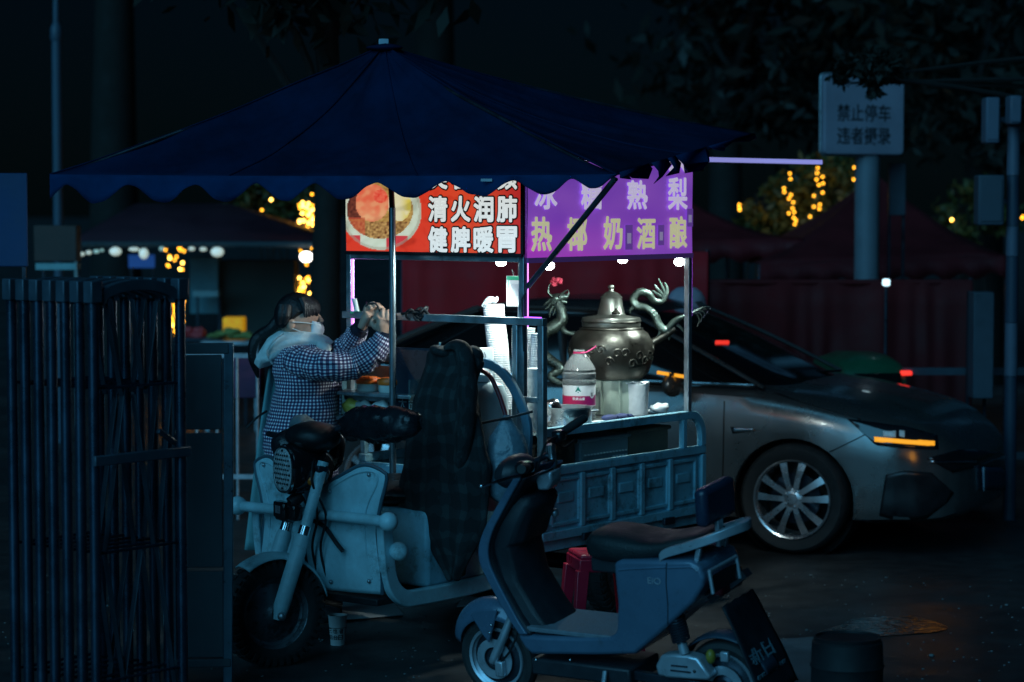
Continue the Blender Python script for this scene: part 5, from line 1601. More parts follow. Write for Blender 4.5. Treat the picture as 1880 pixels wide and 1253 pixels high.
body.ball(vp(585, 604), (.014, .024, .016), 12, 8)                          # mouth
for sgn in (-1, 1): body.ball((vp(536, 594).x, sgn * .076, vp(536, 594).z), (.020, .010, .030), 12, 8)   # ears
# legs and feet (behind the tricycle)
for sgn in (-1, 1):
    body.tube(smooth_pts([vp(552, 870, sgn * .09), V((vp(556, 0).x, sgn * .1, .46)), V((vp(550, 0).x, sgn * .1, .09))], 6), lerp_list([.085, .06, .042], 6), 14)
    body.tube([V((vp(542, 0).x, sgn * .1, .05)), V((vp(560, 0).x + .06, sgn * .105, .04)), V((vp(560, 0).x + .15, sgn * .11, .03))], [.042, .045, .028], 12)
# arms
nearP = [vp(545, 664, -.17), vp(600, 668, -.24), vp(660, 668, -.22), vp(694, 640, -.23), vp(709, 614, -.235)]
farP = [vp(575, 655, .16), vp(615, 652, .12), vp(640, 636, .06), vp(654, 614, -.07), vp(663, 602, -.11)]
body.tube(smooth_pts(nearP, 5), lerp_list([.06, .05, .045, .036, .027], 5), 14)
body.tube(smooth_pts(farP, 5), lerp_list([.055, .048, .04, .033, .026], 5), 14)
def finger(pts, r0=.0088, r1=.0068):
    P = smooth_pts(pts, 4); n = len(P)
    body.tube(P, [r0 + (r1 - r0) * i / (n - 1) for i in range(n)], 10)
# near hand: closed round the pole, back of the hand to the camera
d0 = -.235
body.tube(smooth_pts([vp(709, 616, d0), vp(707, 606, d0), vp(706, 596, d0), vp(708, 587, d0)], 4), lerp_list([.029, .040, .049, .044], 4), 16, sy=.62)
for u, v, l in ((693, 582, 0), (702, 576, 1), (712, 576, 1), (721, 582, 0)):
    finger([vp(u * .5 + 708 * .5, 597, d0), vp(u, v, d0 + .0), vp(u + 2, v - 4, d0 + .022), vp(u + 3, v + 2, d0 + .045), vp(u + 1, v + 9, d0 + .05)], .0135, .0100)
finger([vp(700, 607, d0 + .0), vp(688, 601, d0 - .01), vp(683, 592, d0 - .005), vp(687, 584, d0 + .01)], .0135, .0105)
# far hand: raised, fingers up and curled over the dark clip
d1 = -.12
body.tube(smooth_pts([vp(663, 604, d1), vp(668, 595, d1), vp(673, 585, d1), vp(678, 576, d1)], 4), lerp_list([.028, .040, .046, .040], 4), 16, sy=.62)
for u, v, k in ((673, 563, 0), (681, 559, 1), (689, 561, 2), (696, 567, 3)):
    finger([vp(u * .5 + 338, 584, d1), vp(u - 2, v + 8, d1 - .012), vp(u, v, d1 - .012), vp(u + 6, v - 1, d1 - .02), vp(u + 9, v + 6, d1 - .03)], .0130, .0098)
finger([vp(677, 597, d1 - .01), vp(686, 592, d1 - .02), vp(691, 584, d1 - .03), vp(692, 577, d1 - .035)], .0132, .0105)
bo = body.build('body', m_skin, vendor)
rm = bo.modifiers.new('remesh', 'REMESH'); rm.mode = 'VOXEL'; rm.voxel_size = .0042; rm.use_smooth_shade = True
sm = bo.modifiers.new('smooth', 'SMOOTH'); sm.factor = .5; sm.iterations = 3
MB().ball(vp(582, 579, -.032), (.007, .010, .006), 10, 6).build('eye', m_gloss_black, vendor)
MB().tube(smooth_pts([vp(578, 577, -.040), vp(583, 576, -.036), vp(587, 578, -.028)], 4), .0025, 6).build('eyelash', m_gloss_black, vendor)
# hair: cap, fringe and a low tail behind the hood
m_hair = M('black_hair', (.010, .010, .012), .42, 0, .3, 30, .5, 120)
mb = MB()
N = 30
rings = []
for i in range(13):
    th = 4 + 116 * i / 12
    ring = []
    for k in range(N):
        a = 2 * math.pi * k / N
        front = max(0, math.cos(a))
        az = abs((math.degrees(a) + 180) % 360 - 180)
        lim = 58 + (20 * sst(0, 70, az)) + 44 * sst(75, 130, az)
        th2 = R(4 + (lim - 4) * i / 12)
        rad = V((.108 * math.sin(th2) * math.cos(a) - .006, .086 * math.sin(th2) * math.sin(a), .113 * math.cos(th2)))
        rad *= 1 + .03 * noise.noise(V((math.cos(a) * 4, math.sin(a) * 4, th * .03)))
        ring.append(V((hcx, 0, hcz + .006)) + rad)
    rings.append(ring)
mb.loft(rings)
mb.build('hair', m_hair, vendor)
mb = MB()
for k in range(27):                                    # fringe locks
    a = -1 + 2 * k / 26
    y = a * .074
    x = .094 - .055 * a * a
    mb.tube(smooth_pts([(hcx + x * .62, y * .85, hcz + .092), (hcx + x * .98, y, hcz + .062), (hcx + x * 1.08, y * 1.04, hcz + .040 - .006 * (k % 3)), (hcx + x * 1.07, y * 1.06, hcz + .024 - .022 * abs(a) - .005 * (k % 2))], 4), lerp_list([.016, .016, .012, .003], 4), 7)
for sgn in (-1, 1):                                    # side hair in front of and over the ear
    for k in range(2):
        x = hcx - .066 + .022 * k
        mb.tube(smooth_pts([(x, sgn * .072, hcz + .055), (x - .004, sgn * .088, hcz + .012), (x - .016, sgn * .084, hcz - .03)], 4), lerp_list([.026, .026, .012], 4), 10)
o = mb.build('fringe', m_hair, vendor); o['kind'] = 'stuff'
mb = MB()
for k in range(7):
    dy = (k - 3) * .014 + .09
    mb.tube(smooth_pts([vp(512, 585, dy), vp(497, 603, dy), vp(480, 612 + abs(k - 3), dy - .02), vp(466, 628, dy - .03), vp(463, 660, dy - .02), vp(474, 694 - abs(k - 3) * 5, dy)], 5), lerp_list([.028, .027, .024, .024, .020, .006], 5), 9)
o = mb.build('hair_tail', m_hair, vendor); o['kind'] = 'stuff'
# mask with ear loop
rings = []
for f in range(8):
    t = f / 7
    v = 589 + (622 - 589) * t
    bul = math.sin(math.pi * min(1, t * 1.05 + .05)) ** .7
    cx = vp(577 - 2 * t, v).x
    rings.append([V((cx + (.020 + .030 * bul) * math.cos(a) , (.052 - .01 * t) * math.sin(a), vp(577, v + 3 * math.cos(a)).z)) for a in [R(-100 + 200 * k / 20) for k in range(21)]])
mb = MB().loft(rings, cap=False, open_u=True)
mb.build('mask', M('white_mask', (.74, .77, .80), .7, 0, .05, 30, .3, 60), vendor, solid=.004)
for sgn in (-1, 1):
    for v0, v1 in ((594, 590), (618, 602)):
        MB().tube(smooth_pts([V((vp(578, v0).x, sgn * .048, vp(578, v0).z)), V((vp(556, 0).x, sgn * .080, vp(0, (v0 + v1) / 2 - 1).z)), V((vp(537, 0).x, sgn * .088, vp(0, v1).z))], 4), .0022, 6).build('ear_loop', m_paper, vendor)
# gingham jacket
def gingham():
    m = bpy.data.materials.new('gingham_cloth'); m.use_nodes = True
    n, l = m.node_tree.nodes, m.node_tree.links
    b = n['Principled BSDF']; b.inputs['Roughness'].default_value = .85
    uv = n.new('ShaderNodeUVMap'); sep = n.new('ShaderNodeSeparateXYZ'); l.new(uv.outputs[0], sep.inputs[0])
    o = []
    for ax in 'XY':
        mu = n.new('ShaderNodeMath'); mu.operation = 'MULTIPLY'; mu.inputs[1].default_value = 1 / .0170; l.new(sep.outputs[ax], mu.inputs[0])
        fr = n.new('ShaderNodeMath'); fr.operation = 'FRACT'; l.new(mu.outputs[0], fr.inputs[0])
        gt = n.new('ShaderNodeMath'); gt.operation = 'GREATER_THAN'; gt.inputs[1].default_value = .44; l.new(fr.outputs[0], gt.inputs[0]); o.append(gt)
    ad = n.new('ShaderNodeMath'); ad.operation = 'ADD'; l.new(o[0].outputs[0], ad.inputs[0]); l.new(o[1].outputs[0], ad.inputs[1])
    hf = n.new('ShaderNodeMath'); hf.operation = 'MULTIPLY'; hf.inputs[1].default_value = .5; l.new(ad.outputs[0], hf.inputs[0])
    cr = n.new('ShaderNodeValToRGB'); cr.color_ramp.interpolation = 'CONSTANT'
    cr.color_ramp.elements[0].color = (.82, .82, .88, 1)
    cr.color_ramp.elements[1].position = .8; cr.color_ramp.elements[1].color = (.018, .016, .06, 1)
    e = cr.color_ramp.elements.new(.3); e.color = (.15, .125, .22, 1)
    l.new(hf.outputs[0], cr.inputs[0]); l.new(cr.outputs[0], b.inputs['Base Color'])
    b.inputs['Sheen Weight'].default_value = .1
    return m
m_gin = gingham()
def jring(c, a, b_, seed, n=72, wr=.017):
    out = []
    for k in range(n):
        t = 2 * math.pi * k / n
        e = .85
        p = V((a * math.copysign(abs(math.cos(t)) ** e, math.cos(t)), b_ * math.copysign(abs(math.sin(t)) ** e, math.sin(t)), 0))
        p *= 1 + wr / max(a, .05) * (noise.noise(V((math.cos(t) * 1.6, math.sin(t) * 1.6, seed * 1.3))) + .6 * noise.noise(V((math.cos(t) * 3, math.sin(t) * 3, seed * 4))))
        out.append(c + p)
    return out
prof = [(628, 556, 26, .085), (636, 553, 38, .125), (646, 553, 44, .16), (660, 556, 51, .19), (680, 561, 57, .205), (705, 564, 58, .20), (730, 563, 60, .20), (760, 559, 66, .205), (790, 556, 69, .215), (820, 554, 70, .22), (850, 553, 70, .225), (872, 553, 70, .225)]
P = smooth_pts([V((u, v, 0)) for v, u, w, d in prof], 5); W = lerp_list([w for v, u, w, d in prof], 5); D = lerp_list([d for v, u, w, d in prof], 5)
mb = MB().loft([jring(vp(p.x, p.y), pr_(w) , d, p.y / 60) for p, w, d in zip(P, W, D)], cap=False)
jk = mb.build('jacket', m_gin, vendor, angle=180)
def sleeve(pts, rads, seed, nm):
    P = smooth_pts(pts, 9); Rd = lerp_list(rads, 9)
    mb = MB().tube(P, Rd, 48, cap=False)
    n = 48
    vs2 = []
    for i in range(len(P)):
        for k in range(n):
            p = V(mb.v[i * n + k]); d = (p - P[i])
            f = 1 + .20 * noise.noise(V((i * .55 + seed, math.cos(2 * math.pi * k / n) * 1.2, math.sin(2 * math.pi * k / n) * 1.2))) + .11 * noise.noise(V((i * 1.1, math.cos(2 * math.pi * k / n) * 2.5 + seed, math.sin(2 * math.pi * k / n) * 2.5)))
            vs2.append(tuple(P[i] + d * f))
    mb.v = vs2
    return mb.build(nm, m_gin, jk, angle=180)
sleeve([vp(540, 662, -.12), vp(560, 668, -.19), vp(605, 672, -.25), vp(650, 668, -.23), vp(680, 651, -.235), vp(698, 633, -.235), vp(708, 617, -.235)], [.070, .078, .075, .072, .065, .055, .046], 1, 'sleeve')
sleeve([vp(575, 655, .13), vp(612, 655, .13), vp(636, 640, .02), vp(650, 621, -.05), vp(659, 606, -.10)], [.076, .070, .062, .054, .043], 7, 'sleeve')
m_cuff = M('dark_cuff', (.012, .014, .03), .8)
for a, b_, r_ in ((vp(706, 621, -.235), vp(709, 611, -.235), .040), (vp(655, 612, -.085), vp(663, 600, -.11), .040)):
    MB().tube([a, b_], [r_, r_ * .92], 20).build('cuff', m_cuff, jk)
MB().tube(smooth_pts([vp(x, v, dy) for x, v, dy in [(622, 668, -.05), (625, 700, -.05), (625, 740, -.05), (623, 790, -.05), (622, 840, -.05)]], 4), .007, 8).build('zip_placket', m_gin, jk)
# pale hood lying on the shoulders
m_hood = M('pale_grey_fleece', (.68, .74, .73), .95, 0, .15, 14, .4, 70)
mb = MB()
hood = [(606, 634, 5, .035), (596, 631, 11, .07), (578, 626, 16, .10), (553, 625, 20, .118), (527, 631, 26, .125), (503, 641, 31, .115), (484, 649, 28, .09), (473, 652, 14, .045)]
rings = []
for u, v, r_, d in hood:
    c = vp(u, v); ring = []
    for k in range(32):
        t = 2 * math.pi * k / 32
        p = V((0, d * math.sin(t), pr_(r_) * math.cos(t)))
        p *= 1 + .16 * noise.noise(V((u * .06, math.cos(t) * 2, math.sin(t) * 2)))
        p.x += .02 * math.cos(t)
        ring.append(c + p)
    rings.append(ring)
R2 = []
for i in range(len(rings) - 1):
    for k in range(5):
        f = k / 5; R2.append([rings[i][j].lerp(rings[i + 1][j], f) for j in range(32)])
R2.append(rings[-1])
mb.loft(R2)
hd = mb.build('hood', m_hood, vendor, sub=1, angle=180)
MB().tube(smooth_pts([vp(520, 612, -.13), vp(500, 628, -.14), vp(490, 648, -.12), vp(500, 668, -.08)], 5), .006, 6).build('hood_seam', m_hood, hd)
mb = MB().tube(smooth_pts([vp(585, 632, -.10), vp(597, 640, -.10), vp(604, 636, -.06)], 4), lerp_list([.03, .028, .016], 4), 12)
mb.build('hood_front', m_hood, vendor)
# long teal apron seen behind the jacket
m_apron = M('teal_apron_cloth', (.16, .36, .38), .85, 0, .2, 5, .3, 40)
gr = []
for i in range(21):
    f = i / 20
    v = 668 + (1010 - 668) * f
    ul = 497 - 48 * f ** .9; ur = 560
    row = []
    for j in range(15):
        g_ = j / 14
        u = ul + (ur - ul) * g_
        row.append(vp(u, v, .05 + .10 * math.sin(g_ * 3) + .018 * math.sin(g_ * 14 + f * 2)))
    gr.append(row)
MB().sheet(gr).build('apron_skirt', m_apron, vendor, solid=.012)
MB().tube(smooth_pts([vp(490, 755, .0), vp(476, 764, -.02), vp(462, 776, -.03), vp(452, 786, -.03)], 5), .006, 8).build('apron_tie', m_black, vendor)
mb = MB()
for sgn in (-1, 1):
    mb.tube(smooth_pts([vp(552, 860, sgn * .09), V((vp(556, 0).x, sgn * .1, .46)), V((vp(550, 0).x, sgn * .1, .10))], 6), lerp_list([.10, .08, .065], 6), 16)
MB().tube(smooth_pts([vp(552, 860, -.09), V((vp(556, 0).x, -.1, .46)), V((vp(550, 0).x, -.1, .10))], 6), lerp_list([.10, .08, .065], 6), 16).build('trouser_leg', m_black, vendor)
MB().tube(smooth_pts([vp(552, 860, .09), V((vp(556, 0).x, .1, .46)), V((vp(550, 0).x, .1, .10))], 6), lerp_list([.10, .08, .065], 6), 16).build('trouser_leg', m_black, vendor)
for sgn in (-1, 1):
    MB().tube([V((vp(540, 0).x, sgn * .1, .055)), V((vp(560, 0).x + .06, sgn * .105, .05)), V((vp(560, 0).x + .16, sgn * .11, .04))], [.05, .053, .036], 14).build('shoe', m_black, vendor)
# dark clip held in the far hand
t = thing('hair_clip', 'dark wire clip held in the raised fingers of the vendor', 'clip', VB + vp(686, 563, -.14))
mb = MB()
o0 = vp(686, 563, -.02) + V((0, 0, .0))
mb.tube(smooth_pts([vp(671, 563, -.02) - o0, vp(680, 558, -.025) - o0, vp(690, 559, -.03) - o0, vp(696, 568, -.03) - o0, vp(700, 575, -.03) - o0], 5), .005, 7)
for u in (676, 684, 692): mb.tube([vp(u, 560, -.025) - o0, vp(u - 3, 556, -.03) - o0], .0035, 6)
mb.build('wire', m_black, t)
# ================================================================ SILVER CAR
from mathutils.bvhtree import BVHTree
FC = Frame((1.63, 13.96, 0), math.atan2(-.407, .914))
car = thing('car', 'silver saloon car with amber side light passing behind the stall', 'car', FC.loc, FC.yaw)
CY = .865
m_car = M('silver_car_paint', (.20, .20, .195), .30, .75, .06, 2, coat=.35)
m_cglass = M('dark_car_glass', (.006, .007, .008), .08, 0, 0, rvar=.02, coat=.3)
st = [(-3.66, .50, .38, .78, .84), (-3.62, .66, .32, .86, .92), (-3.5, .80, .25, .93, 1.0), (-3.2, .87, .2, .96, 1.04), (-2.7, .895, .18, .96, 1.05), (-1.5, .895, .17, .945, .99), (-.6, .895, .17, .94, .98), (-.25, .893, .17, .925, .975), (.1, .89, .18, .865, .94), (.4, .875, .19, .80, .885), (.58, .85, .2, .755, .84), (.72, .80, .2, .70, .78), (.83, .72, .21, .64, .70), (.90, .60, .23, .585, .63), (.94, .45, .25, .54, .57), (.955, .28, .28, .50, .52)]
def csec(w, zb, sh, zt):
    h = [(w * .80, zb), (w * .955, zb + .03), (w * .985, zb + .10), (w * .985, zb + (sh - zb) * .38), (w, zb + (sh - zb) * .62), (w * .995, sh - (sh - zb) * .16), (w * .97, sh - .02), (w * .925, sh + (zt - sh) * .25), (w * .78, sh + (zt - sh) * .72), (w * .5, zt - .006), (w * .2, zt)]
    return [(y, z) for y, z in h] + [(-y, z) for y, z in reversed(h)]
def lerp_st(n=4):
    out = []
    for a, b_ in zip(st, st[1:]):
        for k in range(n):
            f = k / n; out.append(tuple(x + (y - x) * f for x, y in zip(a, b_)))
    return out + [st[-1]]
rings = [[V((x, CY + y, z)) for y, z in csec(w, zb, sh, zt)] for x, w, zb, sh, zt in lerp_st(3)]
bodymb = MB().loft(rings)
tmp = bodymb.build('car_body_tmp', m_car)
cut = MB()
for x in (0, -2.70):
    for y0, y1 in ((-.3, .24), (2 * CY - .24, 2 * CY + .3)):
        cut.lathe([(.001, y0), (.365, y0), (.365, y1), (.001, y1)], 40, Matrix.Translation((x, 0, .315)) @ AX_Y, cap=False)
cuto = cut.build('cutter_tmp', m_black)
bm_ = tmp.modifiers.new('b', 'BOOLEAN'); bm_.object = cuto; bm_.operation = 'DIFFERENCE'; bm_.solver = 'EXACT'
bpy.context.view_layer.update()
dg = bpy.context.evaluated_depsgraph_get()
me = bpy.data.meshes.new_from_object(tmp.evaluated_get(dg))
bpy.data.objects.remove(tmp); bpy.data.objects.remove(cuto)
me.materials.clear(); me.materials.append(m_car)
me.polygons.foreach_set('use_smooth', [True] * len(me.polygons)); me.set_sharp_from_angle(angle=R(38))
cb = bpy.data.objects.new('car_body', me); C.objects.link(cb); cb.parent = car
bvh = BVHTree.FromPolygons([v.co.copy() for v in me.vertices], [tuple(p.vertices) for p in me.polygons])
def onbody(u, v, off=.004, tree_=None):
    o = FC.I @ CAM; d = (FC.I.to_3x3() @ ray(u, v)).normalized()
    h = (tree_ or bvh).ray_cast(o, d)
    if h[0] is None: return None
    n = h[1]
    if n.dot(d) > 0: n = -n
    return h[0] + n * off
def patch(name, top, bot, mat, n=24, m=8, off=.004, parent=None, solid=.004, tree_=None):
    def along(P, f):
        f *= len(P) - 1; i = min(int(f), len(P) - 2); g_ = f - i
        return (P[i][0] + (P[i + 1][0] - P[i][0]) * g_, P[i][1] + (P[i + 1][1] - P[i][1]) * g_)
    gr = []; last = None
    for j in range(m + 1):
        row = []
        for i in range(n + 1):
            a, b_ = along(top, i / n), along(bot, i / n)
            p = onbody(a[0] + (b_[0] - a[0]) * j / m, a[1] + (b_[1] - a[1]) * j / m, off, tree_)
            if p is None: p = last or V((.9, CY, .5))
            last = p; row.append(p)
        gr.append(row)
    return MB().sheet(gr).build(name, mat, parent or car, solid=solid)
# greenhouse
def plan(z, xr, xf, w, n=56):
    out = []
    for k in range(n):
        t = 2 * math.pi * k / n
        c, s_ = math.cos(t), math.sin(t)
        out.append(V(((xr + xf) / 2 + (xf - xr) / 2 * math.copysign(abs(c) ** .55, c), CY + w * math.copysign(abs(s_) ** .42, s_), z)))
    return out
gh = [(.93, -3.2, -.06, .83), (1.0, -3.08, -.20, .815), (1.1, -2.88, -.42, .775), (1.2, -2.66, -.64, .73), (1.3, -2.42, -.87, .68), (1.37, -2.2, -1.06, .64)]
ghm = MB().loft([plan(*g_) for g_ in gh])
ghm.build('side_glass', m_cglass, car)
m_roofp = M('car_roof_paint', (.05, .05, .052), .3, .4, .05, coat=.4)
MB().loft([plan(1.365, -2.22, -1.05, .645), plan(1.40, -2.16, -1.12, .635), plan(1.43, -2.0, -1.25, .58), plan(1.445, -1.85, -1.38, .45)]).build('roof_panel', m_roofp, car)
for sgn in (-1, 1):
    for a, b_, w in (((-.20, .800, .96), (-1.12, .625, 1.385), .05), ((-1.45, .80, .99), (-1.55, .645, 1.37), .06), ((-2.95, .795, 1.03), (-2.12, .62, 1.385), .09), ((-1.1, .64, 1.388), (-2.15, .64, 1.388), .045)):
        A = V((a[0], CY + sgn * a[1], a[2])); B = V((b_[0], CY + sgn * b_[1], b_[2]))
        mid = (A + B) / 2 + V((0, sgn * .018, .012))
        P = smooth_pts([A, mid, B], 5)
        MB().tube(P, w / 2, 8, sy=.5).build('pillar', m_car if w != .06 else m_black, car)
MB().tube([V((-.25, CY - .83, .975)), V((-1.5, CY - .845, .985)), V((-2.9, CY - .82, 1.03))], .012, 8).build('belt_trim', m_chrome, car)
# wheels
m_alloy = M('alloy_rim', (.62, .64, .66), .28, .85, .1)
wr = MB().lathe([(.222, -.095), (.232, -.10), (.232, -.085), (.214, -.07), (.205, .06), (.225, .09)], 44, AX_Y, cap=False)
wme = wr.mesh('rim_ring', m_alloy)
spk = MB()
for k in range(5):
    for s2 in (-1, 1):
        a = 2 * math.pi * k / 5 + s2 * R(15.5) + R(90)
        a0 = 2 * math.pi * k / 5 + s2 * R(20) + R(90)
        p0 = V((.045 * math.cos(a0), -.085, .045 * math.sin(a0))); p1 = V((.218 * math.cos(a), -.078, .218 * math.sin(a)))
        tdir = V((-math.sin(a), 0, math.cos(a)))
        q = []
        for p, w, th in ((p0, .030, .030), (p0.lerp(p1, .5) + V((0, -.012, 0)), .034, .026), (p1, .046, .026)):
            q.append([p + tdir * (-w / 2), p + tdir * (w / 2), p + tdir * (w / 2) * .8 + V((0, th, 0)), p - tdir * (w / 2) * .8 + V((0, th, 0))])
        spk.loft(q, smooth=False)
sme = spk.mesh('spokes', m_alloy)
hub = MB().lathe([(.001, -.10), (.03, -.099), (.034, -.09), (.062, -.082), (.065, -.05)], 24, AX_Y, cap=False)
for k in range(5):
    a = 2 * math.pi * k / 5; hub.ball((.047 * math.cos(a), -.088, .047 * math.sin(a)), .009, 8, 5)
hme = hub.mesh('hub', m_alloy)
tme = tyre_mb(.325, .205, .226).mesh('tyre', m_rubber)
dme = MB().lathe([(.06, -.015), (.15, -.015), (.15, 0), (.06, 0)], 32, AX_Y, cap=False).mesh('brake_disc', m_dark_steel)
def car_wheel(x, y, rz):
    w = bpy.data.objects.new('wheel', wme); C.objects.link(w); w.parent = car
    w.location = (x, y, .325); w.rotation_euler = (0, 0, rz)
    for nm, m2 in (('tyre', tme), ('spokes', sme), ('hub', hme), ('brake_disc', dme)):
        o = bpy.data.objects.new(nm, m2); C.objects.link(o); o.parent = w
for x in (0, -2.70):
    car_wheel(x, .075, 0); car_wheel(x, 2 * CY - .075, math.pi)
for x in (0, -2.7):
    for y0, y1 in ((.06, .235), (2 * CY - .235, 2 * CY - .06)):
        MB().lathe([(.362, y0), (.362, y1), (.001, y1)] if y0 < 1 else [(.001, y0), (.362, y0), (.362, y1)], 40, Matrix.Translation((x, 0, .315)) @ AX_Y, cap=False).build('arch_liner', m_black, car)
    MB().tube([V((x + .372 * math.cos(a), .0 + .012, .315 + .372 * math.sin(a))) for a in [R(-8 + 196 * k / 30) for k in range(31)]], .012, 8).build('arch_lip', m_car, car)
# front end
hl = patch('headlight', [(1556, 770), (1600, 776), (1660, 784), (1720, 800)], [(1580, 792), (1608, 818), (1660, 824), (1722, 826)], M('headlight_housing', (.015, .018, .022), .12, 0, .1, coat=.5), 20, 6, .004)
m_drl = M('amber_light_bar', (1, .45, .05), .4, 0, 0, rvar=0, emit=1.5, ecol=(.62, .24, .012))
patch('indicator_bar', [(1605, 803), (1660, 808), (1714, 812)], [(1606, 811), (1660, 816), (1714, 820)], m_drl, 20, 2, .012, hl, .006)
for (u0, u1, nm) in ((1621, 1644, 'lamp_lens'), (1650, 1660, 'lamp_lens')):
    patch(nm, [(u0, 792), (u1, 793)], [(u0 + 1, 802), (u1, 804)], M('lamp_lens_%d' % u0, (.4, .55, .6), .3, 0, .2, 60, emit=.10, ecol=(.4, .7, .8)), 6, 3, .010, hl, .004)
patch('air_intake', [(1626, 872), (1660, 864), (1710, 868), (1750, 905)], [(1614, 946), (1650, 957), (1700, 952), (1738, 922)], m_black, 18, 10, .004)
patch('grille', [(1700, 842), (1760, 826), (1830, 830), (1862, 836)], [(1748, 868), (1790, 858), (1830, 860), (1860, 862)], m_gloss_black, 16, 6, .004)
patch('grille_bar', [(1706, 846), (1790, 846)], [(1708, 850), (1790, 850)], m_chrome, 10, 1, .010)
patch('number_plate', [(1798, 858), (1862, 858)], [(1799, 900), (1862, 900)], M('plate_dark', (.02, .05, .09), .4), 6, 4, .016)
patch('plate_edge', [(1798, 858), (1803, 858)], [(1799, 902), (1803, 902)], M('plate_edge_grey', (.3, .38, .45), .4), 2, 4, .022)
patch('bumper_line', [(1500, 940), (1570, 952), (1640, 960)], [(1500, 943), (1570, 956), (1640, 964)], m_black, 12, 1, .004)
patch('panel_gap', [(1329, 737), (1331, 737)], [(1326, 880), (1328, 880)], m_black, 1, 16, .003)
patch('panel_gap', [(1522, 830), (1620, 782)], [(1522, 832), (1620, 784)], m_black, 16, 1, .003)
patch('panel_gap', [(1424, 722), (1500, 748), (1580, 770)], [(1424, 724), (1500, 750), (1580, 772)], m_black, 16, 1, .003)
patch('side_badge', [(1342, 784), (1386, 787)], [(1346, 796), (1386, 791)], m_chrome, 6, 3, .008)
ld = bpy.data.lights.new('indicator_glow', 'POINT'); ld.energy = .3; ld.color = (1, .38, .03); ld.shadow_soft_size = .06
lo = bpy.data.objects.new('indicator_glow', ld); C.objects.link(lo); lo.parent = car; lo.location = FC.hit(1665, 812, y=-.02) + V((.22, -.22, -.05))
mr = MB().ball(FC.hit(1236, 706, y=-.16), (.055, .125, .075), 20, 12).build('mirror', m_car, car)
mq = FC.hit(1232, 688, y=-.22)
MB().box(FC.hit(1233, 688, y=-.235), (.03, .02, .018)).build('mirror_lamp_mount', m_black, mr)
a, b_ = FC.hit(1206, 684, y=-.27), FC.hit(1257, 692, y=-.20)
MB().beam(a, b_, .012, .020).build('mirror_indicator', m_drl, mr, .003)
MB().beam((-.74, -.10, .985), (-.70, .03, .955), .07, .03).build('mirror_arm', m_black, mr, .008)
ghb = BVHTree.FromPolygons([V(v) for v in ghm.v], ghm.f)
patch('red_reflection_strip', [(1313, 627), (1338, 627)], [(1313, 633), (1338, 633)], M('red_reflection_glow', (1, .1, .05), .4, 0, 0, rvar=0, emit=1.2, ecol=(.75, .03, .02)), 8, 2, .004, None, .004, ghb)  # added glowing strip on the glass, standing in for a red reflection
MB().tube(smooth_pts([V((-.95, CY - .2, .995)), V((-.35, CY - .1, 1.0)), V((-.12, CY + .5, .98))], 5), .008, 6).build('wiper', m_black, car)

# small green vehicle beyond the bonnet
p = px(1578, 690, 16.9)
gv = thing('green_vehicle', 'small green vehicle with a red tail lamp beyond the car bonnet', 'vehicle', (p.x, p.y, 0), R(10))
sg = 16.9 / FPX
zt_ = px(1578, 646, 16.9).z
m_green = M('green_paint', (.012, .10, .05), .4, 0, .15, 3, coat=.3)
def gsec(x, w, zb, zt): return [V((x, w * math.copysign(abs(math.cos(t)) ** .5, math.cos(t)), (zb + zt) / 2 + (zt - zb) / 2 * math.copysign(abs(math.sin(t)) ** .5, math.sin(t)))) for t in [2 * math.pi * k / 28 for k in range(28)]]
MB().loft([gsec(-.26, .3, .5, zt_ - .12), gsec(-.23, .42, .3, zt_ - .04), gsec(-.1, .45, .25, zt_), gsec(.12, .45, .25, zt_ - .005), gsec(.2, .42, .3, zt_ - .05), gsec(.23, .3, .5, zt_ - .14)]).build('vehicle_body', m_green, gv)
MB().box((-.02, -.447, zt_ - .16), (.34, .02, .08)).build('window', m_cglass, gv, .01)
lq = px(1621, 686, 16.5); lq = Frame((p.x, p.y, 0), R(10)).l(lq)
MB().box((.20, -.40, lq.z), (.075, .05, .03)).build('tail_lamp', M('red_tail_lamp', (1, .1, .05), .4, 0, 0, rvar=0, emit=1.6, ecol=(.85, .03, .02)), gv, .006)
for x in (-.15, .14):
    for y in (-.36, .36):
        w = tyre_mb(.16, .10, .10).build('wheel', m_rubber, gv); w.location = (x, y, .16)

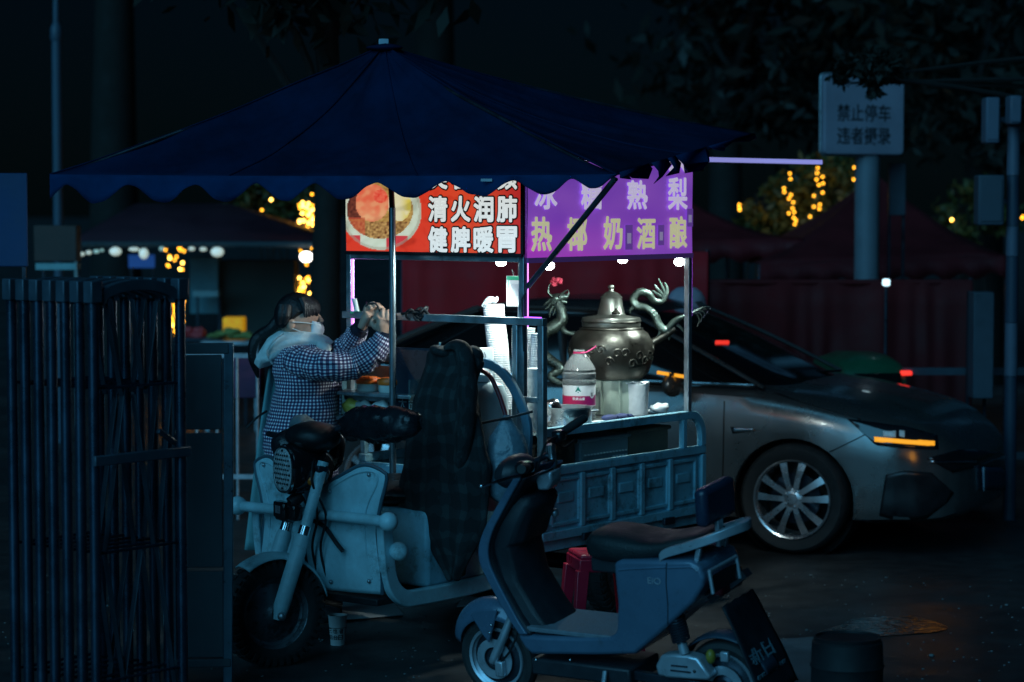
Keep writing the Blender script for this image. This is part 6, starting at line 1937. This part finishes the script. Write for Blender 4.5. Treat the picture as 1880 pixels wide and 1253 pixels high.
# ================================================================ SCOOTER IN FRONT
LEAN = R(-8)
YAWS = math.atan2(math.sin(R(33)), -math.cos(R(33)))
FS = Frame((-.05, 9.9, 0), YAWS, LEAN)
sco = thing('scooter', 'blue electric scooter with black seat and padded backrest in the foreground', 'scooter', FS.loc, YAWS)
sco.rotation_euler = (LEAN, 0, YAWS)
m_sb = M('scooter_blue', (.085, .145, .215), .32, .1, .12, 4, coat=.4)
dirt(m_sb, (.05, .06, .065), 7, .57, .72, .65)
dirt(m_sb, (.16, .18, .19), 60, .66, .70, .6, (1, 1, 3))
m_sil = M('scooter_silver', (.50, .56, .62), .35, .6, .1, 10)
m_in = M('dark_inner_plastic', (.02, .024, .03), .45, 0, .2, 8, .15, 220)
def sh_(u, v, y): 
    q = FS.hit(u, v, y=y); return (q.x, q.z)
def sco_wheel(x):
    w = bpy.data.objects.new('wheel', MB().lathe([(.118, -.035), (.128, -.04), (.131, -.036), (.131, -.03), (.112, -.015), (.112, .015), (.131, .03), (.131, .036), (.128, .04), (.118, .035)], 40, AX_Y, cap=False).mesh('wheel', m_sil))
    C.objects.link(w); w.parent = sco; w.location = (x, 0, .183)
    tyre_mb(.183, .075, .126).build('tyre', m_rubber, w)
    MB().lathe([(.001, -.04), (.03, -.045), (.05, -.03), (.11, -.014), (.11, .014), (.05, .03), (.03, .045), (.001, .04)], 28, AX_Y, cap=False).build('hub', m_dark_steel, w)
    MB().lathe([(.05, .042), (.085, .042), (.085, .046), (.05, .046)], 28, AX_Y, cap=False).build('brake_disc', m_sil, w)
    mb = MB()
    for k in range(5):
        a = 2 * math.pi * k / 5
        mb = MB().beam((.03 * math.cos(a), .0, .03 * math.sin(a)), (.115 * math.cos(a + .3), 0, .115 * math.sin(a + .3)), .026, .03, (0, 1, 0)); mb.build('spoke', m_dark_steel, w, .004)
    return w
sco_wheel(-.02); sco_wheel(-1.08)
# front fork, guard
for y in (.062, -.062):
    MB().tube(smooth_pts([(-.145, y * .8, .42), (-.09, y, .30), (-.035, y, .20), (-.02, y, .175)], 5), lerp_list([.014, .018, .02, .016], 5), 12).build('fork_leg', m_sil, sco)
mb = MB().box((-.055, .058, .15), (.04, .03, .065)); mb.build('brake_caliper', m_sil, sco, .006)
MB().tube(smooth_pts([(-.06, .06, .18), (-.12, .07, .24), (-.16, .06, .34), (-.17, .04, .5)], 5), .005, 6).build('brake_cable', m_black, sco)
gr = []
for i in range(19):
    f = i / 18
    a = R(16 + 112 * f)
    row = []
    for j in range(13):
        g_ = (j - 6) / 6
        wd = .062 * (math.sin(math.pi * (f * .80 + .06)) ** .5)
        rr_ = .222 + .03 * math.sin(math.pi * f) - (.045 + .03 * math.sin(math.pi * f)) * abs(g_) ** 2.2
        row.append(V((-.02 + rr_ * math.cos(a), wd * 1.15 * g_, .183 + rr_ * math.sin(a))))
    gr.append(row)
MB().sheet(gr).build('front_mudguard', m_sb, sco, solid=.006)
side = [FS.hit(u, v, y=.075) for u, v in [(862, 1128), (880, 1120), (912, 1118), (905, 1150), (897, 1182), (884, 1165)]]
MB().prism([(p.x, p.z) for p in side], lambda a, b_, d: V((a, d, b_)), .062, .074).build('mudguard_cheek', m_sb, sco, .008)
for u, v in ((902, 1148), (899, 1162)): MB().ball(FS.hit(u, v, y=.077), .006, 8, 5).build('bolt', m_chrome, sco)
# leg shield
edge_px = [(941, 880), (925, 906), (905, 941), (887, 975), (878, 1006), (880, 1034), (893, 1064), (914, 1103), (934, 1138), (953, 1166)]
epts = smooth_pts([FS.hit(u, v, y=.165) for u, v in edge_px], 5)
TH = .047
def shield_x(z):
    for a, b_ in zip(epts, epts[1:]):
        if b_.z <= z <= a.z: return a.x + (b_.x - a.x) * (z - a.z) / (b_.z - a.z)
    return epts[0].x if z > epts[0].z else epts[-1].x
for sgn in (1, -1):
    rings = []
    for i, p in enumerate(epts):
        w = TH * (.8 + .2 * math.sin(math.pi * i / (len(epts) - 1)))
        rings.append([V((p.x, sgn * .165, p.z)), V((p.x - w, sgn * .165, p.z + .004)), V((p.x - w, sgn * .148, p.z + .004)), V((p.x, sgn * .148, p.z))])
    MB().loft(rings).build('shield_edge', m_sb, sco, .005, angle=35)
gr, gi = [], []
for p in epts:
    gr.append([V((p.x + .035 * (1 - (j / 6 - 1) ** 2), (j / 6 - 1) * .15, p.z)) for j in range(13)])
    gi.append([V((p.x - TH * .85 - .018 * (1 - (j / 6 - 1) ** 2), (j / 6 - 1) * .15, p.z)) for j in range(13)])
MB().sheet(gr).build('front_shell', m_sb, sco, solid=.006)
MB().sheet(gi).build('inner_apron', m_in, sco, solid=.006)
# glove box bulge on the inside
rings = []
for z, d, w in ((.90, .05, .10), (.86, .09, .13), (.78, .105, .14), (.70, .11, .14), (.685, .085, .135), (.55, .07, .135), (.42, .075, .135), (.33, .10, .13)):
    x = shield_x(z) - TH
    rings.append([V((x + .01, -w, z)), V((x - d * .8, -w, z)), V((x - d, -w * .7, z)), V((x - d, w * .5, z)), V((x - d * .7, w * .8, z)), V((x + .01, w * .9, z))])
MB().loft(rings).build('glove_box', m_in, sco, .012, angle=35)
MB().ball(FS.hit(1019, 942, y=-.13), (.016, .018, .018), 12, 8).build('round_badge', m_sil, sco)
# dash and handlebar
def hb(u, v, y): return FS.hit(u, v, y=y)
rings = []
for f, w, h in ((0, .05, .02), (.2, .10, .06), (.5, .12, .075), (.8, .09, .06), (1, .04, .02)):
    c = V((-.09 - .16 * f, 0, .965 + .02 * f))
    rings.append([c + V((0, w * math.cos(t), h * math.sin(t))) for t in [2 * math.pi * k / 20 for k in range(20)]])
MB().loft(rings).build('dash_cowl', m_in, sco, sub=1)
MB().tube([V((-.15, 0, .6)), V((-.17, 0, .96))], .035, 14).build('steering_column', m_in, sco)
bar_pts = smooth_pts([hb(1071, 769, -.34), hb(1030, 796, -.22), hb(1004, 836, -.10), V((-.2, 0, 1.0)), hb(972, 856, .12), hb(958, 862, .30)], 6)
MB().tube(bar_pts, .012, 10).build('handlebar', m_dark_steel, sco)
MB().tube([hb(1073, 768, -.345), hb(1062, 775, -.31), hb(1034, 793, -.235)], [.017, .019, .018], 14).build('grip', m_rubber, sco)
MB().tube([hb(957, 862, .32), hb(960, 861, .26), hb(966, 859, .18)], [.018, .019, .018], 14).build('grip', m_rubber, sco)
for c, s_ in ((hb(1026, 800, -.20), (.05, .05, .045)), (hb(968, 858, .15), (.05, .05, .045))):
    MB().box(c, s_).build('switch_box', m_gloss_black, sco, .012)
lv = MB().tube(smooth_pts([hb(955, 874, .17), hb(935, 878, .22), hb(912, 885, .28), hb(886, 893, .34)], 5), lerp_list([.008, .007, .006, .005], 5), 8).build('brake_lever', m_chrome, sco)
MB().ball(hb(884, 893, .345), .009, 10, 6).build('lever_ball', m_chrome, lv)
MB().tube(smooth_pts([hb(1020, 812, -.2), hb(1036, 822, -.26), hb(1056, 808, -.32)], 5), .006, 8).build('brake_lever', m_black, sco)
for k, (pts) in enumerate(([(1016, 806, -.16), (1012, 826, -.10), (1022, 850, -.06), (1012, 872, -.02)], [(962, 866, .14), (952, 882, .10), (966, 905, .06), (972, 930, .02)], [(1022, 802, -.2), (1004, 812, -.05), (992, 842, .0), (985, 870, .0)])):
    MB().tube(smooth_pts([hb(*p) for p in pts], 6), .005, 7).build('cable', m_black, sco)
MB().tube([hb(1011, 816, -.1) + V((.0, 0, 0)), hb(1013, 842, -.1)], .020, 12).build('horn', m_chrome, sco)
cl = [(986, 866), (1003, 872), (1018, 862), (1020, 884), (1012, 898), (994, 898), (990, 880)]
MB().prism([sh_(u, v, .02) for u, v in cl], lambda a, b_, d: V((a, d, b_)), -.03, .05).build('lock_cover', m_sil, sco, .01)
MB().ball(hb(958, 860, .12), (.028, .03, .03), 14, 9).build('mirror_mount', m_gloss_black, sco)
# body
poly = [(1126, 1034), (1140, 1029), (1185, 1029), (1225, 1030), (1265, 1030), (1284, 1040), (1293, 1062), (1290, 1078), (1272, 1108), (1232, 1145), (1192, 1180), (1166, 1202), (1100, 1204), (975, 1203), (962, 1190), (949, 1168), (956, 1165), (985, 1169), (1060, 1171), (1122, 1170), (1131, 1160), (1133, 1110), (1128, 1060)]
pp = [sh_(u, v, .15) for u, v in poly]
MB().prism(pp, lambda a, b_, d: V((a, d, b_)), -.15, .15).build('body_shell', m_sb, sco, .016, 3)
# crease and gap on the side panel
def side_line(name, pts, mat, r=.004, y=.1515):
    MB().tube(smooth_pts([FS.hit(u, v, y=y) for u, v in pts], 4), r, 6).build(name, mat, sco)
side_line('panel_gap', [(1224, 1034), (1223, 1070), (1226, 1110), (1226, 1146)], m_black, .0022, .150)
side_line('crease', [(1136, 1047), (1160, 1045), (1200, 1043), (1222, 1042)], m_sb, .005, .149)
side_line('crease', [(1226, 1043), (1250, 1042), (1272, 1042), (1280, 1050)], m_sb, .005, .149)
lg = FS.hit(1201, 1067, y=.1515)
text('badge', 'EiO', .03, m_sil, sco, (lg.x, .1515, lg.z), (-1, 0, 0), (0, 0, 1), 0, w=.058, h=.026, depth=.001)
# deck
d0x, d1x = FS.hit(955, 1166, y=.15).x - .02, FS.hit(1128, 1165, y=.15).x + .02
zd = FS.hit(1060, 1170, y=.15).z
MB().box(((d0x + d1x) / 2, 0, zd + .006), (abs(d1x - d0x), .285, .02)).build('floor_mat', M('grey_floor_mat', (.16, .19, .22), .7, 0, .2, 30, .5, 160), sco, .005)
MB().box(((d0x + d1x) / 2 - .03, 0, .20), (.46, .24, .07)).build('underskirt', m_in, sco, .01)
for u in (984, 1047): MB().ball(FS.hit(u, 1212, y=.12), .006, 8, 5).build('bolt', m_chrome, sco)
# seat
rings = []
for x, zb, zt, w in ((-.515, .70, .725, .04), (-.525, .67, .755, .09), (-.56, .655, .782, .125), (-.64, .65, .785, .135), (-.74, .655, .770, .135), (-.84, .68, .762, .125), (-.92, .71, .782, .125), (-1.0, .735, .80, .12), (-1.06, .75, .805, .10), (-1.085, .76, .79, .06)):
    ring = []
    for k in range(24):
        t = 2 * math.pi * k / 24
        c, s_ = math.cos(t), math.sin(t)
        ring.append(V((x, w * math.copysign(abs(c) ** .6, c), (zb + zt) / 2 + (zt - zb) / 2 * math.copysign(abs(s_) ** .7, s_))))
    rings.append(ring)
seat = MB().loft(rings).build('seat', M('seat_vinyl', (.012, .018, .020), .5, 0, .25, 12, .3, 120), sco, sub=1)
MB().box((-.80, 0, .645), (.5, .2, .06)).build('seat_pan', m_in, sco, .01)
# backrest
bc = FS.hit(1313, 921, y=0)
pb = MB().box((bc.x, 0, bc.z), (.055, .25, .15)).build('backrest_pad', M('pad_vinyl', (.02, .032, .06), .3, 0, .15, 8), sco, .022, 3)
MB().box((bc.x - .01, 0, bc.z - .115), (.02, .04, .12)).build('backrest_bracket', m_sil, sco, .004)
# grab rail
rail = [FS.hit(u, v, y=yy) for u, v, yy in [(1213, 1026, .135), (1222, 1016, .135), (1262, 1004, .13), (1306, 989, .115), (1338, 976, .075), (1360, 968, .03)]]
near = smooth_pts(rail, 4)
pts = near + [V((near[-1].x - .004, 0, near[-1].z))] + [V((p.x, -p.y, p.z)) for p in reversed(near)]
rings = []
for i, p in enumerate(pts):
    tt = (pts[min(i + 1, len(pts) - 1)] - pts[max(i - 1, 0)]).normalized(); sd = tt.cross(V((0, 0, 1))).normalized()
    rings.append([p + sd * .013 + V((0, 0, .018)), p - sd * .013 + V((0, 0, .018)), p - sd * .013 - V((0, 0, .018)), p + sd * .013 - V((0, 0, .018))])
MB().loft(rings).build('grab_rail', m_sil, sco, .005, angle=35)
for y in (.11, -.11): MB().beam((-1.02, y, .64), (-1.05, y, .755), .02, .02).build('rail_stay', m_sil, sco, .003)
# tail: lamp, number plate frame, mudguard flap
MB().box((-1.10, 0, .60), (.05, .18, .08)).build('tail_lamp', M('dark_red_lens', (.08, .006, .01), .2, 0, 0, coat=.5), sco, .012)
fx = -1.19
A, B = FS.hit(1302, 1045, x=fx), FS.hit(1352, 1026, x=fx)
zf1, zf0 = (A.z + B.z) / 2, (A.z + B.z) / 2 - .085
yy0, yy1 = A.y, B.y
for a, b_ in (((fx, yy0, zf1), (fx, yy1, zf1)), ((fx, yy0, zf1), (fx - .01, yy0, zf0)), ((fx, yy1, zf1), (fx - .01, yy1, zf0))):
    MB().tube([a, b_], .007, 8).build('plate_frame', m_sil, sco)
MB().box((fx - .002, (yy0 + yy1) / 2, zf1 - .055), (.006, abs(yy1 - yy0) - .02, .07)).build('rear_plate', m_gloss_black, sco, .003)
MB().beam((-1.03, 0, .52), (-1.19, 0, zf0), .05, .03).build('plate_arm', m_in, sco)
gr = []
for i in range(13):
    f = i / 12
    gr.append([V((-1.14 - .19 * f + .03 * f * f, (j / 6 - 1) * (.125 + .03 * f), .535 - .36 * f + .004 * math.sin(j * 2 + i))) for j in range(13)])
fl = MB().sheet(gr).build('mud_flap', M('flap_rubber', (.010, .013, .018), .5, 0, .2, 10), sco, solid=.006)
m_fl = M('flap_print', (.12, .20, .24), .6, 0, .2)
def flp(f, y): return V((-1.14 - .19 * f + .03 * f * f - .0045, y, .535 - .36 * f))
text('flap_word', '新日', .05, m_fl, fl, flp(.55, .02), (0, -1, 0), (.55, 0, 1), .01, w=.18, h=.07)
for k in range(7):
    MB().box(flp(.76, .105 - k * .034), (.003, .024, .018)).build('print_block', m_fl, fl)
gr = []
for i in range(15):
    a = R(28 + 130 * i / 14)
    gr.append([V((-1.08 + .212 * math.cos(a), (j / 4 - 1) * .055, .183 + (.212 - .012 * (j / 4 - 1) ** 2) * math.sin(a))) for j in range(9)])
MB().sheet(gr).build('rear_mudguard', M('rear_guard_plastic', (.03, .05, .075), .4), sco, solid=.006)
# motor cover, shock, swing arm
mp = [(1204, 1222), (1214, 1203), (1236, 1201), (1262, 1203), (1281, 1208), (1306, 1243), (1300, 1250), (1226, 1245), (1208, 1240)]
mc = MB().prism([sh_(u, v, .11) for u, v in mp], lambda a, b_, d: V((a, d, b_)), .05, .115).build('motor_cover', m_sil, sco, .01)
lp2 = [FS.hit(u, v, y=.117) for u, v in ((1232, 1222), (1262, 1225))]
MB().beam(lp2[0], lp2[1], .004, .006).build('cover_rib', m_dark_steel, mc)
lp2 = [FS.hit(u, v, y=.117) for u, v in ((1231, 1231), (1268, 1235))]
MB().beam(lp2[0], lp2[1], .004, .006).build('cover_rib', m_dark_steel, mc)
MB().ball(FS.hit(1275, 1233, y=.116), .007, 8, 5).build('cover_bolt', m_gloss_black, mc)
s0, s1 = FS.hit(1240, 1132, y=.10), FS.hit(1257, 1200, y=.10)
MB().tube([s0, s1], .012, 10).build('shock_rod', m_sil, sco)
ax = (s1 - s0); e1 = ax.normalized().orthogonal(); e2 = ax.normalized().cross(e1)
MB().tube([s0 + ax * (.05 + .62 * k / 90) + (e1 * math.cos(k * .62) + e2 * math.sin(k * .62)) * .024 for k in range(91)], .005, 6).build('shock_spring', m_dark_steel, sco)
MB().tube([s0 + ax * .72, s1], .02, 12).build('shock_body', m_sil, sco)
MB().beam((-.70, .07, .20), (-1.08, .07, .185), .03, .04).build('swing_arm', m_dark_steel, sco, .005)
MB().ball(FS.hit(1305, 1206, y=.08), (.02, .02, .03), 12, 8).build('yellow_cap', M('yellow_cap', (.25, .2, .03), .4), sco)
MB().box(FS.hit(1331, 1206, y=.09), (.035, .02, .04)).build('cable_block', m_sil, sco, .005)
MB().tube(smooth_pts([(-.60, .13, .22), (-.61, .19, .12), (-.60, .235, .033)], 4), .010, 8).build('kick_stand', m_sil, sco)
# red plastic stool behind the scooter
ST = V((.405, 10.95, 0))
stool = thing('stool', 'red plastic stool standing between the scooter and the cargo bed', 'stool', ST, R(12))
m_red = M('red_plastic', (.42, .012, .035), .35, 0, .08)
MB().box((0, 0, .447), (.25, .25, .026)).build('stool_top', m_red, stool, .01)
MB().box((0, 0, .41), (.262, .262, .06)).build('stool_rim', m_red, stool, .006)
for sx in (-1, 1):
    for sy in (-1, 1):
        a, b_ = V((sx * .115, sy * .115, .39)), V((sx * .15, sy * .15, 0))
        MB().loft([[a + V((i * .028, j * .028, 0)) for i, j in ((-1, -1), (1, -1), (1, 1), (-1, 1))], [b_ + V((i * .019, j * .019, 0)) for i, j in ((-1, -1), (1, -1), (1, 1), (-1, 1))]], smooth=False).build('leg', m_red, stool, .004)
# paper cup under the tricycle
cp_ = V((*gxy(620, 1184), 0)); s_ = cp_.y / FPX
cup = thing('paper_cup', 'white printed paper cup standing on the street beside the front wheel', 'cup', cp_)
h = 56 * s_
MB().lathe([(.001, 0), (13 * s_, 0), (17.5 * s_, h * .96), (18.3 * s_, h), (17 * s_, h), (16.5 * s_, h * .9), (.001, h * .88)], 28, cap=False).build('cup_wall', m_paper, cup)
MB().lathe([(13 * s_ + 4.5 * s_ * .62 + .001, h * .60), (13 * s_ + 4.5 * s_ * .60 + .0012, h * .585)], 28, cap=False).build('printed_line', m_ink, cup)
def cup_txt(ch, ang, zf, w_, h_):
    me = text_mesh('cup_word', ch, .05, m_ink, .02, 0)
    xs = [q.co.x for q in me.vertices]; ys = [q.co.y for q in me.vertices]
    sx, sy = w_ / (max(xs) - min(xs)), h_ / (max(ys) - min(ys))
    for q in me.vertices:
        z = h * zf + q.co.y * sy; r_ = 13 * s_ + 4.5 * s_ * z / (h * .96) + .0012
        a = ang + q.co.x * sx / r_
        q.co = V((r_ * math.sin(a), -r_ * math.cos(a), z))
    o = bpy.data.objects.new('cup_word', me); C.objects.link(o); o.parent = cup
for ch, a, zf in (('也', -.25, .50), ('三', -.95, .50), ('者', .5, .49), ('后', -.9, .28), ('台', -.2, .28), ('日', .45, .28)):
    cup_txt(ch, a, zf, 9 * s_, 9 * s_)
# ================================================================ FOLDING GATE ON THE LEFT
AL = R(39)
gt_, gw_ = V((-math.cos(AL), math.sin(AL), 0)), V((math.sin(AL), math.cos(AL), 0))
g0 = V(((170 - 940) / FPX * 9.2, 9.2, 0))
gate = thing('folding_gate', 'folded dark metal sliding gate of arched frames at the left edge', 'gate', g0)
m_gate = M('gate_steel', (.04, .065, .10), .3, .75, .25, 6)
m_gcap = M('gate_cap', (.06, .09, .12), .4, .3, .25, 8)
dirt(m_gate, (.03, .02, .015), 24, .6, .68, .8)
dirt(m_gcap, (.14, .17, .2), 30, .62, .68, .7)
m_strip = M('gate_lattice', (.04, .06, .08), .42, .5, .3, 7)
GW = .45
for k in range(7):
    b0 = gt_ * (.080 * k)
    mb = MB()
    post = None
    for i, e in enumerate((0, GW)):
        p = b0 + gw_ * e
        o = MB().tube([p + V((0, 0, .06)), p + V((0, 0, 1.68))], .021, 12).build('post', m_gate, gate)
        MB().box(p + V((0, 0, 1.705)), (.056, .05, .085), rz=math.atan2(gw_.y, gw_.x)).build('post_cap', m_gcap, o, .005)
        MB().box(p + V((0, 0, .035)), (.05, .05, .07), rz=AL).build('post_foot', m_gcap, o, .006)
    n = 20
    rings = []
    for i in range(n + 1):
        t = math.pi * i / n
        c = b0 + gw_ * (GW / 2 - (GW / 2 - .03) * math.cos(t)) + V((0, 0, 1.665 + .062 * math.sin(t)))
        nn = (gw_ * (-math.cos(t)) * .4 + V((0, 0, math.sin(t) + .35))).normalized()
        rings.append([c + nn * .022 + gt_ * .016, c + nn * .022 - gt_ * .016, c - nn * .022 - gt_ * .016, c - nn * .022 + gt_ * .016])
    MB().loft(rings).build('arch', m_gcap, gate, .005, angle=35)
    for z, h in ((1.06, .04),) if k == 0 else ():
        MB().beam(b0 - gw_ * .02 + V((0, 0, z)) - gt_ * .02, b0 + gw_ * (GW + .03) + V((0, 0, z)) - gt_ * .02, .02, h).build('cross_rail', m_gcap, gate, .004)
    for z in (1.335, .70, .2):
        MB().tube([b0 + gw_ * .02 + V((0, 0, z)), b0 + gw_ * (GW - .02) + V((0, 0, z))], .006, 8).build('cross_rod', m_gate, gate)
    r_ = random.Random(40 + k)
    for e, z0, z1, dx in ((.12, 1.30, 1.66, -.04), (.22, 1.32, 1.67, -.025), (.34, 1.30, 1.66, .03), (.13, .70, 1.33, .05), (.24, .70, 1.30, -.05), (.37, .72, 1.34, .035), (.14, .08, .70, -.055), (.20, .05, .69, .06), (.36, .08, .70, -.05)):
        if k > 1: break
        j = r_.uniform(-.03, .03)
        MB().beam(b0 + gw_ * (e + j - dx) + gt_ * (.02 + .008 * (k % 2)) + V((0, 0, z0)), b0 + gw_ * (e + j + dx) + gt_ * .02 + V((0, 0, z1)), .026, .006, gw_).build('lattice_bar', m_strip, gate, .002)
MB().beam(gw_ * .30 + V((0, 0, 1.155)) - gt_ * .03, gw_ * .39 + V((0, 0, 1.10)) - gt_ * .03, .02, .02).build('latch_bar', m_strip, gate, .003)
# ================================================================ GREY BOARD BEHIND THE GATE
YB = 10.05
bp_ = px(368, 900, YB)
sb = thing('standing_board', 'dark grey blank standing board with a metal edge right of the gate', 'board', (bp_.x, YB, 0), R(4))
sB = YB / FPX
zT = px(368, 630, YB).z
m_board = M('grey_board_paint', (.07, .10, .12), .55, 0, .2, 2.5, .05, 60)
m_bedge = M('board_edge_metal', (.12, .2, .26), .35, .6, .15, 8)
wB = 108 * sB
def sbx(u): return (u - 368) * sB
for z0, z1 in ((1.10, zT - .05), (.52, 1.085), (.14, .505)):
    MB().box((-.005, 0, (z0 + z1) / 2), (wB - .05, .02, z1 - z0)).build('board_panel', m_board, sb, .004)
for x0, x1, z0, z1, nm in ((-wB / 2, wB / 2, zT - .045, zT, 'frame_bar'), (-wB / 2, wB / 2, .10, .135, 'frame_bar')):
    MB().box(((x0 + x1) / 2, 0, (z0 + z1) / 2), (x1 - x0, .034, z1 - z0)).build(nm, m_board, sb, .004)
MB().beam((wB / 2 - .014, 0, 0), (wB / 2 - .0, 0, zT), .026, .040).build('frame_edge', m_bedge, sb, .004)
MB().beam((-wB / 2, 0, 0), (-wB / 2, 0, zT), .026, .040).build('frame_edge', m_bedge, sb, .004)
MB().beam((wB / 2 - .02, -.16, .018), (wB / 2 - .02, .16, .018), .03, .03).build('foot', m_bedge, sb, .006)
MB().beam((-wB / 2 + .02, -.16, .018), (-wB / 2 + .02, .16, .018), .03, .03).build('foot', m_bedge, sb, .006)
# ================================================================ DARK DRUM AND FRAME AT THE LOWER RIGHT
q = px(1562, 1215, 8.9)
dr = thing('dark_drum', 'dark round drum cut by the bottom edge at the right', 'drum', (q.x, 9.0, 0))
MB().lathe([(.001, 0), (.13, 0), (.135, .02), (.135, .15), (.14, .16), (.135, .17), (.135, .30), (.14, .31), (.135, .32), (.132, .40), (.12, .412), (.001, .405)], 32, cap=False).build('drum_body', M('drum_paint', (.004, .006, .008), .7, 0, .3, 6), dr)
MB().lathe([(.125, .409), (.128, .42), (.118, .42), (.118, .409)], 32, cap=False).build('drum_rim', m_black, dr)
# ---------------------------------------------------------------- litter and grit on the street
m_grit = M('pale_grit', (.16, .17, .17), .8, 0, .3)
mb = MB(); r_ = random.Random(77)
for k in range(700):
    x, y = r_.uniform(-2.6, 2.9), r_.uniform(9.0, 13.2)
    s_ = r_.uniform(.003, .008) * (2 if r_.random() < .05 else 1)
    mb.ball((x, y, s_ * .4), (s_, s_ * .8, s_ * .5), 5, 3)
o = mb.build('street_grit', m_grit); tag(o, 'scattered pale grit and crumbs on the dark street', 'grit', kind='stuff')

m_pud = M('wet_film', (.02, .022, .024), .22, 0, .3, 9, .9, 16, spec=.8)
pts = [gxy(1560 + 105 * (1 + .25 * math.sin(3 * t)) * math.cos(t) + 60, 1152 + 22 * (1 + .2 * math.cos(2 * t)) * math.sin(t) - 6 * math.cos(t)) for t in [2 * math.pi * k / 40 for k in range(40)]]
o = MB().add([V((x, y, .0045)) for x, y in pts], [tuple(range(40))], None, True).build('puddle', m_pud, normals=False)
tag(o, 'shallow rippled puddle on the dark street below the car nose', 'puddle', kind='structure')
